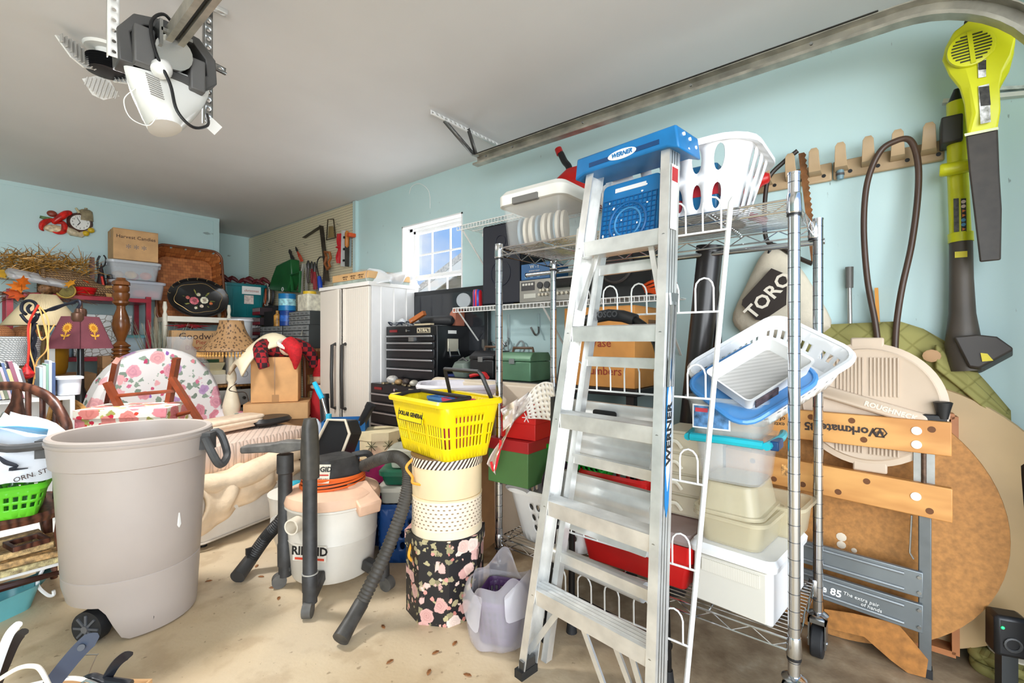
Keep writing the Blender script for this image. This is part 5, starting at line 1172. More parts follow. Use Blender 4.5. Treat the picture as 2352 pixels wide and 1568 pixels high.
# standing red doll at the right of the boxes
sd = thing('standing_doll', 'standing red dressed doll with fur trim beside the cartons', 'doll', V((2.05, 3.86, 0)))
part('robe', B().lathe([(.11, 0), (.1, .3), (.07, .62), (.05, .74), (.03, .78)], 14), plain((168, 22, 30), .8, 0, .08), sd); part('head', B().ell((0, 0, .83), .05), plain((214, 180, 150), .6, 0, .05), sd)
part('fur_collar', B().tube([V((.055*math.cos(a), .055*math.sin(a), .76)) for a in [2*PI*k/12 for k in range(12)]], .018, 7, True), plain((226, 212, 190), .9, 0, .1, 50), sd); part('hat', B().lathe([(.055, .85), (.04, .92), (.004, 1.0)], 12), KNIT, sd)
wch = thing('wooden_chair', 'brown wooden chair partly hidden left of the resin cabinet', 'chair', V((2.2, 4.0, 0)), .2)
for x in (-.12, .12):
    part('post', B().cyl((x, .13, 0), (x, .15, 1.12), .018), plain((120, 66, 36), .4, 0, .1), wch); part('leg', B().cyl((x, -.13, 0), (x, -.13, .44), .018), plain((120, 66, 36), .4, 0, .1), wch)
for z in (.7, .85, 1.0): part('slat', B().bx(-.12, .12, .13, .15, z, z+.06), plain((120, 66, 36), .4, 0, .1), wch)
part('seat', B().bx(-.15, .15, -.15, .15, .44, .47), plain((120, 66, 36), .4, 0, .1), wch, bev=.006)

# ================================================================ resin cabinet
CX0, CX1, CY0, CY1, CZ = 2.0, 2.46, 3.03, 3.74, 1.6
cb = thing('resin_cabinet', 'tall beige resin cabinet with ribbed doors and black handles', 'cabinet', V((0, 0, 0)))
RES = plain((224, 216, 204), .45, 0, .02, 3); RIBS = stripes((214, 205, 192), (228, 220, 208), 42, (0, 0, 0), .5, .5, 'Y', .25)
for y in (CY0, CY1-.02): part('side_panel', B().bx(CX0+.02, CX1, y, y+.02, .02, CZ), plain((236, 234, 232), .4, 0, .02), cb)
for k in range(3): part('side_rib', B().bx(CX0+.1+k*.12, CX0+.112+k*.12, CY0-.006, CY0, .05, CZ-.03), plain((236, 234, 232), .4, 0, .02), cb)
part('back', B().bx(CX1-.01, CX1, CY0+.02, CY1-.02, .02, CZ), RES, cb); part('top', B().bx(CX0-.012, CX1, CY0-.008, CY1+.008, CZ-.03, CZ), plain((232, 228, 222), .4, 0, .02), cb, bev=.004)
part('base', B().bx(CX0, CX1, CY0, CY1, 0, .05), RES, cb)
for z in (.4, .8, 1.2): part('inner_shelf', B().bx(CX0+.04, CX1-.01, CY0+.02, CY1-.02, z, z+.02), RES, cb)
def door(y0, y1, name, hy, rot=0, hinge=0):
    d_ = part('door', B().bx(-.022, 0, y0-hinge, y1-hinge, .06, CZ-.035), RIBS, cb, loc=(CX0+.018, hinge, 0), rot=(0, 0, rot), bev=.004)
    part('door_edge', B().bx(-.028, .002, y1-hinge-.03 if hy > (y0+y1)/2 else y0-hinge, y1-hinge if hy > (y0+y1)/2 else y0-hinge+.03, .06, CZ-.035), RES, d_)
    h = hy-hinge
    hd = part('handle', B().tube([(-.022, h, .62), (-.055, h, .63), (-.06, h, .88), (-.055, h, 1.12), (-.022, h, 1.13)], .014, 8), plain((44, 42, 40), .5, 0, .05), d_)
door(CY0+.002, CY0+.35, 'door', CY0+.315); door(CY0+.365, CY1, 'door', CY0+.41, math.radians(-5), CY1)
# shallow flat-pack on the cabinet
fp = thing('flat_carton', 'shallow printed carton wrapped in torn plastic on resin cabinet', 'box', V((2.2, 3.3, CZ+.0)))
part('carton', B().bx(-.19, .2, -.24, .27, .03, .085), plain((206, 164, 112), .7, 0, .04), fp, bev=.002)
part('tray', B().bx(-.185, .195, -.235, .265, .0, .03), plain((150, 160, 150), .4, 0, .2, 12), fp)
for k in range(3): 
    text('1-800-24-64', .016, (-.191, .08-.11*k, .06), '-x', INK, fp, 'print'); text('TFS TAJ', .016, (-.191, .08-.11*k, .043), '-x', INK, fp, 'print')
def wrap(u, v): return V((-.2+.44*u, -.27+.05*math.sin(7*u+3*v)+.03*math.sin(17*u), .095-.11*v+.012*math.sin(11*u+5*v)))
part('plastic_wrap', B().grid(wrap, 22, 6), clear((240, 243, 246), .5, .06), fp, solid=.001)
def wrap2(u, v): return V((-.2+.44*u, -.26+.5*v, .09+.012*math.sin(13*u+5*v)*math.sin(9*v)))
part('plastic_wrap', B().grid(wrap2, 18, 14), clear((240, 243, 246), .3, .06), fp)

# ================================================================ tool chest
KB = plain((22, 23, 26), .3, .2, .04); SILV = plain((190, 192, 196), .3, .9, 0)
def chest(label, x0, x1, y0, y1, z0, z1, rows, side=True):
    t = thing('tool_chest', label, 'tool chest', V((0, 0, 0)))
    part('case', B().bx(x0+.012, x1, y0, y1, z0, z1), KB, t, bev=.006)
    H = z1-z0; top = z1-.065; n = sum(rows); z = top
    for k, w in enumerate(rows):
        dz = (top-z0-.02)*w/n
        parts = [(y0+.02, y1-.02)] if not (k == 0 and False) else []
        for a, b_ in parts:
            d_ = part('drawer', B().bx(x0, x0+.012, a, b_, z-dz+.006, z-.002), KB, t, bev=.003); part('pull', B().bx(x0-.014, x0, a+.01, b_-.01, z-.016, z-.004), SILV, d_, bev=.003)
        z -= dz
    part('badge', B().bx(x0+.008, x0+.012, y0+.07, y0+.21, z1-.052, z1-.016), plain((214, 200, 170), .4, .3, 0), t)
    part('badge_field', B().bx(x0+.007, x0+.011, y0+.075, y0+.205, z1-.048, z1-.02), KB, t)
    text('KOBALT', .03, (x0+.006, y0+.128, z1-.034), '-x', plain((224, 210, 180), .4, .3, 0), t, bold=.001); part('badge_ring', B().tube([V((x0+.006, y0+.192+.011*math.cos(a), z1-.034+.011*math.sin(a))) for a in [2*PI*k/12 for k in range(12)]], .002, 5, True), plain((224, 210, 180), .4, .3, 0), t)
    part('lock', B().cyl((x0+.012, (y0+y1)/2+.03, z1-.034), (x0, (y0+y1)/2+.03, z1-.034), .01), CHROME, t)
    part('red_plate', B().bx(x0+.008, x0+.012, y1-.14, y1-.05, z1-.044, z1-.026), plain((120, 20, 24), .4, 0, 0), t)
    return t
KX, KY0, KY1 = 2.1, 2.40, 2.98
tc = chest('black top tool chest with silver drawer pulls below window', KX, 2.44, KY0, KY1, .86, 1.262, (1.0, 1, 1.4, 1.4, 1.6))
sl_ = part('side_latch', B().bx(2.2, 2.3, KY0-.012, KY0, 1.08, 1.17), plain((214, 206, 186), .35, .4, .05), tc, bev=.004)
part('latch_bail', B().tube([(2.21, KY0-.012, 1.1), (2.205, KY0-.03, 1.05), (2.295, KY0-.03, 1.05), (2.29, KY0-.012, 1.1)], .006, 6), STEEL, sl_); part('latch_grip', B().bx(2.21, 2.29, KY0-.03, KY0-.002, 1.035, 1.06), BLACK, sl_)
part('side_sticker', B().bx(2.21, 2.29, KY0-.001, KY0, 1.205, 1.228), PAPER, tc); part('hasp', B().bx(KX-.012, KX+.01, KY0+.22, KY0+.28, 1.15, 1.18), STEEL, tc)
t_ = chest('black rolling tool cabinet under the top tool chest', 1.98, 2.44, 2.34, 3.0, .1, .845, (1, 1, 1.3, 2.2, 2.2, 2.2))
for x in (2.04, 2.38):
    for y in (2.42, 2.92):
        part('caster', B().cyl((x, y-.015, .05), (x, y+.015, .05), .05, n=18).bx(x-.02, x+.02, y-.02, y+.02, .06, .1), RUBBER, t_)
# clutter on the lower ledge and chest top
def clutter(name, label, cat, b, mat, loc, rot=0, group=None): return solo(name, label, cat, b, mat, loc, rot, group)
for i, (dx, y, c, r, lb) in enumerate(((.03, 2.52, (190, 184, 170), .022, 'pale stone knob on tool cabinet ledge right end'), (.05, 2.63, (70, 60, 56), .024, 'dark knob on tool cabinet ledge'), (.04, 2.7, (150, 120, 80), .02, 'brass knob on tool cabinet ledge'), (.06, 2.8, (200, 196, 190), .03, 'crumpled white paper on tool cabinet ledge left end'))):
    clutter('hardware_piece', lb, 'hardware', B().ell((0, 0, r), (r*1.5, r*1.2, r)), plain(c, .5, .2, .2, 30), V((1.98+dx, y, .846)), i)
for i in range(5): clutter('loose_wrench', 'small brassy wrench on the tool cabinet ledge', 'wrench', B().bar((0, -.04, .006), (0, .04, .006), .014, .008).cyl((0, -.045, 0), (0, -.045, .012), .014).cyl((0, .045, 0), (0, .045, .012), .014), plain((130, 116, 92), .4, .7, .2), V((2.03, 2.42+i*.1, .846)), i*1.1, 'loose wrenches')
TZ_ = 1.264
wood_block = clutter('wood_mallet', 'orange wooden bar tilted on the tool chest top', 'mallet', B().bar((-.02, .06, .03), (.0, -.07, .09), .03, .03), plain((176, 98, 44), .5, 0, .1), V((2.16, 2.66, TZ_)))
clutter('plastic_sheet', 'crumpled clear plastic on the tool chest top left', 'plastic', B().grid(lambda u, v: V((-.1+.2*u, -.14+.28*v, .03+.03*math.sin(9*u)*math.cos(11*v))), 10, 12), clear((236, 240, 244), .55, .08), V((2.22, 2.82, TZ_)))
clutter('saw_blade', 'thin steel square lying on the tool chest front edge', 'square', B().bx(-.015, .015, -.1, .1, 0, .012), plain((206, 190, 160), .4, .3, .05), V((2.13, 2.56, TZ_)), -.1)
clutter('tool_roll', 'black leather tool roll on the tool chest top', 'tool roll', B().tube([(0, -.16, .035), (0, -.14, .035), (0, .14, .035), (0, .16, .035)], [.02, .036, .036, .02], 12), plain((38, 38, 40), .6, 0, .1), V((2.26, 2.58, TZ_)), .1)
clutter('brick_block', 'pinkish cedar block standing on the tool chest', 'block', B().prism([(-.03, 0), (.03, 0), (.03, .09), (-.01, .13), (-.03, .13)], .12, ax='x'), plain((186, 116, 92), .7, 0, .1), V((2.33, 2.48, TZ_)))
b = B()
for k in range(6): b.tube(spline([(random.uniform(-.04, .04), -.12+.05*k, .01), (random.uniform(-.05, .05), -.09+.05*k, .03), (random.uniform(-.05, .05), -.05+.05*k, .012)]), .005, 5)
clutter('cable_tangle', 'tangle of dark blue and black cable on chest top edge', 'cable', b, plain((40, 48, 62), .5, 0, 0), V((2.15, 2.83, TZ_)))
# flat television leaning in the window
tv = thing('television', 'black flat television leaning against the window', 'television', V((2.455, 2.68, 1.05)), (0, math.radians(0), 0))
part('bezel', B().loft([rr(.92, .5, .02, 0, 4), rr(.92, .5, .02, .035, 4)]), plain((24, 25, 28), .35, 0, 0), tv, loc=(0, 0, .25), rot=(PI/2, 0, -PI/2), bev=.004)
part('screen', B().bx(-.037, -.034, -.43, .43, .035, .465), plain((44, 46, 50), .08, 0, 0), tv)
# ================================================================ low white ottoman with blankets
oc = V((1.22, 3.37, 0)); OR = math.radians(17)
ot = thing('storage_ottoman', 'long low white upholstered ottoman under folded blankets', 'ottoman', oc, OR)
LEA = plain((232, 226, 216), .55, 0, .03, 8, .15)
part('body', B().loft([rr(.88, .6, .03, .03), rr(.9, .62, .03, .05), rr(.9, .62, .03, .28), rr(.88, .6, .03, .29)]), LEA, ot)
part('piping', B().tube([p+V((0, 0, .035)) for p in rr(.905, .625, .03, 0)], .006, 6, True), plain((210, 200, 186), .6, 0, 0), ot)
for x in (-.4, .4):
    for y in (-.26, .26): part('foot', B().cyl((x, y, 0), (x, y, .035), .02), BLACK, ot)
def slab(w, d, z0, z1, n=3, wob=.01, seed=0, cx=0, cy=0):   # a softly folded stack of cloth
    rnd = random.Random(seed); b = B(); h = (z1-z0)/n
    for k in range(n):
        a = z0+k*h; rings = []
        ox, oy = rnd.uniform(-.012, .012)+cx, rnd.uniform(-.012, .012)+cy
        for t, s in ((0.02, .97), (.15, .995), (.5, 1.01), (.85, .995), (.98, .97)):
            ring = rr(w*s, d*s, .05, a+h*t, 5)
            rings.append([V((p.x+ox+wob*math.sin(9*p.y+k), p.y+oy+wob*math.sin(8*p.x+2*k), p.z+.4*wob*math.sin(7*p.x+5*p.y+k))) for p in ring])
        b.loft(rings)
    return b
def drape(top_z, w, drop, xs, y0, amp=.012): pass
bl1 = thing('brown_throw', 'dark brown fleece throw between the cream blankets', 'blanket', oc, OR)
part('cloth', slab(.86, .6, .292, .36, 1, .008, 3), plain((58, 38, 38), .95, 0, .2, 50, .3), bl1)
bl2 = thing('cream_plush_blanket', 'cream plush blanket hanging over the ottoman front edge', 'blanket', oc, OR)
CRB = plain((236, 212, 180), .9, 0, .06, 10, .25)
def hang(u, v):
    x = -.46+.66*u; fold = .025*math.sin(16*u+2.5*v)+.015*math.sin(31*u-3*v)
    if v < .35: t = v/.35; return V((x, -.1-.21*t, .375-.03*t*t+fold*.4+.01))
    t = (v-.35)/.65; dz = (.24-.2*u**.8)*t
    return V((x+.02*math.sin(5*t+u*4), -.325-.035*math.sin(PI*min(1, t*1.2))+fold*.7, .35-dz-.03*t))
part('fall', B().grid(hang, 48, 14), CRB, bl2, solid=.022)
part('fold_roll', B().tube(spline([V((-.45, -.28, .36)), V((-.3, -.32, .34)), V((-.1, -.335, .37)), V((.1, -.33, .42)), V((.3, -.32, .42)), V((.42, -.29, .37))], 5), [.05, .055, .06, .06, .055, .055, .06, .065, .07, .07, .07, .065, .06, .06, .06, .065, .07, .07, .065, .06, .06, .055, .05, .05, .045, .04], 12), CRB, bl2)
bl3 = thing('quilted_bedspread', 'pale pink quilted bedspread folded thick on the ottoman', 'blanket', oc, OR)
def m_quilt(c):
    t = NT('quilting'); v = t.mp((1, 1, 1), (0, 0, PI/4)); 
    a = t.n('ShaderNodeTexWave', Scale=9, bands_direction='X'); b_ = t.n('ShaderNodeTexWave', Scale=9, bands_direction='Y')
    t.l(v, a.inputs['Vector']); t.l(v, b_.inputs['Vector']); f = t.math('MINIMUM', t.math('POWER', a.outputs['Fac'], .3), t.math('POWER', b_.outputs['Fac'], .3))
    t.col(t.ramp(f, [(.3, srgb(dk(c, .88))), (.7, srgb(c))])); t.bump(f, .5); return t.fin(.85)
QP = m_quilt((232, 208, 192))
part('cloth', slab(.86, .54, .37, .53, 1, .012, 5, 0, .05), QP, bl3)
bl4 = thing('folded_towels', 'folded cream towels on top of the quilted bedspread', 'towels', oc+V((-.08, .16, .545)), OR)
for k in range(3): part('towel', slab(.62-.02*k, .2, .001+k*.026, .026+k*.026, 1, .006, 8+k, .02*k), plain((236, 214, 188), .9, 0, .05, 20, .2), bl4)
solo('black_pad', 'black oval seat pad on the bedspread right end', 'pad', B().loft([rr(.3, .2, .09, 0), rr(.34, .24, .11, .02), rr(.3, .2, .09, .045)]), BLACK, oc+V((.3, .24, .545)), OR)

# ================================================================ shop vacuum
VC = V((1.21, 2.14, 0))
va = thing('shop_vacuum', 'grey wet dry shop vacuum with black motor head and two wands', 'vacuum', VC)
VG = plain((206, 200, 188), .45, 0, .04, 6); VB = plain((52, 51, 50), .55, 0, .2, 25); PK = plain((226, 186, 156), .6, 0, .06, 8)
part('tank', B().lathe([(.165, .04), (.185, .045), (.19, .06), (.205, .22), (.208, .222), (.206, .226), (.212, .37), (.222, .375), (.222, .385), (.21, .385)], 40), VG, va)
part('lid', B().lathe([(.222, .386), (.224, .4), (.215, .43), (.17, .45), (.13, .455)], 40), PK, va)
part('lid_spout', B().add([(-.01, -.24, .34), (.1, -.25, .34), (.11, -.15, .41), (.0, -.14, .41), (-.02, -.26, .4), (.1, -.265, .4), (.11, -.12, .47), (.0, -.11, .47)], [(3, 2, 1, 0), (4, 5, 6, 7), (0, 1, 5, 4), (1, 2, 6, 5), (2, 3, 7, 6), (3, 0, 4, 7)]), PK, va, bev=.008)
part('port', B().lathe([(.034, 0), (.034, .07), (.028, .07), (.028, .01)], 20), plain((226, 216, 198), .45, 0, .03), va, loc=(-.19, -.06, .335), rot=(PI/2, 0, math.radians(-62)))
mh = part('motor_head', B().loft([rr(.26, .2, .06, .445), rr(.25, .19, .06, .5), rr(.2, .16, .04, .57), rr(.19, .15, .04, .585)]), VB, va)
part('carry_handle', B().tube(spline([(.09, -.02, .575), (.15, -.05, .58), (.17, -.06, .55), (.15, -.05, .49)], 5), .017, 8), VB, mh)
for k in range(6): part('cord_wrap', B().tube([V(((.15+.006*math.sin(k))*math.cos(a), (.125+.006*math.cos(k))*math.sin(a), .455+.0095*k+.006*math.sin(a+k))) for a in [2*PI*i/28 for i in range(28)]], .0055, 6, True), plain((226, 104, 40), .5, 0, .05), va)
pl_ = part('name_plate', B().bx(-.045, .045, -.001, .001, -.04, .045), plain((236, 226, 206), .5, 0, .03), va, loc=(-.105, -.068, .53), rot=(math.radians(-17), 0, math.radians(-50)))
text('RIDGID', .032, (0, -.0025, .022), '-y', BLACK, pl_, bold=.0008); part('red_rule', B().bx(-.04, .04, -.002, -.001, -.006, .0), plain((200, 50, 36), .5, 0, 0), pl_); text('WET/DRY VAC', .013, (0, -.0025, -.022), '-y', BLACK, pl_)
lg = part('tank_badge', B().bx(-.08, .08, -.0008, .0008, -.035, .035), plain((216, 208, 194), .5, 0, .02), va, loc=(-.176, -.109, .2), rot=(math.radians(-3), 0, math.radians(-58)))
text('RIDGID', .052, (0, -.002, .008), '-y', BLACK, lg, bold=.0015); part('red_rule', B().bx(-.07, .07, -.0018, -.0008, -.03, -.02), plain((206, 70, 46), .5, 0, 0), lg)
def caster(px, py, wand_top=None):
    p = FL(px, py)-VC; p.z = 0; c = p.normalized()*.2
    ar = part('caster_arm', B().bar(c+V((0, 0, .1)), p+V((0, 0, .075)), .05, .05), VB, va, bev=.008)
    part('caster_stem', B().cyl(p+V((0, 0, .05)), p+V((0, 0, .13)), .03, .028, 14), VB, ar); a = V((p.y, -p.x, 0)).normalized()
    pw = p+p.normalized()*.025; part('caster_wheel', B().cyl(pw+a*.018+V((0, 0, .032)), pw-a*.018+V((0, 0, .032)), .032, n=20), plain((84, 82, 78), .6, 0, .15, 20), ar); return p
p1 = caster(712, 1410); p2 = caster(655, 1345); caster(880, 1352)
w1 = part('wand', B().tube([p1+V((0, 0, .1)), p1+V((0, 0, .17)), p1+V((0, 0, .175)), p1+V((0, 0, .58))], [.031, .032, .029, .029], 20), VB, va)
part('crevice_grip', B().loft([[p1+V((0, 0, z))+q for q in rr(w, d, .02, 0, 4)] for z, w, d in ((.575, .066, .066), (.6, .066, .066), (.7, .068, .06), (.79, .066, .045), (.825, .05, .04))]), plain((58, 55, 50), .5, 0, .2, 20), w1)
for z in (.175, .578): part('joint_ring', B().lathe([(.033, -.002), (.033, .002)], 20), plain((170, 168, 160), .5, 0, 0), w1, loc=p1+V((0, 0, z)))
w2_ = part('wand', B().tube([p2+V((0, 0, .1)), p2+V((0, 0, .2)), p2+V((0, 0, .205)), p2+V((0, 0, .53)), p2+V((0, 0, .535)), p2+V((0, 0, .62))], [.033, .034, .031, .031, .037, .036], 20), VB, va)
nd = RT*1.0; nt_ = p2+V((0, 0, .645))
nz = []
for t, hh, dd in ((-.20, .02, .05), (-.19, .03, .06), (-.06, .035, .065), (.0, .05, .07), (.03, .045, .07), (.09, .035, .06), (.1, .02, .05)):
    c = nt_+nd*t+V((0, 0, .012*(t+.2)*6)); f_ = V((-FW.x, -FW.y, 0))
    nz.append([c+f_*a*dd/2+V((0, 0, b_*hh)) for a, b_ in ((-1, -.6), (1, -.6), (1, .5), (-1, .5))])
part('floor_nozzle', B().loft(nz), plain((92, 90, 86), .6, 0, .25, 20), w2_, bev=.006)
def hose(pts, r, name, parent, mat):
    P = spline(pts, 56); out = []; rs = []
    L = 0
    for i, p in enumerate(P):
        if i: L += (P[i]-P[i-1]).length
        out.append(p); rs.append(r*(1.06 if i % 4 < 2 else .93))
    return part(name, B().tube(out, rs, 14), mat, parent, sharp=60)
HS = plain((66, 62, 56), .6, 0, .12, 20)
h0 = [VC+V((.12, -.06, .52)), W(880, 1052, 2.15), W(915, 1050, 2.1), W(938, 1080, 2.03), W(930, 1150, 1.98), W(890, 1260, 1.93), W(830, 1385, 1.88)]
hs_ = thing('vacuum_hose', 'long black corrugated vacuum hose arching from vacuum to floor', 'hose', (0, 0, 0))
hose(h0, .027, 'hose', hs_, HS)
e0, e1 = W(830, 1385, 1.88), FL(782, 1468, .03); part('cuff', B().tube([e0, e0.lerp(e1, .5), e1], [.03, .029, .033], 18), plain((60, 58, 55), .5, 0, .25, 20), hs_)
hs2 = thing('vacuum_hose', 'short black corrugated hose lying left behind the wands', 'hose', (0, 0, 0))
hose([W(650, 1185, 2.36)+V((.1, .1, .02)), W(645, 1195, 2.36), W(610, 1235, 2.34), W(575, 1285, 2.32)], .03, 'hose', hs2, plain((40, 39, 38), .5, 0, .1))
e0, e1 = W(575, 1285, 2.32), FL(545, 1325, .03); part('cuff', B().tube([e0, e1], [.032, .034], 18), plain((52, 51, 50), .5, 0, .1), hs2); part('clip', B().box(W(572, 1265, 2.3), (.03, .012, .03)), BLACK, hs2)
kb = thing('white_kickball', 'off white plastic tub half hidden behind the vacuum', 'tub', V((1.28, 2.62, 0))); part('tub', B().lathe([(.12, 0), (.15, .1), (.16, .26), (.17, .3), (.155, .3)], 24), plain((226, 220, 208), .5, 0, .03), kb); part('port', B().lathe([(.03, 0), (.035, .05)], 14), plain((226, 220, 208), .5, 0, .03), kb, loc=(-.14, -.08, .2), rot=(PI/2, 0, -1))

# ================================================================ things behind the vacuum
cz = V((1.86, 2.5, 0))
bc1 = holes_basket('milk_crate', 'blue plastic crate on the floor behind vacuum', .26, .26, .28, .28, .3, .02, V((1.61, 2.06, 0)), math.radians(40), plain((14, 62, 120), .4, 0, .06), lambda i, j: (.62, .66, True) if 0 < j < 4 and i % 6 else None, 24, 5, 'crate', .006)
ds = bin_('storage_bin', 'flat grey lidded container lying on the blue crate', .28, .25, .07, V((1.61, 2.06, .31)), math.radians(40), clear((186, 186, 176), .75), clear((206, 204, 192), .8), .95)
d2 = bin_('storage_bin', 'shallow dark green tray above the grey container', .27, .24, .06, V((1.61, 2.06, .403)), math.radians(40), plain((16, 82, 60), .4, 0, .05), plain((18, 92, 66), .4, 0, .05), .9)
d3 = bin_('storage_bin', 'clear sandwich box on top of the green tray', .2, .17, .08, V((1.60, 2.05, .486)), math.radians(40), clear((216, 222, 206), .5), clear((222, 222, 206), .6), .9)
mg = thing('magenta_cloth', 'magenta folded cloth bag behind the motor head', 'cloth', V((1.62, 2.36, -.12)), .3)
part('cloth', B().grid(lambda u, v: V((-.13+.26*u, -.13+.26*v, .56-.25*(u-.5)**2-.5*(v-.6)**2+.012*math.sin(12*u+5*v))), 14, 14), plain((190, 16, 108), .6, 0, .05), mg, solid=.008)
mg2 = bin_('storage_bin', 'dark blue bin under the magenta cloth', .24, .24, .36, V((1.62, 2.36, 0)), .3, plain((30, 50, 90), .5, 0, .05), None, .9)
pb_ = thing('palm_print_box', 'cream octagonal box printed with palm trees behind vacuum hose', 'box', V((1.72, 2.62, .0)), .2)
pb_.location = W(872, 1040, 2.98); pz = pb_.location.z; pb_.location.z = pz-.02
oct_ = lambda r, z: [V((r*math.cos(PI/8+k*PI/4), r*math.sin(PI/8+k*PI/4), z)) for k in range(8)]
PALM = plain((234, 218, 176), .6, 0, .05, 12)
part('body', B().loft([oct_(.13, 0), oct_(.13, .15)]), PALM, pb_); part('lid', B().loft([oct_(.135, .12), oct_(.135, .17)]), PALM, pb_)
for a in (-2.75, -1.57-.39, -1.18, -.39):
    c = V((.128*math.cos(a), .128*math.sin(a), .09)); s_ = V((-math.sin(a), math.cos(a), 0)); n_ = V((math.cos(a), math.sin(a), 0)); bb = B()
    for k in range(8): bb.bar(c+n_*.003, c+n_*.003+s_*.035*math.cos(k*PI/4)+V((0, 0, .035*math.sin(k*PI/4))), .002, .008, n_)
    bb.bar(c+n_*.003, c+n_*.003+V((0, 0, -.07)), .002, .006, n_); part('palm_print', bb, plain((96, 96, 66), .6, 0, .1), pb_)
solo('box_stack', 'plain carton under the palm print box', 'box', B().bx(-.14, .14, -.14, .14, 0, pz-.022), CARD2, V((pb_.location.x, pb_.location.y, 0)), .6)
# blue bag with tubes and brush
bt = W(795, 1040, 3.0)
bb_ = thing('blue_box', 'bright blue cardboard box holding black tubes', 'box', V((bt.x, bt.y, 0)), math.radians(-40))
zt2 = W(795, 962, 3.0).z
for a in ((-.13, .13, -.1, -.094), (-.13, .13, .094, .1), (-.13, -.124, -.094, .094), (.124, .13, -.094, .094)): part('side', B().bx(*a, 0, zt2), plain((14, 96, 160), .5, 0, .03), bb_)
part('bottom', B().bx(-.13, .13, -.1, .1, 0, .006), plain((14, 96, 160), .5, 0, .03), bb_)
def rod(name, label, cat, p, q, r, mat, open_=True):
    t = thing(name, label, cat, (0, 0, 0)); part('shaft', B().tube([p, q], r, 16), mat, t)
    d = (q-p).normalized()
    if open_: part('mouth', B().tube([q-d*.002, q+d*.001], [r*.8, r*.8], 16), BLACK, t); part('collar', B().tube([q-d*.03, q], r*1.12, 16), mat, t)
    return t
b0 = V((bt.x, bt.y, .05))
rod('vacuum_tube', 'black vacuum tube tilted right from the blue box', 'tube', b0+V((-.05, 0, .3)), W(853, 928, 2.94), .028, BLACK); rod('vacuum_tube', 'black vacuum tube standing beside the cyan brush handle', 'tube', b0+V((-.08, .05, .0)), W(744, 905, 3.1), .03, BLACK)
cy = thing('toilet_brush', 'cleaning brush with cyan grip and chrome shaft in blue box', 'brush', (0, 0, 0))
q0, q1, q2 = W(755, 965, 2.92), W(740, 915, 2.96), W(722, 878, 2.98); part('shaft', B().cyl(V((b0.x-.04, b0.y-.04, .3)), q1, .009), CHROME, cy); part('grip', B().tube([q1, q1.lerp(q2, .5), q2], [.016, .017, .014], 12), plain((30, 168, 206), .35, 0, .03), cy); part('collar', B().cyl(q0, q0+V((0, 0, .04)), .018), plain((60, 180, 214), .35, 0, 0), cy)
solo('white_jug', 'rounded white plastic jug behind the cyan brush', 'jug', B().lathe([(.05, 0), (.06, .04), (.06, .5), (.05, .56), (.02, .6)], 16), WHITE, V((bt.x-.13, bt.y+.16, .05)))
dc = thing('dustpan', 'black upright dustpan with cream edge behind the front wand', 'dustpan', W(765, 1035, 2.55), (math.radians(-8), 0, math.radians(-60)))
o_ = [(-.1, -.05), (.08, -.05), (.13, .1), (.1, .17), (.0, .17)]
part('hood', B().prism(o_, .14, (0, -.07, 0), 'y'), BLACK, dc, bev=.01); part('edge', B().tube([V((x, -.075, z)) for x, z in o_], .008, 6, True), plain((214, 200, 176), .5, 0, .05), dc)
solo('dustpan_bin', 'dark tall bin under the black dustpan', 'bin', B().loft([rr(.2, .18, .03, 0), rr(.24, .2, .03, W(765, 1035, 2.55).z-.06)]), plain((40, 42, 46), .5, 0, .05), V((dc.location.x, dc.location.y, 0)), .4)
gn = thing('vacuum_nozzle', 'grey dusty vacuum nozzle in a clear wrap left of palm box', 'nozzle', W(800, 1040, 2.6)); part('neck', B().tube([(0, 0, -.06), (0, 0, .03)], .035, 16), DGREY, gn); part('wedge', B().loft([rr(.07, .06, .02, .03), rr(.1, .03, .01, .1)]), plain((130, 130, 130), .5, 0, .2, 20), gn, rot=(0, -.5, -.6))
solo('cyan_sponge', 'cyan plastic scrub sponge beside the wand', 'sponge', B().ell((0, 0, .03), (.05, .04, .03)), plain((40, 160, 180), .7, 0, .1, 30), V((1.25, 2.62, .305)))

# ================================================================ hat boxes and yellow basket
HC = V((1.385, 1.52, 0))
oc8 = lambda r, z: [V((r*math.cos(PI/8+k*PI/4), r*math.sin(PI/8+k*PI/4), z)) for k in range(8)]
HX0 = thing('floral_hat_box', 'octagonal black box printed with pink roses at the stack bottom', 'hat box', HC, math.radians(30))
BRO = floral((30, 28, 30), [(214, 150, 138), (226, 178, 160), (200, 128, 116), (232, 206, 190)], (186, 174, 132), 15, .43, .5, 1.7)
part('body', B().loft([oc8(.168, 0), oc8(.168, .33)]), BRO, HX0); part('lid', B().loft([oc8(.174, .285), oc8(.174, .345)]), BRO, HX0)
HX1 = thing('dotted_hat_box', 'round cream hat box covered in small dashes', 'hat box', HC+V((.0, -.01, .346)))
def m_dots():
    t = NT('dash_print'); v = t.mp(); sx = t.n('ShaderNodeSeparateXYZ'); t.l(v, sx.inputs[0])
    an = t.math('ARCTAN2', sx.outputs[1], sx.outputs[0]); a = t.math('MULTIPLY', an, 42/(2*PI)); z = t.math('MULTIPLY', sx.outputs[2], 62)
    row = t.math('MULTIPLY', t.math('FLOOR', z), .5); fa = t.math('SUBTRACT', t.math('FRACT', t.math('ADD', a, row)), .5); fz = t.math('SUBTRACT', t.math('FRACT', z), .5)
    d = t.math('ADD', t.math('POWER', t.math('ABSOLUTE', t.math('MULTIPLY', fa, 2.6)), 2), t.math('POWER', t.math('ABSOLUTE', t.math('MULTIPLY', fz, 3.6)), 2))
    t.col(t.ramp(d, [(.3, srgb((146, 122, 96))), (.5, srgb((246, 228, 202)))])); return t.fin(.6)
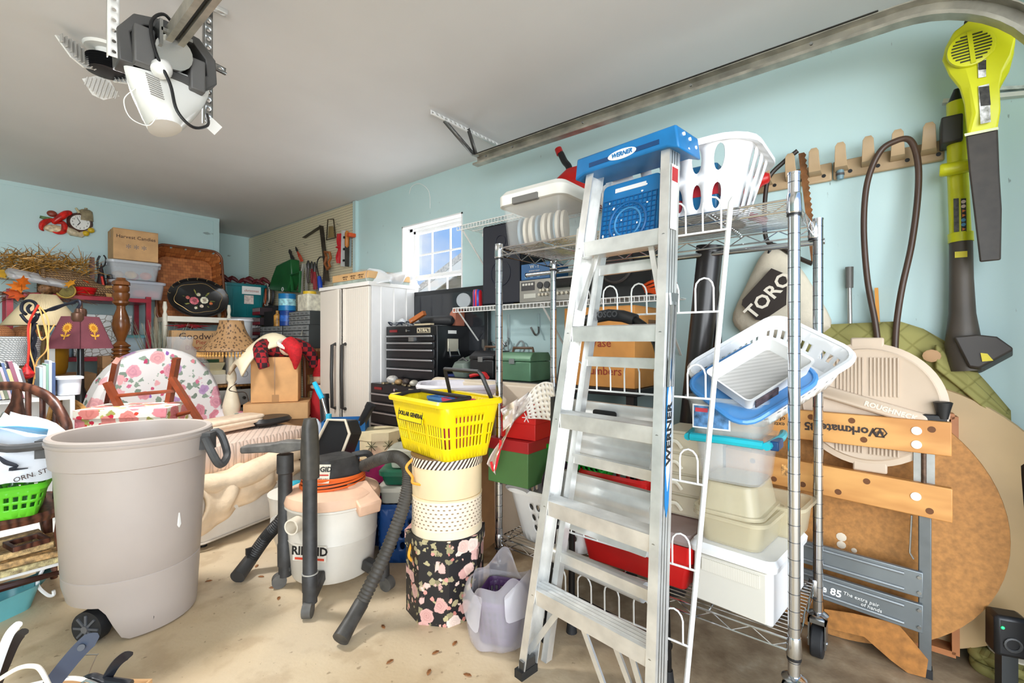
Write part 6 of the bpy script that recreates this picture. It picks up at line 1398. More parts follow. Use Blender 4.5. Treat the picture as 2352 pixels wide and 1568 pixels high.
CRH = plain((238, 214, 172), .55, 0, .03)
part('body', B().lathe([(.148, 0), (.15, .004), (.15, .15)], 40), m_dots(), HX1); part('base_band', B().lathe([(.152, .0), (.152, .03)], 40), plain((240, 222, 190), .5, 0, .02), HX1); part('lid', B().lathe([(.152, .15), (.152, .158)], 40), CRH, HX1)
HX2 = thing('striped_hat_box', 'round cream hat box with diagonal striped lid under yellow basket', 'hat box', HC+V((.0, -.01, .505)))
part('body', B().lathe([(.148, 0), (.15, .004), (.15, .14)], 40), CRH, HX2)
def m_diag():
    t = NT('diagonal_stripe'); v = t.mp(); sx = t.n('ShaderNodeSeparateXYZ'); t.l(v, sx.inputs[0])
    an = t.math('ARCTAN2', sx.outputs[1], sx.outputs[0]); f = t.math('FRACT', t.math('ADD', t.math('MULTIPLY', an, 52/(2*PI)), t.math('MULTIPLY', sx.outputs[2], -40)))
    t.col(t.ramp(f, [(.46, srgb((62, 44, 36))), (.52, srgb((246, 232, 206)))])); return t.fin(.5)
part('lid', B().lathe([(.1535, .125), (.1535, .165), (.14, .168)], 40), m_diag(), HX2); part('lid_rim', B().lathe([(.155, .163), (.155, .169)], 40), plain((120, 92, 62), .5, 0, 0), HX2)
part('cord_handle', B().tube(spline([(-.13, .06, .155), (-.165, .07, .12), (-.15, .05, .08), (-.16, .03, .06), (-.13, -.03, .055)], 5), .006, 6), plain((226, 160, 50), .6, 0, .05), HX2)
part('cord_handle', B().tube(spline([(-.14, .06, -.03), (-.168, .05, -.08), (-.14, .06, -.12)], 5), .006, 6), plain((226, 160, 50), .6, 0, .05), HX1)
YEL_ = plain((240, 212, 8), .35, 0, .03)
yb = holes_basket('shopping_basket', 'yellow plastic shopping basket with black handles on hat boxes', .36, .22, .44, .29, .235, .03, HC+V((-.01, .0, .676)), math.radians(-9+0), YEL_, lambda i, j: (.42, .86, False) if j in (1, 2) and i % 9 else ((.42, .5, False) if j == 3 and i % 9 and (i // 9) % 2 == 0 else None), 72, 5, 'shopping basket', .013)
yb.rotation_euler = (math.radians(-1), 0, math.radians(8))
sg = part('sign_plate', B().bx(-.1, .1, -.004, 0, -.03, .03), YEL_, yb, loc=(-.04, -.137, .165), rot=(math.radians(-8), 0, 0)); part('sign_border', B().tube([V((x, -.005, z)) for x, z in ((-.098, -.028), (.098, -.028), (.098, .028), (-.098, .028))], .0012, 4, True), BLACK, sg); text('DOLLAR GENERAL', .0245, (0, -.0052, 0), '-y', BLACK, sg, bold=.0006)
yb.rotation_euler = (0, 0, math.radians(-99))
for s, off in ((-1, .06), (1, .1)):
    part('handle', B().tube([(-.16, s*.14, .225), (-.14, s*.1, .33), (-.13, s*.09, .345), (.13, s*.09, .345), (.14, s*.1, .33), (.16, s*.14, .225)] if s > 0 else [(-.2, -.145, .235), (-.2, 0, .25), (.2, 0, .25), (.2, -.145, .235)][:0] or [(-.18, -.148, .228), (-.2, -.06, .243), (-.19, .0, .246), (.19, .0, .246), (.2, -.06, .243), (.18, -.148, .228)], .009, 8), plain((36, 34, 32), .45, 0, .05), yb)
for i, (x, y, c, w, lb, cat) in enumerate(((-.07, .03, (70, 130, 190), .12, 'blue plastic organizer inside the yellow basket', 'organizer'), (.05, .04, (214, 70, 100), .16, 'pink plastic organizer inside the yellow basket', 'organizer'))):
    p = Matrix.Rotation(math.radians(-99), 3, 'Z') @ V((x, y, 0)); bin_('craft_tray', lb, w, .08, .22, V(yb.location)+p+V((0, 0, .008)), math.radians(-99), plain(c, .45, 0, .04), None, .9, .02, .005, cat)
wbk = holes_basket('laundry_basket', 'white round laundry basket behind the yellow shopping basket', .3, .26, .44, .36, .2, .12, W(1056, 925, 2.62)+V((0, 0, -.09)), math.radians(-42), plain((234, 230, 236), .4, 0, .02), lambda i, j: (.6, .8, False) if j in (1, 2, 3) else None, 30, 5)
solo('storage_drum', 'plain carton carrying the round white laundry basket', 'box', B().bx(-.17, .17, -.15, .15, 0, wbk.location.z-.002), CARD2, V((wbk.location.x, wbk.location.y, 0)), .2)
# clear rubbish bag with purple basket
rb_ = thing('trash_bag', 'translucent grey plastic bag open on the floor beside ladder', 'bag', V((1.385, 1.20, 0)), .3)
rg = []
for z, r in ((.0, .12), (.008, .14), (.05, .145), (.09, .14), (.13, .135), (.17, .13), (.2, .125), (.215, .13)):
    rg.append([V((r*math.cos(a)*(1+.07*math.sin(5*a+z*30)+.04*math.sin(11*a)), r*.9*math.sin(a)*(1+.06*math.cos(4*a-z*25)), z+(.05*math.sin(2*a+.5)+.03*math.sin(5*a) if z > .15 else 0))) for a in [2*PI*i/36 for i in range(36)]])
part('film', B().loft(rg, True, False), clear((214, 208, 214), .38, .2), rb_, sharp=60, sub=1)
part('folded_lip', B().grid(lambda u, v: V(((.128+.03*v)*math.cos(5.6*u-2.6), (.118+.03*v)*math.sin(5.6*u-2.6), .215+.03*math.sin(11*u)-.09*v+.03*math.sin(7*u+3*v))), 30, 3), clear((224, 220, 224), .45, .2), rb_, sub=1)
holes_basket('purple_basket', 'purple plastic basket inside the translucent bag', .16, .13, .2, .16, .16, .03, V((1.385, 1.20, .008)), .4, plain((74, 44, 88), .45, 0, .05), lambda i, j: (.5, .7, False) if 0 < j < 5 else None, 30, 6, 'basket', .005)
# dead leaves on the floor
for i, (px, py) in enumerate(((895, 1521), (965, 1412), (1045, 1478), (1073, 1551), (985, 1545), (600, 1325), (590, 1300), (625, 1350), (640, 1375), (480, 1335), (880, 1440), (1000, 1500))):
    solo('dead_leaf', 'small curled brown dead leaf on the concrete floor', 'leaf', B().add([(-.015, 0, .002), (-.006, .006, .004), (.009, .006, .004), (.017, 0, .002), (.009, -.006, .004), (-.006, -.006, .004), (0, 0, .0)], [(6, 0, 1), (6, 1, 2), (6, 2, 3), (6, 3, 4), (6, 4, 5), (6, 5, 0)]), plain((150, 98, 54), .8, 0, .2, 40), FL(px, py)+V((0, 0, .0005)), i*1.7, 'dead leaves on the floor', solid=.001)
# ================================================================ bench, table top, wall shelves behind the chrome rack
bn = thing('black_bench', 'black topped bench under the wire wall shelf', 'bench', V((0, 0, 0)))
part('top', B().bx(2.08, 2.48, .95, 2.28, .885, .92), BLACK, bn, bev=.004)
for y in (.99, 2.24):
    for x in (2.11, 2.45): part('leg', B().bx(x-.02, x+.02, y-.02, y+.02, 0, .885), BLACK, bn)
ft = thing('folding_table', 'beige folding table standing on edge against the black bench', 'table', V((2.0, 1.86, 0)), (0, math.radians(-2), 0))
part('top', B().loft([[V((x, p.x, p.y+.46)) for p in rr(.96, .9, .09, 0, 6)] for x in (0, .045)]), plain((226, 212, 190), .5, 0, .02), ft, bev=.006)
part('warning_sticker', B().bx(-.002, 0, -.46, -.4, .42, .5), plain((226, 190, 40), .5, 0, .1), ft); part('sticker_mark', B().tube([V((-.003, -.43+.018*math.cos(a), .465+.018*math.sin(a))) for a in [2*PI*k/12 for k in range(12)]], .003, 5, True), BLACK, ft)
part('edge_band', B().tube([V((.02, p.x, p.y+.46)) for p in rr(.965, .905, .09, 0, 6)], .012, 6, True), plain((214, 200, 178), .5, 0, .02), ft)
# toolboxes on the bench
def toolbox(name, label, loc, w, d, h, mat, gable, ridge=True):
    t = thing(name, label, 'toolbox', loc)
    part('body', B().bx(-d/2, d/2, -w/2, w/2, 0, h*.68), mat, t, bev=.006)
    part('lid', B().loft([[V((x, y, z)) for x, z in ((-d/2-.003, h*.69), (d/2+.003, h*.69), (d/2+.003, h*.8), (d*gable, h), (-d*gable, h), (-d/2-.003, h*.8))] for y in (-w/2-.003, w/2+.003)]), mat, t, bev=.004)
    part('handle', B().tube([(0, -w*.3, h), (0, -w*.28, h+.025), (0, w*.28, h+.025), (0, w*.3, h)], .008, 7), BLACK if not ridge else plain((96, 70, 50), .5, 0, .1), t)
    part('latch', B().bx(-d/2-.01, -d/2, -.02, .02, h*.6, h*.78), STEEL, t)
toolbox('toolbox', 'black gabled toolbox on the black bench', V((2.22, 2.0, .921)), .2, .2, .17, BLACK, .25); toolbox('toolbox', 'green metal toolbox beside the black toolbox', V((2.2, 1.73, .921)), .26, .2, .165, plain((92, 132, 102), .4, .2, .08), .4)
hcase = thing('drill_case', 'grey green hard case tilted on bench left end', 'case', V((2.26, 2.2, .921)), (0, 0, 0))
part('shell', B().loft([rr(.3, .12, .03, 0), rr(.32, .14, .03, .05), rr(.28, .1, .03, .09)]), plain((110, 122, 112), .5, 0, .05), hcase, rot=(0, -.25, .1), loc=(0, 0, .035)); part('handle', B().tube([(-.1, -.04, .1), (-.1, -.0, .12), (-.1, .04, .1)], .008, 6), DGREY, hcase)
solo('blue_folder', 'navy blue folder lying under the grey case', 'folder', B().bx(-.15, .15, -.03, .12, 0, .012), plain((30, 44, 96), .5, 0, .05), V((2.27, 2.22, .921)), .2)
solo('red_clamp', 'red plastic clamp on the bench beside the chrome post', 'clamp', B().tube(spline([(-.05, -.08, .012), (0, 0, .03), (-.04, .08, .012)]), .012, 7), plain((196, 30, 34), .4, 0, 0), V((2.12, 1.98, .921)))
vb = thing('cardboard_box', 'orange brown carton with red handwriting behind the stepladder', 'box', V((2.26, 1.17, .921)))
OBX = plain((206, 142, 72), .75, 0, .06, 8)
part('body', B().bx(-.16, .16, -.2, .2, 0, .4), OBX, vb, bev=.003); part('flap', B().bx(-.16, .16, -.2, -.002, .4, .404), OBX, vb); part('flap', B().bx(-.16, .16, .002, .2, .4, .404), OBX, vb)
for s, z in (('Terracotta', .28), ('Vase', .22), ('Numbers', .08)): text(s, .06, (-.162, -.02, z), '-x', plain((150, 50, 34), .6, 0, 0), vb)
part('barcode', B().bx(.0, .1, -.2015, -.2, .26, .34), plain((120, 84, 50), .6, 0, 0), vb)
solo('white_carton', 'small white carton at the bench right end', 'box', B().bx(-.14, .14, -.1, .1, 0, .11), PAPER, V((2.24, 1.07-.02, .921))) if False else None
# wire shelving on the wall
def wire_shelf(label, y0, y1, z, x0=2.2, lip=.028):
    t = thing('wire_wall_shelf', label, 'wall shelf', V((0, 0, z)))
    dm = mesh('deck_wire', B().cyl((x0, 0, 0), (XR-.012, 0, 0), .0022, n=5), WIREWHITE); lm_ = mesh('lip_wire', B().cyl((x0, 0, 0), (x0, 0, -lip), .0022, n=5), WIREWHITE)
    n = int((y1-y0)/.026)
    for k in range(n+1):
        y = y0+(y1-y0)*k/n; part('deck_wire', dm, None, t, loc=(0, y, 0)); part('lip_wire', lm_, None, t, loc=(0, y, 0))
    for x, zz in ((x0, 0), (x0, -lip), (XR-.015, -.004), ((x0+XR)/2, -.004)): part('rail', B().cyl((x, y0, zz), (x, y1, zz), .0034, n=6), WIREWHITE, t)
    for y in (y0+.03, (y0+y1)/2, y1-.03): 
        part('brace', B().bar((x0+.01, y, -.01), (XR-.002, y, -.3), .012, .004), WIREWHITE, t)
    part('end_clip', B().bx(XR-.03, XR-.001, y1-.02, y1+.02, -.02, .02), WHITE, t)
    return t
wire_shelf('white wire wall shelf carrying the stereo and speakers', .86, 2.34, 1.377); wire_shelf('upper white wire wall shelf under the red fuel can', .98, 2.3, 1.93)
SZ = 1.381
SPK = plain((24, 27, 40), .6, 0, .05)
sk = thing('speaker', 'tall black speaker at left end of wire shelf', 'speaker', V((2.36, 1.93, SZ)))
part('cabinet', B().bx(-.12, .12, -.16, .16, 0, .52), plain((22, 23, 28), .5, 0, .05), sk, bev=.004); part('grille', B().bx(-.135, -.12, -.155, .155, .01, .51), SPK, sk, bev=.006)
for z, r in ((.2, .08), (.4, .04)): part('driver_ring', B().tube([V((-.137, r*math.cos(a), z+r*math.sin(a))) for a in [2*PI*k/24 for k in range(24)]], .003, 5, True), plain((34, 38, 54), .5, 0, 0), sk)
sk2 = thing('speaker', 'wide black speaker with round woofer behind the stepladder', 'speaker', V((2.36, 1.14, SZ)))
part('cabinet', B().bx(-.12, .12, -.2, .2, 0, .34), plain((26, 25, 26), .5, 0, .05), sk2, bev=.004); part('woofer_ring', B().tube([V((-.123, .09*math.cos(a), .17+.09*math.sin(a))) for a in [2*PI*k/28 for k in range(28)]], .009, 7, True), plain((66, 62, 60), .5, 0, 0), sk2); part('cone', B().tube([(-.1, 0, .17), (-.124, 0, .17)], [.03, .082], 24), plain((36, 34, 34), .6, 0, 0), sk2)
dkx = thing('tape_deck', 'silver tape deck with meters and knobs on wire shelf', 'tape deck', V((2.33, 1.56, SZ)))
part('case', B().bx(-.1, .13, -.21, .21, .008, .135), plain((150, 148, 140), .35, .4, .04), dkx, bev=.003); part('faceplate', B().bx(-.108, -.1, -.215, .215, .004, .138), plain((146, 142, 134), .35, .5, .04), dkx, bev=.002)
part('slot_panel', B().bx(-.11, -.108, .1, .2, .075, .125), plain((60, 58, 58), .4, .2, 0), dkx); part('display_window', B().bx(-.11, -.108, -.2, -.04, .075, .128), plain((40, 36, 34), .15, 0, 0), dkx); part('tape_slot', B().bx(-.111, -.108, .09, .18, .028, .055), plain((206, 202, 192), .3, .5, 0), dkx)
for k in range(4): part('key', B().bx(-.112, -.109, .108+.022*k, .124+.022*k, .105, .118), plain((206, 204, 196), .4, .2, 0), dkx)
for y in (.06, .01): part('meter', B().cyl((-.108, y, .1), (-.114, y, .1), .02, n=18), BLACK, dkx); 
for y, z in ((.06, .045), (.035, .045), (.01, .045), (-.03, .045), (-.07, .045), (-.1, .045), (-.13, .045), (-.16, .045), (.05, .07), (.03, .07), (.0, .07)): part('knob', B().cyl((-.108, y, z), (-.12, y, z), .009, .008, 12), plain((206, 196, 178), .3, .6, 0), dkx)
part('foot', B().bx(-.09, -.06, -.19, -.17, 0, .008), BLACK, dkx); part('foot', B().bx(-.09, -.06, .17, .19, 0, .008), BLACK, dkx)
blb = thing('blue_box', 'blue printed electronics box on the tape deck', 'box', V((2.32, 1.66, SZ+.139))); part('body', B().bx(-.1, .1, -.11, .1, 0, .095), plain((16, 92, 150), .45, 0, .03), blb, bev=.002)
for y in (.06, .02, -.03): part('icon', B().bx(-.102, -.1, y-.01, y+.01, .012, .028), plain((130, 180, 214), .5, 0, 0), blb)
text('W - f', .03, (-.1015, .0, .075), '-x', PAPER, blb); text('INTERNET READY', .01, (-.1015, .0, .05), '-x', PAPER, blb)
cn2 = thing('soda_can', 'red blue and silver drink can on wire shelf left end', 'can', AX(1097, 692, 2.27)*1); cn2.location.z = SZ
part('can_body', B().lathe([(.028, 0), (.033, .008), (.033, .1), (.028, .115), (.026, .113)], 20), stripes((30, 70, 170), (214, 40, 50), 14, (0, 0, 0), .5, .3, 'Y'), cn2); part('can_top', B().lathe([(.029, .112), (.027, .117)], 20), STEEL, cn2)
solo('yellow_carton', 'small yellow carton beside the tape deck', 'box', B().bx(-.02, .02, -.025, .025, 0, .085), plain((226, 200, 40), .5, 0, .1), V((2.26, 1.81, SZ)))
solo('cd_spindle', 'clear disc stack standing at left end of wire shelf', 'disc stack', B().cyl((0, 0, .05), (.02, .01, .05), .05, n=24), clear((190, 196, 200), .6, .1), V((2.24, 2.28, SZ)))
solo('cable_box', 'flat black set top box under the drink can', 'set top box', B().bx(-.06, .06, -.14, .14, 0, .022), BLACK, V((2.38, 2.23, SZ))) 
solo('desk_lamp_neck', 'black bent gooseneck against wall left of tall speaker', 'gooseneck', B().tube(spline([V((2.44, 2.28, SZ)), V((2.44, 2.28, SZ+.14)), V((2.44, 2.24, SZ+.26)), V((2.43, 2.15, SZ+.3))]), .007, 7), BLACK)
oe = thing('extension_cord', 'coiled orange extension cord on wire shelf behind ladder', 'cord', V((2.3, .93, SZ)))
for k in range(5): part('coil', B().tube([V(((.07+.004*k)*math.cos(a), .08*math.sin(a), .012+.012*k+.008*math.sin(3*a+k))) for a in [2*PI*i/22 for i in range(22)]], .007, 6, True), plain((226, 84, 30), .5, 0, 0), oe)
# hooks and cables on the wall below
for px, lb, tp, bt2 in ((1168, 'long chrome wall hook with grey cable', 722, 790), (1237, 'chrome wall hook hanging empty right of the cable', 720, 765)):
    t = thing('wall_hook', lb, 'hook', (0, 0, 0)); a = AX(px, tp, XR-.004); b_ = AX(px, bt2-14, XR-.006); part('plate', B().bar(a, b_, .02, .006, (1, 0, 0)), CHROME, t); part('curl', B().tube(spline([b_, AX(px, bt2, XR-.03), AX(px-8, bt2+3, XR-.06), AX(px-18, bt2-14, XR-.08)]), .007, 7), STEEL, t)
gcb = thing('grey_cable', 'grey cable looped over the chrome wall hook', 'cable', (0, 0, 0))
part('loop', B().tube(spline([AX(1165, 780, XR-.05), AX(1172, 815, XR-.04), AX(1195, 783, XR-.03), AX(1205, 800, XR-.03), AX(1190, 822, XR-.03), AX(1168, 830, XR-.03), AX(1158, 850, XR-.03)]), .006, 6), plain((150, 158, 158), .5, 0, 0), gcb)
part('loop', B().tube(spline([AX(1163, 785, XR-.05), AX(1155, 800, XR-.04), AX(1140, 790, XR-.03), AX(1115, 785, XR-.03), AX(1113, 860, XR-.03)]), .006, 6), plain((150, 158, 158), .5, 0, 0), gcb)
solo('black_cable', 'thin black cable dropping from the wire shelf', 'cable', B().tube(spline([AX(1108, 712, XR-.02), AX(1120, 760, XR-.012), AX(1131, 800, XR-.012), AX(1131, 862, XR-.03)]), .004, 6), BLACK)
# red fuel can on upper shelf
fc_ = thing('fuel_can', 'red fuel can with black spout on the upper wire shelf', 'fuel can', V((2.36, 1.42, 1.934)))
RED = plain((190, 24, 22), .35, 0, .06); part('body', B().loft([rr(.2, .26, .05, 0), rr(.22, .28, .05, .03), rr(.22, .28, .05, .16), rr(.14, .18, .05, .22)]), RED, fc_)
part('spout', B().tube(spline([(0, .08, .21), (0, .09, .26), (0, .12, .3), (0, .15, .36)]), [.02]*18+[.016], 9), BLACK, fc_); part('spout_tip', B().cyl((0, .15, .35), (0, .165, .385), .022), RED, fc_)

# ================================================================ chrome wire rack
RX0, RX1, RY0, RY1 = 1.603, 2.04, .235, 1.40
rkk = thing('chrome_rack', 'chrome wire storage rack on casters behind the stepladder', 'rack', (0, 0, 0))
for x, y, zt3 in ((RX0, RY0, 1.65), (RX1, RY0-.012, 1.60), (RX0, RY1, 1.592), (RX1, RY1, 1.60)):
    p = part('post', B().cyl((x, y, .147), (x, y, zt3), .0165, n=20), CHROME, rkk)
    gm = mesh('groove', B().lathe([(.0168, -.0012), (.0168, .0012)], 16), plain((120, 122, 126), .35, 1, 0))
    for k in range(int((zt3-.2)/.0254)):
        z = .2+k*.0254
        if k % 2 == 0: part('groove', gm, None, p, loc=(x, y, z))
    part('cap', B().lathe([(.018, 0), (.018, .006)], 16), CHROME, p, loc=(x, y, zt3-.004))
    c_ = part('caster', B().cyl((x-.012, y-.02, .055), (x-.012, y+.02, .055), .055, n=28), RUBBER, rkk, bev=.006)
    part('fork', B().bx(x-.035, x+.025, y-.028, y-.023, .04, .14).bx(x-.035, x+.025, y+.023, y+.028, .04, .14).bx(x-.035, x+.025, y-.028, y+.028, .125, .14), STEEL, c_); part('swivel_plate', B().lathe([(.03, .138), (.034, .15), (.02, .158)], 18, (x, y, 0)), CHROME, c_); part('axle', B().cyl((x-.012, y-.032, .055), (x-.012, y+.032, .055), .008), CHROME, c_)
def rshelf(z, name):
    s = part(name, B().tube([(RX0, RY0, z), (RX1, RY0, z), (RX1, RY1, z), (RX0, RY1, z)], .0036, 6, True), CHROME, rkk)
    part('lower_rail', B().tube([(RX0, RY0, z-.034), (RX1, RY0, z-.034), (RX1, RY1, z-.034), (RX0, RY1, z-.034)], .0036, 6, True), CHROME, s)
    def zig(p, q, n): return [V(p).lerp(V(q), k/n)+V((0, 0, -.034*(k % 2))) for k in range(n+1)]
    for p, q, n in (((RX0, RY0, z), (RX0, RY1, z), 20), ((RX1, RY0, z), (RX1, RY1, z), 20), ((RX0, RY0, z), (RX1, RY0, z), 8), ((RX0, RY1, z), (RX1, RY1, z), 8)): part('truss_wire', B().tube(zig(p, q, n), .0024, 5), CHROME, s)
    wm = mesh('deck_wire', B().cyl((0, RY0, z+.004), (0, RY1, z+.004), .0022, n=5), CHROME)
    for k in range(1, 18): part('deck_wire', wm, None, s, loc=(RX0+(RX1-RX0)*k/18, 0, 0))
    for y in (RY0+.25, (RY0+RY1)/2, RY1-.25): part('cross_brace', B().cyl((RX0, y, z-.006), (RX1, y, z-.006), .004, n=6), CHROME, s)
    for x in (RX0, RX1):
        for y in (RY0, RY1): part('collar', B().lathe([(.0185, -.045), (.021, -.04), (.019, .012), (.0175, .016)], 18, (x, y, z)), CHROME, s); part('collar_clip', B().lathe([(.0195, -.052), (.0195, -.045)], 18, (x, y, z)), BLACK, s)
rshelf(1.575, 'top_shelf'); rshelf(.258, 'bottom_shelf')
part('hanging_rod', B().tube([(RX1+.03, RY0-.03, 1.522), (RX1+.03, RY1+.2, 1.522)], .0115, 14), CHROME, rkk); part('rod_cap', B().cyl((RX1+.03, RY1+.2, 1.522), (RX1+.03, RY1+.205, 1.522), .013), BLACK, rkk)
TS, BS = 1.582, .265
# top shelf things
fb_ = bin_('storage_bin', 'clear latched bin of round filters on the chrome rack top', .30, .34, .2, V((1.79, 1.255, TS)), 0, clear((244, 244, 240), .13), plain((240, 238, 230), .4, 0, .02), .88, .04, .012, lidh=.06)
part('grey_latch', B().bx(-.175, -.155, -.06, .08, .185, .215), plain((110, 108, 104), .5, 0, 0), fb_, bev=.003)
for k in range(11):
    solo('round_filter', 'round white filter disc packed inside the clear top bin', 'filter', B().tube([(0, -.006, 0), (0, -.006, 0), (0, .006, 0), (0, .006, 0)], [.055, .07, .07, .055], 20), plain((230, 220, 204), .6, 0, .05) if k % 4 else plain((150, 170, 184), .6, 0, .1), V((1.75+.01*(k % 3), 1.375-.023*k, TS+.085)), (0, 0, .35), 'filters in the clear bin')
wl_ = holes_basket('laundry_basket', 'white laundry basket with long slots on the chrome rack top', .32, .46, .4, .6, .235, .1, V((1.80, .66, TS)), 0, plain((242, 242, 244), .4, 0, .02), lambda i, j: (.46, .7, True) if i % 6 else None, 24, 2, rim=.02)
for i, (y, c, lb) in enumerate(((.525, (40, 120, 170), 'blue plastic toy case inside the slotted white basket'), (.65, (196, 40, 56), 'red plastic toy case inside the slotted white basket'), (.79, (60, 140, 180), 'pale blue toy case inside the slotted white basket'))):
    t = thing('toy_case', lb, 'case', V((1.79, y, TS+.012))); part('shell', B().bx(-.12, .12, -.055, .055, 0, .17), plain(c, .4, 0, .06), t, bev=.008); part('stripe', B().bx(-.122, .122, -.057, .057, .06, .1), plain((206, 50, 60) if i != 1 else (50, 120, 170), .4, 0, .05), t)
# bottom shelf: plastics at the right end
wd = thing('drawer_box', 'white plastic drawer box at right end of rack bottom shelf', 'drawer', V((1.80, .40, BS)), math.radians(-6))
part('case', B().bx(-.17, .18, -.125, .125, 0, .175), plain((240, 238, 234), .4, 0, .02), wd, bev=.008); part('top', B().loft([rr(.38, .275, .03, .172), rr(.385, .28, .03, .19), rr(.36, .26, .03, .205)]), WHITE, wd)
dw = part('drawer_front', B().bx(-.182, -.17, -.11, .11, .008, .165), clear((230, 226, 214), .8), wd, bev=.004); part('finger_grip', B().bx(-.186, -.18, -.09, .09, .115, .155), stripes((206, 200, 186), (226, 222, 210), 60, axis='Y'), dw)
CY_ = clear((228, 218, 186), .38, .3); zc = BS+.207
def cbox(label, w, d, h, x, y, z, rz=0, mat=CY_, lid=None, **k): return bin_('food_container', label, w, d, h, V((x, y, z)), rz, mat, lid, .86, .04, .012, 'container', **k)
cbox('yellowed clear container directly on the white drawer box', .28, .22, .1, 1.77, .42, zc, -.1); cbox('yellowed clear container behind first one on the drawer box', .2, .18, .11, 1.93, .33, zc, -.1)
c_i = cbox('yellowed clear container upside down in the middle of stack', .26, .2, .1, 1.76, .43, zc+.104+.1, -.05); c_i.rotation_euler = (PI, 0, -.05)
cc1 = cbox('clear bin with turquoise handles in the plastics stack', .26, .22, .15, 1.76, .43, zc+.208, 0, clear((228, 232, 232), .22), None)
for s in (-1, 1): part('turquoise_handle', B().tube(spline([(-.15, s*.12, .145), (0, s*.135, .15), (.13, s*.12, .145)], 4), .013, 8), plain((34, 176, 190), .35, 0, .03), cc1)
part('turquoise_rim', B().tube([(-.15, -.11, .147), (-.155, 0, .15), (-.15, .11, .147)], .014, 8), plain((34, 176, 190), .35, 0, .03), cc1); part('navy_latch', B().bx(-.13, -.05, -.15, -.125, .13, .16), plain((20, 70, 120), .4, 0, 0), cc1, bev=.004)
cc2 = cbox('grey clear bin with printed label in the plastics stack', .3, .24, .13, 1.76, .44, zc+.362, 0, clear((214, 216, 210), .3), None)
part('printed_label', B().bx(-.149, -.147, -.02, .09, .03, .1), plain((80, 120, 160), .5, 0, .4, 40), cc2); part('label_card', B().bx(-.1475, -.146, -.025, .095, .025, .105), PAPER, cc2); part('red_logo', B().bx(-.151, -.149, .045, .085, .08, .093), plain((206, 70, 80), .5, 0, 0), cc2)
zt4 = zc+.5
tm_ = (Matrix.Rotation(math.radians(40), 3, V((.245, -.97, 0))) @ Matrix.Rotation(math.radians(59), 3, 'Z')); tl_ = tm_.to_euler(); tn_ = tm_ @ V((0, 0, 1))
wb2 = holes_basket('slotted_basket', 'white slotted plastic basket tilted on top of plastics stack', .27, .36, .32, .44, .12, .05, W(1762, 838, 1.66)-tn_*.1, tl_, WHITE, lambda i, j: (.45, .8, False) if j == 1 and i % 8 else None, 48, 3, 'basket', .014)
bld = thing('translucent_cover', 'translucent blue bin cover tilted inside the white slotted basket', 'bin cover', W(1725, 878, 1.56), tl_); part('panel', B().loft([rr(.25, .32, .06, 0), rr(.26, .33, .06, .01), rr(.21, .28, .05, .006)]), clear((90, 160, 220), .6, .12), bld); part('rim', B().tube(rr(.26, .33, .06, .008), .009, 7, True), clear((80, 150, 214), .8, .12), bld)
wt2 = thing('drawer_tray', 'white drawer organizer tray with grey zigzag liner on blue cover', 'tray', W(1742, 868, 1.53), tl_)
part('tray', B().loft([rr(.16, .25, .015, 0), rr(.18, .27, .02, .05), rr(.185, .275, .02, .053), rr(.17, .26, .015, .05), rr(.15, .24, .012, .006)]), WHITE, wt2); part('liner', B().loft([rr(.146, .236, .01, .0065), rr(.146, .236, .01, .0085)]), stripes((176, 172, 166), (190, 186, 180), 20, (0, 0, .5)), wt2)
part('price_label', B().bx(-.094, -.090, .02, .11, .012, .04), plain((60, 50, 54), .5, 0, .5, 50), wt2)
# drawers cream, red boxes
cd_ = thing('drawer_tower', 'cream plastic drawer tower with curled pulls on bottom shelf', 'drawer tower', V((1.93, .64, BS+.203)))
part('case', B().bx(-.1, .1, -.09, .09, 0, .33), clear((236, 228, 204), .75, .3), cd_, bev=.004)
for k in range(4):
    d_ = part('drawer', B().bx(-.112, -.1, -.082, .082, .01+.08*k, .08+.08*k), clear((232, 222, 196), .8, .3), cd_, bev=.003); part('curl_pull', B().tube(spline([(-.112, .05, .03+.08*k), (-.13, .05, .05+.08*k), (-.13, .02, .055+.08*k), (-.125, .0, .03+.08*k)], 4), .007, 6), plain((240, 234, 214), .4, 0, 0), d_)
rb1 = thing('red_storage_bin', 'large red plastic bin on the rack bottom shelf', 'storage bin', V((1.82, .78, BS)), 0)
RDP = plain((196, 26, 26), .35, 0, .06)
part('tub', B().loft([rr(.3, .4, .02, 0), rr(.33, .44, .02, .1), rr(.35, .46, .02, .105), rr(.36, .47, .02, .16), rr(.36, .47, .02, .165), rr(.32, .43, .02, .16), rr(.28, .38, .02, .01)]), RDP, rb1); part('paper_tag', B().bx(-.176, -.174, .0, .09, .11, .14), PAPER, rb1)
part('lid', B().loft([rr(.35, .46, .02, .166), rr(.36, .47, .02, .18), rr(.33, .44, .02, .2)]), clear((206, 186, 180), .5, .15), rb1)
cbox('clear grey lidded container on the red bin', .26, .34, .07, 1.80, .82, BS+.203, 0, clear((170, 160, 156), .6, .15), clear((150, 140, 138), .6, .15)) if False else None
rb3 = holes_basket('red_crate', 'small red slotted crate standing behind the stepladder', .2, .28, .22, .3, .12, .02, V((1.86, .92, BS+.205)), 0, RDP, lambda i, j: (.6, .7, False) if j == 1 and i % 5 else None, 20, 3, 'crate', .004)
gcr = holes_basket('green_crate', 'bright green perforated basket leaning behind the stepladder', .16, .26, .2, .3, .16, .03, V((1.88, 1.10, BS+.3)), (0, math.radians(-20), 0), plain((30, 170, 50), .4, 0, .04), lambda i, j: (.6, .6, True) if 0 < j < 5 else None, 34, 6, 'basket', .005)
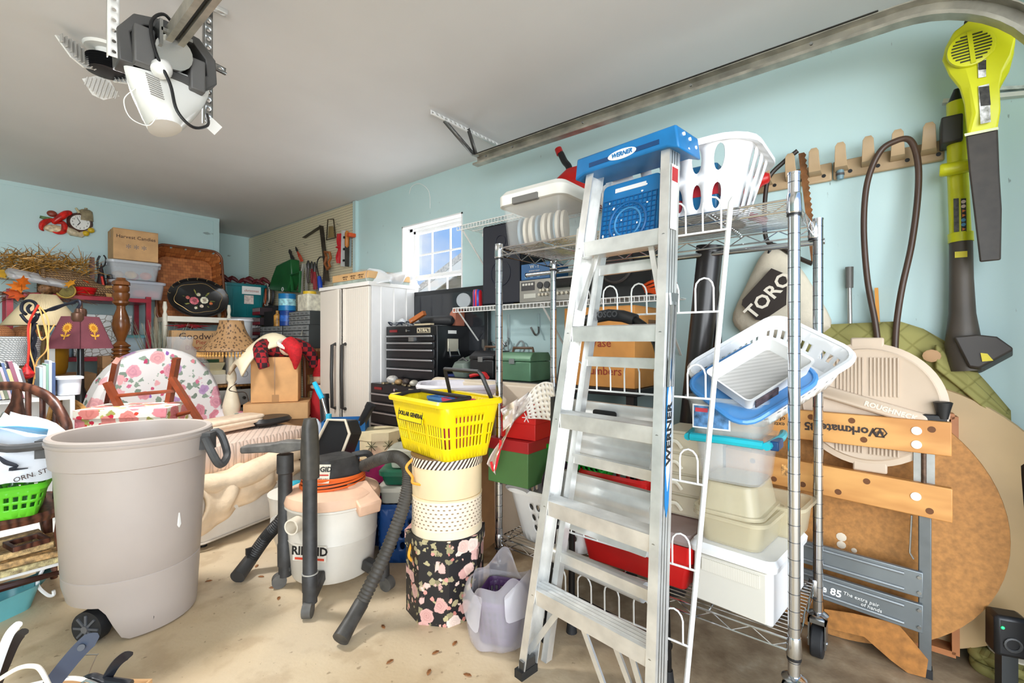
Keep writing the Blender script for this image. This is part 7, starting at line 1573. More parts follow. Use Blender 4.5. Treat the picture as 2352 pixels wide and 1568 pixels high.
solo('black_bowl', 'dark plum bowl resting in the white laundry basket', 'bowl', B().lathe([(.04, 0), (.1, .03), (.13, .09), (.125, .09), (.095, .035), (.03, .008)], 28), plain((48, 34, 44), .3, 0, .05), V((1.76, 1.1, BS+.22)), (.3, -.8, 0))
lbw = holes_basket('laundry_basket', 'white laundry basket with round holes on rack bottom shelf', .3, .36, .38, .46, .235, .1, V((1.80, 1.165, BS)), 0, plain((240, 238, 236), .4, 0, .02), lambda i, j: (.6, .62, True) if 1 <= j <= 3 and i % 10 not in (0, 8, 9) else None, 40, 5)
part('grip', B().tube(arc((-.205, .12, .235), .06, 0, PI, 8, 'yz', .012), .01, 7), plain((150, 148, 146), .5, 0, 0), lbw)
gx = thing('gift_box', 'green gift box with red lid balanced on the white laundry basket', 'box', V((1.73, 1.34, BS+.25)), .06)
part('body', B().bx(-.15, .15, -.11, .11, 0, .17), plain((84, 124, 70), .55, 0, .04), gx, bev=.003); part('lid', B().bx(-.155, .155, -.115, .115, .15, .2), plain((176, 40, 42), .5, 0, .04), gx, bev=.003)
gx2 = thing('gift_box', 'red gift box with white snowflakes on the green gift box', 'box', V((1.74, 1.32, BS+.452)), .1)
part('body', B().bx(-.13, .13, -.1, .1, 0, .08), plain((206, 34, 30), .5, 0, .03), gx2, bev=.003); part('lid', B().bx(-.135, .135, -.105, .105, .07, .13), plain((206, 34, 30), .5, 0, .03), gx2, bev=.003)
for y in (-.06, .02): 
    bb = B()
    for k in range(6): bb.bar((-.137, y, .1), (-.137, y+.022*math.cos(k*PI/3), .1+.022*math.sin(k*PI/3)), .003, .004, (1, 0, 0))
    part('snowflake', bb, PAPER, gx2)
rbn = thing('ribbon', 'sheer white ribbon with red trim hanging left of gift boxes', 'ribbon', (0, 0, 0))
part('cloth', B().grid(lambda u, v: W(1150+(40-60*v)*u+30*math.sin(5*v)*.4+v*0, 940+150*v-25*u, 1.98+.04*math.sin(6*u+4*v)), 8, 16), plain((240, 226, 216), .7, 0, .06, 8, 0, .85), rbn, solid=.002)
part('cloth', B().grid(lambda u, v: W(1155+60*v, 945-45*v+45*u*(1-.2*v), 1.97+.03*math.sin(9*u+7*v)), 8, 12), plain((240, 232, 226), .7, 0, .06, 8, 0, .9), rbn, solid=.002)
part('red_trim', B().tube(spline([W(1150, 1010, 1.95), W(1146, 1040, 1.95), W(1135, 1080, 1.95), W(1128, 1060, 1.95)]), .006, 6), plain((206, 36, 44), .5, 0, 0), rbn)
cl_ = thing('white_colander', 'white perforated plastic panel standing above the gift boxes', 'panel', W(1252, 965, 1.93), (0, math.radians(-14), math.radians(-8)))
part('panel', B().perf(lambda u, v: V((-.01+.02*math.sin(PI*u), .09-.18*u, .17*v*(1-.55*(1-u)**3))), 7, 7, lambda i, j: (.4, .4, True), False), plain((240, 236, 230), .4, 0, .02), cl_, solid=.006)
# ================================================================ six foot stepladder
LD = thing('stepladder', 'aluminium stepladder with blue plastic top leaning on chrome rack', 'ladder', V((1.2143, .7516, 0)), -1.6947)
LL, WBs, WTp, LEAN = 1.80, .514, .317, .241
def lp3(s, t, x=0., y=0.): w = WBs+(WTp-WBs)*t; return V((s*(w/2-x)+.022*t, LEAN*t+y, LL*t))
CP = [(0, 0), (.03, 0), (.03, .004), (.004, .004), (.004, .062), (.03, .062), (.03, .066), (0, .066)]
for s in (-1, 1):
    part('front_rail', B().loft([[lp3(s, t, x, y) for x, y in CP] for t in (0.0, .98)]), ALU, LD)
    for k in range(3): part('rail_groove', B().loft([[lp3(s, t, -.0008, y) for y in (.014+.015*k, .018+.015*k)]+[lp3(s, t, .0005, y) for y in (.018+.015*k, .014+.015*k)] for t in (.0, .97)]), plain((140, 140, 138), .4, 1, 0), LD)
    RP = [(.035, .075), (.06, .075), (.06, .105), (.035, .105)]
    part('rear_rail', B().loft([[lp3(s, t, x, y) for x, y in RP] for t in (.02, .96)]), ALU, LD)
    f = part('foot', B().bx(-.018, .018, -.008, .07, 0, .028), plain((40, 40, 39), .6, .2, .2), LD, loc=lp3(s, 0, .014)); part('foot_bracket', B().bx(-.004, .016, .0, .06, .028, .06), plain((90, 90, 90), .4, .8, .1), f)
    part('diagonal_brace', B().bar(lp3(s, .04, .01, .03), lp3(s, 1/6, .11, .04)+V((0, 0, -.045)), .02, .006, (0, 1, 0)), ALU, LD)
    part('top_brace', B().bar(lp3(s, .70, .03, .03), lp3(s, 5/6, .08, .03)+V((0, 0, -.01)), .018, .006, (0, 1, 0)), ALU, LD)
def ridge(u): return 0
for k in range(1, 6):
    t = k/6; a, b_ = lp3(-1, t, .003), lp3(1, t, .003); pr3 = [(0, -.05), (.07, -.05), (.07, .0), (.062, .004), (.054, 0), (.046, .004), (.038, 0), (.03, .004), (.022, 0), (.014, .004), (.006, 0), (0, .0)]
    s_ = part('step', B().loft([[p+V((0, y+.001, z)) for y, z in pr3] for p in (a, b_)]), ALU, LD)
    for e in (a.lerp(b_, .03), a.lerp(b_, .97)): part('rivet', B().cyl(e+V((0, .001, -.025)), e+V((0, -.003, -.025)), .006, n=8), STEEL, s_)
for k, t in enumerate((.22, .41, .6, .78)):
    part('rear_bar', B().bar(lp3(-1, t, .05, .085), lp3(1, t, .05, .085), .018, .034), ALU, LD)
for s in (-.02, .1): part('lower_strut', B().bar(V((s, .06, .25)), V((s+.1, .09, .01)), .018, .008, (0, 1, 0)), ALU, LD)
BLU = plain((22, 112, 172), .4, 0, .06, 10)
tp = lp3(0, .98); cap = part('top_cap', B().loft([[V((x, y, z)) for x, z in ((-.2, -.075), (-.19, 0), (.19, 0), (.2, -.075), (.16, -.06), (-.16, -.06))] for y in (-.02, .13)]), BLU, LD, loc=tp+V((0, 0, .045)), bev=.006)
for x in (-.09, .09): part('slot', B().bx(x-.045, x+.045, -.0215, -.019, -.045, -.03), plain((12, 62, 110), .5, 0, 0), cap)
ov = [V((.055*math.cos(a), -.0225, -.036+.016*math.sin(a))) for a in [2*PI*k/24 for k in range(24)]]
part('logo_oval', B().loft([ov, [p+V((0, .002, 0)) for p in ov]]), PAPER, cap); text('WERNER', .02, (0, -.0235, -.036), '-y', BLU, cap, bold=.0006, shear=.25)
for x, y, z in ((.196, .02, -.02), (.196, .06, -.025), (.196, .1, -.04), (.196, .05, -.06)): part('rivet', B().cyl((x-.006, y, z), (x+.002, y, z), .006, n=8), PAPER, cap)
# folded paint shelf
c0_ = lp3(0, .885); ps = part('paint_shelf', B().loft([[V((p.x, p.z*0+yy, p.y)) for p in rr(.225, .24, .02, 0, 4)] for yy in (0, .014)]), BLU, LD, loc=c0_+V((0, .045, -.01)), rot=(math.radians(-8), 0, 0), bev=.003)
part('bucket_recess', B().tube([V((.07*math.cos(a), -.002, -.03+.07*math.sin(a))) for a in [2*PI*k/28 for k in range(28)]], .005, 6, True), plain((16, 92, 150), .4, 0, .05), ps); part('bucket_recess', B().tube([V((.05*math.cos(a), -.002, -.03+.05*math.sin(a))) for a in [2*PI*k/28 for k in range(28)]], .004, 6, True), plain((60, 130, 180), .4, 0, .05), ps)
part('handle_slot', B().bx(-.06, .06, -.002, .016, .085, .1), plain((226, 226, 226), .5, 0, 0), ps)
for k in range(-6, 7): part('grid_rib', B().bar((k*.017-.05 if False else k*.017, -.002, -.118), (k*.017, -.002, .06), .003, .003), plain((14, 86, 142), .4, 0, 0), ps)
for k in range(11): part('grid_rib', B().bar((-.105, -.002, -.11+k*.017), (.105, -.002, -.11+k*.017), .003, .003), plain((14, 86, 142), .4, 0, 0), ps)
for k in range(16): part('paint_speck', B().ell((random.uniform(-.1, .1), -.003, random.uniform(-.11, .11)), (random.uniform(.002, .005), .001, random.uniform(.002, .006)), 7, 4), PAPER, ps)
# labels on the right outer rail
def rail_pt(t, y): return lp3(1, t, -.0018, y)
lab = [rail_pt(t, y) for t, y in ((.36, .033), (.38, .022), (.44, .018), (.54, .018), (.60, .022), (.62, .033), (.60, .044), (.54, .048), (.44, .048), (.38, .044))]
part('side_decal', B().loft([lab, [p+V((.0012, 0, 0)) for p in lab]]), plain((20, 120, 184), .4, 0, 0), LD)
lab2 = [rail_pt(t, y)+V((.0014, 0, 0)) for t, y in ((.40, .033), (.43, .023), (.55, .023), (.58, .033), (.55, .043), (.43, .043))]
part('side_decal_field', B().loft([lab2, [p+V((.0008, 0, 0)) for p in lab2]]), PAPER, LD)
up_ = (rail_pt(.6, .033)-rail_pt(.4, .033)).normalized(); text('WERNER', .034, rail_pt(.49, .033)+V((.003, 0, 0)), None, BLACK, LD, right=up_, up=(0, -1, 0), bold=.0012, wide=1.3)
wl3 = [rail_pt(t, y)+V((.0004, 0, 0)) for t, y in ((.83, .01), (.945, .01), (.945, .05), (.83, .05))]; part('warning_label', B().loft([wl3, [p+V((.001, 0, 0)) for p in wl3]]), PAPER, LD)
wl4 = [rail_pt(t, y)+V((.0012, 0, 0)) for t, y in ((.915, .012), (.94, .012), (.94, .048), (.915, .048))]; part('danger_label', B().loft([wl4, [p+V((.001, 0, 0)) for p in wl4]]), plain((170, 40, 44), .5, 0, .2), LD)
part('hinge_bracket', B().loft([[rail_pt(t, y) for t, y in ((.70, .02), (.72, .015), (.72, .06), (.70, .055))], [rail_pt(t, y)+V((.008, 0, 0)) for t, y in ((.70, .02), (.72, .015), (.72, .06), (.70, .055))]]), STEEL, LD)
for y in (.028, .05): part('spreader_bar', B().bar(rail_pt(.705, y)+V((.005, 0, 0)), rail_pt(.565, y-.01)+V((.005, 0, 0)), .006, .01), STEEL, LD)

# ================================================================ black framed step stool folded behind
ss = thing('step_stool', 'black tubular folding step stool with silver platform behind the stepladder', 'step stool', V((1.46, .80, 0)), -1.69)
TB = plain((24, 24, 25), .3, .2, .04)
ww = .215
pth = [(-ww-.02, -.02, .03), (-ww-.005, .01, .6), (-ww+.005, .03, 1.0)]+[(x, .045, z) for x, z in ((-ww+.02, 1.12), (-ww+.06, 1.19), (-.08, 1.235), (0, 1.245), (.08, 1.235), (ww-.06, 1.19), (ww-.02, 1.12))]+[(ww-.005, .03, 1.0), (ww+.005, .01, .6), (ww+.02, -.02, .03)]
part('front_frame', B().tube(spline(pth, 4), .014, 10), TB, ss)
gp = part('grip', B().tube([(x, .045, z) for x, z in ((-.11, 1.223), (-.06, 1.238), (0, 1.245), (.06, 1.238), (.11, 1.223))], .021, 12), plain((30, 30, 31), .5, 0, .08), ss); text('COSCO', .03, (0, .022, 1.245), '-y', plain((70, 70, 72), .4, .2, 0), gp, bold=.001)
for s in (-1, 1): part('rear_leg', B().tube([(s*(ww-.01), .09, .03), (s*(ww-.03), .07, .95)], .013, 10), TB, ss); part('rubber_foot', B().lathe([(.024, 0), (.022, .06), (.016, .08)], 14), RUBBER, ss, loc=(s*(ww+.02), -.02, 0)); part('rubber_foot', B().lathe([(.022, 0), (.015, .06)], 14), RUBBER, ss, loc=(s*(ww-.01), .09, 0))
part('lower_bar', B().cyl((-ww, .09, .14), (ww, .09, .14), .012), TB, ss); part('hinge_knuckle', B().cyl((-ww-.02, .02, .86), (-ww+.03, .02, .86), .024), TB, ss)
SLT = plain((218, 218, 215), .4, .45, .05, 12)
def tread(z0, z1, y, name, n, tilt=.05):
    b = B(); pts = []
    for k in range(n*4+1):
        f = k/(n*4); pts.append((y+tilt*f+(.006 if k % 4 in (1, 2) else 0), z0+(z1-z0)*f))
    b.loft([[V((x, a, z)) for a, z in pts]+[V((x, a+.02, z)) for a, z in reversed(pts)] for x in (-ww+.03, ww-.03)])
    return part(name, b, SLT, ss)
pf1 = tread(.70, .93, .0, 'platform', 5, .03); part('hand_hole', B().loft([[V((p.x, -.006, p.y)) for p in rr(.1, .022, .01, 0, 3)], [V((p.x, -.002, p.y)) for p in rr(.1, .022, .01, 0, 3)]]), BLACK, pf1, loc=(0, .025, .895))
tread(.46, .66, -.02, 'upper_step', 4, .03)
part('lower_step', B().tube([(-ww+.02, -.04, .36), (ww-.02, -.04, .36)], .032, 14), SLT, ss); part('step_side', B().bx(-ww+.005, -ww+.025, -.03, .03, .44, .94), RUBBER, ss)

# ================================================================ white wire over-door shoe rack
sr = thing('shoe_rack', 'white wire shoe rack with arched loops between ladder and chrome rack', 'shoe rack', (0, 0, 0))
pb0, pt0 = V((1.49, .515, .05)), V((1.56, .40, 1.585)); off = V((.0, .55, 0))
for o in (V((0, 0, 0)), off): part('pole', B().tube([pb0+o, pt0+o, pt0+o+V((.03, .0, .02))], .0085, 8), WIREWHITE, sr); part('foot_peg', B().cyl(pb0+o+V((-.02, -.04, .01)), pb0+o+V((.01, .0, .0)), .011), WIREWHITE, sr)
def pole(z): t = (z-.05)/1.535; return pb0.lerp(pt0, t)
for z in (1.5, 1.244, .97, .70, .43, .19):
    p = pole(z); r_ = part('rail', B().cyl(p+V((-.012, 0, 0)), p+off+V((-.012, 0, 0)), .0036, n=6), WIREWHITE, sr)
    for k in range(5):
        y = .045+.11*k; w = .028; pts = [p+V((-.014, y-w, 0)), p+V((-.016, y-w, .075))]+[p+V((-.018, y-w*math.cos(a), .075+.032*math.sin(a))) for a in [PI*j/6 for j in range(1, 6)]]+[p+V((-.016, y+w, .075)), p+V((-.014, y+w, 0))]
        part('loop', B().tube(pts, .003, 6), WIREWHITE, sr)

# ================================================================ right wall: rail, tools
TAN = plain((178, 152, 118), .45, 0, .05, 8)
rl = thing('tool_rail', 'tan plastic hook rail mounted on the right wall', 'hook rail', (0, 0, 0))
zr = 1.91
for y0, y1 in ((.22, .60), (-.145, .215)): part('rail_strip', B().bx(XR-.022, XR-.002, y0, y1, zr-.05, zr+.03), TAN, rl, bev=.006)
for px in (1760, 1818, 1872, 1932, 1995, 2062, 2133):
    c = AX(px, 380, XR-.05); y = c.y
    part('hook', B().loft([[V((XR-.02-dx, y+s*(w/2), zr+z)) for s, dx2 in ((-1, 0), (1, 0))]+[V((XR-.03-dx, y+s*(w/2), zr+z)) for s in (1, -1)] for dx, z, w in ((0, -.02, .05), (.035, -.01, .045), (.06, .03, .04), (.066, .07, .036), (.062, .085, .02))]), TAN, rl, bev=.003)
    part('screw', B().cyl((XR-.024, y-.03, zr-.025), (XR-.02, y-.03, zr-.025), .008, n=10), BLACK, rl)
# brown hose loop
HZ = XR-.09
ho = solo('garden_hose', 'brown rubber hose draped in a tall loop over the rail', 'hose', B().tube(spline([AX(px, py, HZ) for px, py in ((2018, 800), (2010, 738), (1992, 640), (1984, 520), (1992, 420), (2020, 350), (2055, 325), (2090, 322), (2108, 370), (2108, 450), (2094, 560), (2072, 660), (2060, 738), (2056, 800))], 8), .0115, 10), plain((72, 52, 40), .4, 0, .08))
hcn = thing('hose_connector', 'small grey hose connector hanging under the rail', 'connector', AX(1930, 400, XR-.03)); part('barrel', B().lathe([(.012, -.022), (.014, -.01), (.014, .02), (.01, .024)], 12), plain((110, 140, 150), .4, 0, 0), hcn); part('ring', B().lathe([(.0155, -.006), (.0155, .004)], 12), DGREY, hcn); part('strap', B().bar((0, 0, .02), (.01, 0, .05), .006, .003), DGREY, hcn)
cn3 = thing('metal_cane', 'grey aluminium pole leaning on the wall behind green quilt', 'pole', (0, 0, 0)); p, q = AX(1951, 613, XR-.03), AX(1956, 760, XR-.08); part('shaft', B().cyl(q+V((0, 0, -.5)), p+V((0, 0, -.08)), .009), plain((180, 180, 176), .3, .7, .05), cn3); part('grip', B().tube([p+V((0, 0, -.09)), p], [.014, .015], 12), plain((110, 108, 104), .5, .2, .05), cn3)
solo('yellow_stick', 'yellow wooden stick leaning behind the green quilt', 'stick', B().bar(AX(2013, 662, XR-.04), AX(2030, 780, XR-.08)+V((0, 0, -.4)), .012, .03, (1, 0, 0)), plain((214, 146, 54), .5, 0, .06))
# bow saw
bw_ = thing('bow_saw', 'bow saw with black frame and rusty blade hung on the rail', 'saw', (0, 0, 0))
part('frame', B().tube(spline([AX(px, py, XR-.06) for px, py in ((1832, 346), (1800, 372), (1768, 405), (1758, 450), (1756, 520), (1764, 556), (1790, 566), (1830, 590), (1866, 606))], 6), .01, 9), plain((46, 38, 32), .4, .2, .1), bw_)
n = 40; a0, a1 = AX(1836, 352, XR-.06), AX(1866, 604, XR-.06); pts = [a0.lerp(a1, k/n)+V((0, -.018-(.007 if k % 2 else 0), 0)) for k in range(n+1)]
part('blade', B().loft([[p+V((dx, 0, 0)) for p in pts]+[a1+V((dx, .004, 0)), a0+V((dx, .004, 0))] for dx in (0, .002)]), plain((122, 80, 44), .6, .4, .2, 20), bw_)
# grass catcher bag
tg = thing('catcher_bag', 'beige canvas grass catcher bag with black patch on the wall', 'bag', (0, 0, 0))
ol = [(1757, 572), (1800, 566), (1842, 612), (1872, 660), (1905, 715), (1925, 758), (1880, 775), (1800, 782), (1720, 775), (1686, 750), (1684, 722), (1706, 680), (1738, 612)]
CAN = plain((206, 196, 176), .85, 0, .06, 9, .25)
f0 = [AX(*p, XR-.005) for p in ol]; cen = sum(f0, V())/len(f0); f1 = [cen.lerp(p, .93)+V((-.075, 0, 0)) for p in f0]; f2 = [cen.lerp(p, .5)+V((-.11, 0, 0)) for p in f0]
part('canvas', B().loft([f0, [p+V((-.04, 0, 0)) for p in f0], f1, f2]), CAN, tg, sub=1, sharp=60)
def bag_pt(px, py): return AX(px, py, XR-.128)
pc = [(1772, 616), (1802, 628), (1808, 645), (1806, 700), (1752, 736), (1736, 734), (1704, 700), (1706, 688)]
pt_ = part('patch', B().loft([[bag_pt(*p) for p in pc], [bag_pt(*p)+V((-.004, 0, 0)) for p in pc]]), plain((44, 34, 28), .6, 0, .05), tg)
r_ = (bag_pt(1805, 640)-bag_pt(1728, 718)).normalized(); text('TORO', .085, bag_pt(1766, 680)+V((-.0055, 0, 0)), None, plain((232, 222, 204), .6, 0, 0), tg, right=r_, up=V((-1, 0, 0)).cross(r_), bold=.002)
part('strap', B().tube([AX(1778, 570, XR-.06), AX(1772, 555, XR-.06), AX(1766, 585, XR-.07)], .008, 6), BLACK, tg)
# red hedge trimmer
ht = thing('hedge_trimmer', 'glossy red hand blower behind the white laundry basket', 'power tool', AX(1712, 440, XR-.13)); part('body', B().tube(spline([(0, .04, -.12), (0, .02, -.03), (0, -.02, .02), (0, -.06, .04)], 4), [.03, .035, .04, .045, .048, .05, .05, .045, .04, .036, .034, .032, .03], 12), RED, ht); part('nose', B().tube([(0, -.04, .035), (0, -.09, .045), (0, -.1, .045)], [.03, .026, .018], 12), RED, ht); part('grip', B().tube(spline([(.0, .03, -.1), (-.02, -.04, -.13), (-.02, -.09, -.16)]), .018, 8), plain((150, 22, 26), .4, 0, .05), ht); part('mount_arm', B().cyl((.13, 0, 0), (0, 0, 0), .01), BLACK, ht)
# drain pipe
rod('drain_pipe', 'wide black plastic pipe leaning behind the shoe rack', 'pipe', V((2.13, .79, .0)), W(1632, 565, 2.02), .052, plain((40, 37, 36), .3, 0, .08)); rod('drain_pipe', 'thin black pipe leaning right of the wide pipe', 'pipe', V((2.14, .55, 0)), W(1640, 640, 2.12), .02, plain((36, 34, 34), .3, 0, .05))
# leaf blower
LIMEY = plain((214, 216, 30), .35, 0, .03); DB = plain((58, 52, 46), .5, 0, .14, 22)
lbX = 2.30
lb_ = thing('leaf_blower', 'lime yellow leaf blower with dark nozzle hanging at upper right', 'leaf blower', (0, 0, 0))
def bp_(px, py, dx=0): return AX(px, py, lbX+dx)
bod = [(2208, 78), (2240, 62), (2285, 60), (2318, 85), (2330, 120), (2318, 165), (2296, 205), (2290, 240), (2292, 297), (2222, 312), (2214, 240), (2204, 205), (2180, 175), (2164, 140), (2172, 105)]
rA = [bp_(*p, .06) for p in bod]; cA = sum(rA, V())/len(rA); rB = [bp_(*p, 0) for p in bod]; rC = [bp_(*p, -.05) for p in bod]
rD = [cA.lerp(p, .86)+V((-.13, 0, 0)) for p in rA]
part('body', B().loft([rA, rB, rC, rD]), LIMEY, lb_, bev=.012)
vc = bp_(2230, 112, -.072)
vg = part('air_intake', B().lathe([(.062, 0), (.06, .008), (.052, .01)], 28), LIMEY, lb_, loc=vc, rot=(0, -PI/2, 0))
for k in range(9): 
    zz = -.042+.0105*k; hw = math.sqrt(max(.0001, .05**2-zz**2)); part('intake_slot', B().bx(zz-.0025, zz+.0025, -hw, hw, .0095, .0115), plain((60, 62, 20), .6, 0, 0), vg)
part('intake_bar', B().bx(-.055, .055, -.006, .006, .011, .014), LIMEY, vg, rot=(0, 0, .1)); 
bt_ = part('battery', B().loft([[bp_(*p, dx) for p in ((2212, 68), (2278, 55), (2272, 28), (2215, 45))] for dx in (.05, -.05)]), plain((44, 42, 38), .5, 0, .1), lb_, bev=.008); part('battery_collar', B().loft([[bp_(*p, dx) for p in ((2210, 84), (2284, 70), (2280, 56), (2212, 68))] for dx in (.055, -.055)]), LIMEY, lb_, bev=.005)
nzl = [(2218, 312), (2292, 296), (2296, 400), (2301, 480), (2299, 597), (2250, 602), (2238, 500), (2226, 400)]
part('nozzle', B().loft([[bp_(*p, dx) for p in nzl] for dx in (.03, .01, -.05, -.055)]), DB, lb_, bev=.008)
part('white_ring', B().loft([[bp_(*p, dx) for p in ((2216, 313), (2294, 297), (2293, 291), (2215, 307))] for dx in (.035, -.062)]), plain((226, 228, 190), .4, 0, 0), lb_)
for p4, nm in ((((2246, 138), (2265, 133), (2265, 176), (2247, 179)), 'info_sticker'), (((2247, 198), (2272, 192), (2276, 280), (2252, 285)), 'warning_sticker')):
    part(nm, B().loft([[bp_(*p, -.071) for p in p4], [bp_(*p, -.0755) for p in p4]]), plain((206, 206, 190), .5, 0, .35, 60), lb_); part(nm+'_print', B().loft([[bp_(p[0]*.96+p4[0][0]*.04+1, p[1]*.5+p4[0][1]*.5+2, -.0755) for p in p4], [bp_(p[0]*.96+p4[0][0]*.04+1, p[1]*.5+p4[0][1]*.5+2, -.0765) for p in p4]]), plain((50, 48, 44), .5, 0, .4, 80), lb_)
part('arm_bolt', B().tube([bp_(2290, 72, .06), V((XR-.002, bp_(2290, 72, .06).y, bp_(2290, 72, .06).z))], .012, 8), BLACK, lb_)
# string trimmer
TXx = 2.42
st5 = thing('string_trimmer', 'lime yellow string trimmer with dark head hanging on the wall', 'string trimmer', (0, 0, 0))
def tp_(px, py, dx=0): return AX(px, py, TXx+dx)
part('shaft_upper', B().tube([tp_(2198, 235), tp_(2200, 400), tp_(2206, 548)], [.03, .03, .031], 14), LIMEY, st5); part('collar', B().tube([tp_(2206, 535), tp_(2207, 556)], .036, 14), LIMEY, st5)
part('shaft_lower', B().tube([tp_(2207, 556), tp_(2208, 640), tp_(2210, 720), tp_(2212, 790), tp_(2222, 850)], [.033, .034, .038, .052, .05], 16), plain((78, 70, 62), .5, 0, .08), st5)
part('top_cap', B().tube([tp_(2196, 238), tp_(2197, 205)], [.026, .008], 12), BLACK, st5); part('side_handle', B().tube(spline([tp_(2158, 392, -.04), tp_(2185, 388, -.04), tp_(2228, 380, -.04)], 4), [.02, .024, .024, .024, .024, .024, .024, .024, .022], 10), LIMEY, st5); part('battery', B().bx(-.05, .05, -.03, .03, -.05, .05), plain((46, 44, 40), .5, 0, .05), st5, loc=tp_(2184, 305, .0), bev=.006)
gd2 = [(2190, 785), (2245, 780), (2290, 785), (2328, 812), (2325, 818), (2275, 845), (2250, 858), (2225, 855)]
part('guard', B().loft([[tp_(*p, .03) for p in gd2], [tp_(*p, -.03)+V((0, 0, .01)) for p in gd2], [cq_ for cq_ in [tp_(*p, -.07)+V((0, 0, .02)) for p in gd2]]]), plain((58, 52, 48), .5, 0, .08), st5, bev=.006)
part('yellow_label', B().loft([[tp_(*p, -.0715) for p in ((2252, 810), (2268, 812), (2282, 828), (2256, 830))], [tp_(*p, -.075) for p in ((2252, 810), (2268, 812), (2282, 828), (2256, 830))]]), plain((226, 206, 50), .5, 0, .1), st5)
for c, px in (((60, 58, 54), 2196), ((40, 38, 36), 2213)):
    part('warning_strip', B().loft([[tp_(*p, -.031) for p in ((px-6, 456), (px+6, 455), (px+7, 532), (px-5, 533))], [tp_(*p, -.033) for p in ((px-6, 456), (px+6, 455), (px+7, 532), (px-5, 533))]]), plain(c, .5, 0, .35, 80), st5)
for k in range(7): part('warning_icon', B().tube([tp_(2213, 463+10.5*k, -.0335), tp_(2213, 463+10.5*k, -.035)], .0065, 10 if k in (0, 1, 4, 5) else 3), plain((226, 130, 60) if k in (2, 3, 6) else ((220, 200, 190) if k < 2 else (80, 150, 190)), .5, 0, 0), st5)
part('arrow_label', B().loft([[tp_(*p, -.036) for p in ((2193, 578), (2222, 576), (2222, 590), (2193, 592))], [tp_(*p, -.038) for p in ((2193, 578), (2222, 576), (2222, 590), (2193, 592))]]), plain((220, 206, 50), .5, 0, .1), st5)
part('wall_peg', B().cyl(tp_(2198, 240), V((XR-.001, tp_(2198, 240).y, tp_(2198, 240).z)), .01), BLACK, st5)
wb6 = thing('wall_bracket', 'white metal track bracket on wall behind the leaf blower', 'bracket', (0, 0, 0)); part('bar', B().bar(AX(2165, 235, XR-.01), AX(2400, 212, XR-.01), .016, .03, (1, 0, 0)), plain((226, 226, 222), .5, 0, .05), wb6); part('rust_edge', B().bar(AX(2295, 205, XR-.012), AX(2380, 200, XR-.012), .012, .02, (1, 0, 0)), plain((170, 176, 172), .5, .3, .3, 30), wb6)

# ================================================================ lower right: table tops, quilt, lid, workbench
MDF = plain((176, 122, 64), .65, 0, .1, 60, .05); MDF2 = plain((168, 112, 54), .65, 0, .12, 40)
t1 = thing('round_tabletop', 'large round beige tabletop leaning on the right wall', 'tabletop', V((2.36, .03, .5)), (0, math.radians(4), 0))
part('disc', B().lathe([(.5, -.012), (.505, 0), (.5, .012)], 72), plain((192, 163, 118), .45, 0, .06, 3), t1, rot=(0, PI/2, 0))
t2_ = thing('round_tabletop', 'round brown hardboard tabletop leaning before the beige one', 'tabletop', V((2.235, .196, .487)), (0, math.radians(3), 0))
part('disc', B().lathe([(.485, -.01), (.487, 0), (.485, .01)], 72), MDF, t2_, rot=(0, PI/2, 0))
for y in (.12, .26): part('groove', B().bx(-.0125, -.0105, y-.012, y+.012, -.2, .3), plain((150, 94, 46), .7, 0, .05), t2_)
for y, z, r in ((-.03, -.1, .018), (-.03, -.13, .016), (-.02, -.16, .012), (-.1, -.18, .02), (-.07, -.14, .01)): part('paint_blot', B().ell((-.011, y, z), (.0015, r, r*.9), 10, 5), plain((226, 210, 186), .6, 0, .1), t2_)
arcq = [V((-.0118, .02+.30*math.cos(a), -.3+.42*math.sin(a))) for a in [PI*.55+PI*.5*k/14 for k in range(15)]]
t3_ = thing('hardboard_leaf', 'curved brown hardboard leaf drooping onto the floor', 'board', (0, 0, 0))
hl = [(1893, 1398), (1960, 1408), (2062, 1432), (2095, 1470), (2132, 1515), (2126, 1556), (2085, 1545), (2045, 1515), (1985, 1462), (1893, 1440)]
part('board', B().loft([[AX(*p, 2.12) for p in hl], [AX(*p, 2.132) for p in hl]]), MDF2, t3_)
wf_ = thing('wood_frame_panel', 'mitred cherry wood frame panel behind round tabletop', 'frame', V((2.29, -.1, .0)), (0, math.radians(3), 0))
for a, b_ in (((.55, .05), (-.06, .05)), ((-.06, .05), (-.06, .88)), ((-.06, .88), (.55, .88)), ((.55, .88), (.55, .05))): part('rail', B().bar((0, a[0], a[1]), (0, b_[0], b_[1]), .02, .1, (1, 0, 0)), plain((176, 112, 66), .5, 0, .08, 10), wf_)
part('panel', B().bx(-.004, .004, -.02, .51, .09, .84), plain((186, 128, 80), .6, 0, .06), wf_)
gq = thing('green_quilt', 'olive green quilted moving blanket draped behind the tan lid', 'blanket', (0, 0, 0))
def m_mov():
    t = NT('olive_quilt'); v = t.mp((1, 1, 1), (.78, 0, 0)); a = t.n('ShaderNodeTexWave', Scale=4.5, bands_direction='Y', Distortion=1.2); b_ = t.n('ShaderNodeTexWave', Scale=4.5, bands_direction='Z', Distortion=1.2); t.l(v, a.inputs['Vector']); t.l(v, b_.inputs['Vector'])
    f = t.math('MINIMUM', t.math('POWER', a.outputs['Fac'], .25), t.math('POWER', b_.outputs['Fac'], .25)); t.col(t.ramp(f, [(.3, srgb((138, 132, 74))), (.5, srgb((154, 148, 88)))])); t.bump(f, .35); return t.fin(.9)
QG = m_mov()
edge = [(1840, 752), (1900, 745), (1980, 742), (2065, 738), (2120, 755), (2182, 790), (2225, 835), (2270, 885), (2322, 945)]
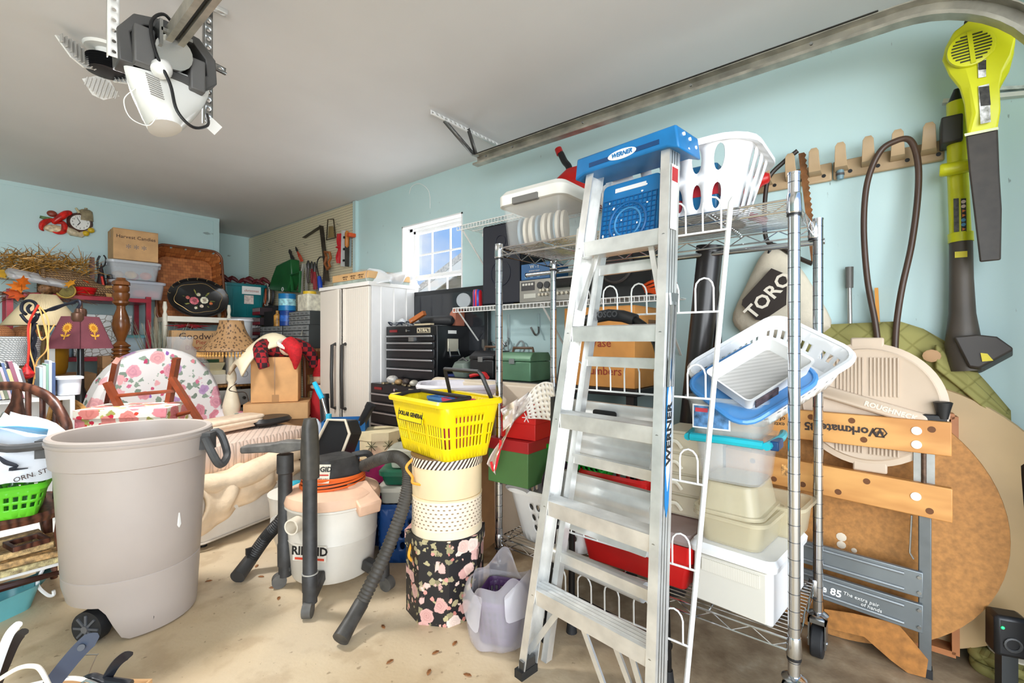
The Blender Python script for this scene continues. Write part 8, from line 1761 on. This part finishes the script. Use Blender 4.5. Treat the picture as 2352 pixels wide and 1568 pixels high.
def qf(u, v):
    k = u*(len(edge)-1); i = min(int(k), len(edge)-2); f = k-i; px = edge[i][0]+(edge[i+1][0]-edge[i][0])*f; py = edge[i][1]+(edge[i+1][1]-edge[i][1])*f
    p = AX(px, py, 2.43); z = p.z*(1-v)+.45*v
    return V((2.445-.05*math.sin(PI*min(1, v*1.3))*.6+.012*math.sin(14*u+4*v)-.02*v, p.y, z))
part('cloth', B().grid(qf, 40, 16), QG, gq, solid=.012)
part('flap', B().grid(lambda u, v: V((2.415-.03*u+.01*math.sin(9*v), AX(2150+170*v, 780+165*v, 2.41).y, AX(2150+170*v, 780+165*v, 2.41).z-.02-.09*u*(1-.5*v))), 8, 12), QG, gq, solid=.012)
part('pink_patch', B().ell(AX(2140, 817, 2.395), (.004, .028, .024), 14, 6), plain((190, 150, 110), .8, 0, .05), gq)
# tan trash can lid
TL = plain((196, 176, 154), .5, 0, .03, 4)
ld2 = thing('trash_can_lid', 'round tan trash can lid with raised grip propped on workbench', 'lid', V((2.16, .085, .92)), (0, math.radians(-84), 0))
# local z points to the room after rotation
part('disc', B().lathe([(.215, -.01), (.225, 0), (.225, .01), (.205, .014), (.2, .02), (.19, .016), (.02, .02)], 56), TL, ld2)
rk_ = Matrix.Rotation(math.radians(-62), 3, 'Z')
part('grip_bar', B().loft([rr(.05, .36, .02, .018), rr(.045, .35, .02, .036), rr(.036, .34, .018, .04)]), TL, ld2, rot=(0, 0, math.radians(-16)))
rib = mesh('rib', B().bx(-.07, .07, -.0025, .0025, .0185, .0225), TL)
for k in range(17):
    if abs(k-8) > 0: part('rib', rib, None, ld2, loc=(.1, -.09+.0112*k, 0), rot=(0, 0, .0)); part('rib', rib, None, ld2, loc=(-.11, -.09+.0112*k, 0))
part('tab', B().bx(.19, .245, -.05, .05, -.006, .012), TL, ld2, bev=.006); part('tab', B().bx(-.245, -.19, -.06, .04, -.006, .012), TL, ld2, bev=.006)
text('ROUGHNECK', .024, (-.019, -.067, .0405), None, plain((224, 208, 190), .5, 0, 0), ld2, right=(-.276, -.961, 0), up=(.961, -.276, 0), bold=.001)
# folding workbench standing on end
WKX = 2.1
wk = thing('folding_workbench', 'folded portable workbench with two wooden jaws and steel legs', 'workbench', (0, 0, 0))
JW = wood((188, 128, 66), (216, 160, 92), .5, (1, .25, 1), 7)
def jaw(y0, y1, zr_, zl, h, holes, x):
    p = [(y0, zr_-h), (y1, zl-h), (y1, zl), (y0, zr_)]
    j = part('jaw', B().loft([[V((x+dx, y, z)) for y, z in p] for dx in (0, .03)]), JW, wk, bev=.003)
    for fy, fz in holes:
        y = y0+(y1-y0)*fy; z = zr_+(zl-zr_)*fy-h*fz; part('dog_hole', B().cyl((x-.001, y, z), (x+.003, y, z), .0105, n=16), plain((104, 62, 28), .7, 0, .1), j)
    return j, (lambda fy, fz: V((x, y0+(y1-y0)*fy, zr_+(zl-zr_)*fy-h*fz)))
j1, q1_ = jaw(-.14, .56, .883, .885, .112, ((.07, .25), (.38, .2), (.56, .2), (.74, .2), (.33, .78)), WKX)
j2, q2_ = jaw(-.142, .56, .665, .70, .112, ((.08, .78), (.32, .25), (.44, .78), (.6, .78), (.74, .8), (.85, .3)), WKX)
for q in (q1_(.125, .33), q1_(.125, .75)): part('bolt_plate', B().cyl(q+V((-.003, 0, 0)), q, .014, n=18), PAPER, j1)
part('bolt_plate', B().cyl(q2_(.13, .42)+V((-.003, 0, 0)), q2_(.13, .42), .014, n=18), PAPER, j2)
INKB = plain((52, 40, 34), .6, 0, 0)
text('Workmate 85', .042, q1_(.42, .5)+V((-.001, 0, 0)), None, INKB, j1, right=(0, 1, 0), up=(0, 0, -1), bold=.0012)
text('The extra pair', .024, q1_(.72, .55)+V((-.001, 0, 0)), None, INKB, j1, right=(0, 1, 0), up=(0, 0, -1)); text('of hands', .024, q1_(.74, .35)+V((-.001, 0, 0)), None, INKB, j1, right=(0, 1, 0), up=(0, 0, -1))
hx_ = q1_(.265, .5)+V((-.002, 0, 0)); part('hex_logo', B().tube([hx_+V((0, .02*math.cos(k*PI/3), .017*math.sin(k*PI/3))) for k in range(6)], .0022, 5, True), INKB, j1); text('B+D', .012, hx_, None, INKB, j1, right=(0, 1, 0), up=(0, 0, -1))
part('print_block', B().bx(-.0012, 0, -.03, .03, -.022, .022), plain((196, 132, 78), .6, 0, .45, 90), j2, loc=q2_(.66, .4))
GS = plain((112, 116, 116), .45, .5, .08, 10)
part('leg', B().bx(WKX+.03, WKX+.06, -.092, -.058, 0, .77), GS, wk, bev=.003); part('leg_foot', B().bx(WKX+.028, WKX+.063, -.095, -.055, 0, .03), RUBBER, wk); part('leg', B().bx(WKX+.03, WKX+.06, .47, .504, 0, .77), GS, wk, bev=.003)
part('screw_channel', B().bx(WKX+.024, WKX+.05, -.1, -.045, .66, .78), STEEL, wk); part('screw_rod', B().cyl((WKX+.02, -.072, .56), (WKX+.02, -.072, .79), .007), plain((90, 70, 56), .5, .5, .2, 60), wk)
part('spring_rod', B().tube([(WKX+.02, -.04, .55), (WKX+.02, -.035, .42), (WKX+.02, -.045, .4)], .003, 6), STEEL, wk)
for z0, z1, zz0, zz1 in ((.275, .362, .30, .388), (.155, .252, .19, .28)):
    y0, y1 = -.07, .5
    cbp = part('cross_panel', B().loft([[V((x, y0, z0)), V((x, y1, zz0)), V((x, y1, zz1)), V((x, y0, z1))] for x in (WKX+.012, WKX+.03)]), plain((128, 134, 136), .4, .5, .06), wk, bev=.003)
    for f in (.2, .82): part('pressed_rib', B().tube([V((WKX+.011, y0+.05, z0+(z1-z0)*f)), V((WKX+.011, y1-.05, zz0+(zz1-zz0)*f))], .006, 8), plain((150, 154, 156), .35, .6, .05), cbp)
    for f in (.2, .8): part('rivet', B().cyl((WKX+.008, y0+.01, z0+(z1-z0)*f), (WKX+.014, y0+.01, z0+(z1-z0)*f), .006, n=8), STEEL, cbp)
rd_ = V((0, -1, -.1)).normalized(); upd = V((0, -.1, 1)).normalized()
text('Workmate 85', .036, (WKX+.010, .26, .22), None, PAPER, wk, right=rd_, up=upd, bold=.001); text('The extra pair', .018, (WKX+.010, .10, .215), None, PAPER, wk, right=rd_, up=upd); text('of hands', .018, (WKX+.010, .07, .195), None, PAPER, wk, right=rd_, up=upd)
vh = part('vise_handle', B().lathe([(.014, 0), (.02, .03), (.026, .055), (.02, .058)], 18), BLACK, wk, loc=(WKX+.03, -.12, .89)); part('crank', B().bx(-.012, .012, -.01, .08, -.012, .012), BLACK, vh, bev=.004)
# corner clutter
qc = thing('quilt_corner', 'folded olive quilt with white patch on the floor at right', 'blanket', V((2.36, -.30, 0)), -.2); part('cloth', slab(.2, .18, 0, .06, 2, .008, 21), QG, qc); part('white_patch', slab(.13, .12, .061, .068, 1, .004, 22), plain((224, 216, 196), .8, 0, .06, 20), qc)
ch = thing('battery_charger', 'black battery charger with green light at the lower right corner', 'charger', V((2.19, -.275, 0)), .3)
part('stand', B().bx(-.02, .02, -.02, .02, 0, .14), plain((60, 62, 62), .5, .2, .05), ch); part('body', B().bx(-.035, .035, -.042, .042, .14, .27), BLACK, ch, bev=.012); part('green_light', B().ell((-.037, .025, .235), (.003, .005, .005), 8, 5), plain((40, 230, 120), .3, 0, 0, 1, 0, 1, 1.2), ch); part('speaker_ring', B().tube([V((-.037, .0+.02*math.cos(a), .185+.02*math.sin(a))) for a in [2*PI*k/14 for k in range(14)]], .004, 5, True), DGREY, ch); part('arm', B().bar((.02, -.04, .2), (.02, -.25, .17), .03, .03), STEEL, ch)
solo('black_sprayer', 'black plastic sprayer tank against the wall at far right', 'tank', B().loft([rr(.1, .14, .03, .0), rr(.12, .16, .04, .3), rr(.11, .15, .04, .72), rr(.05, .06, .02, .78)]), BLACK, V((2.40, -.40, 0)))
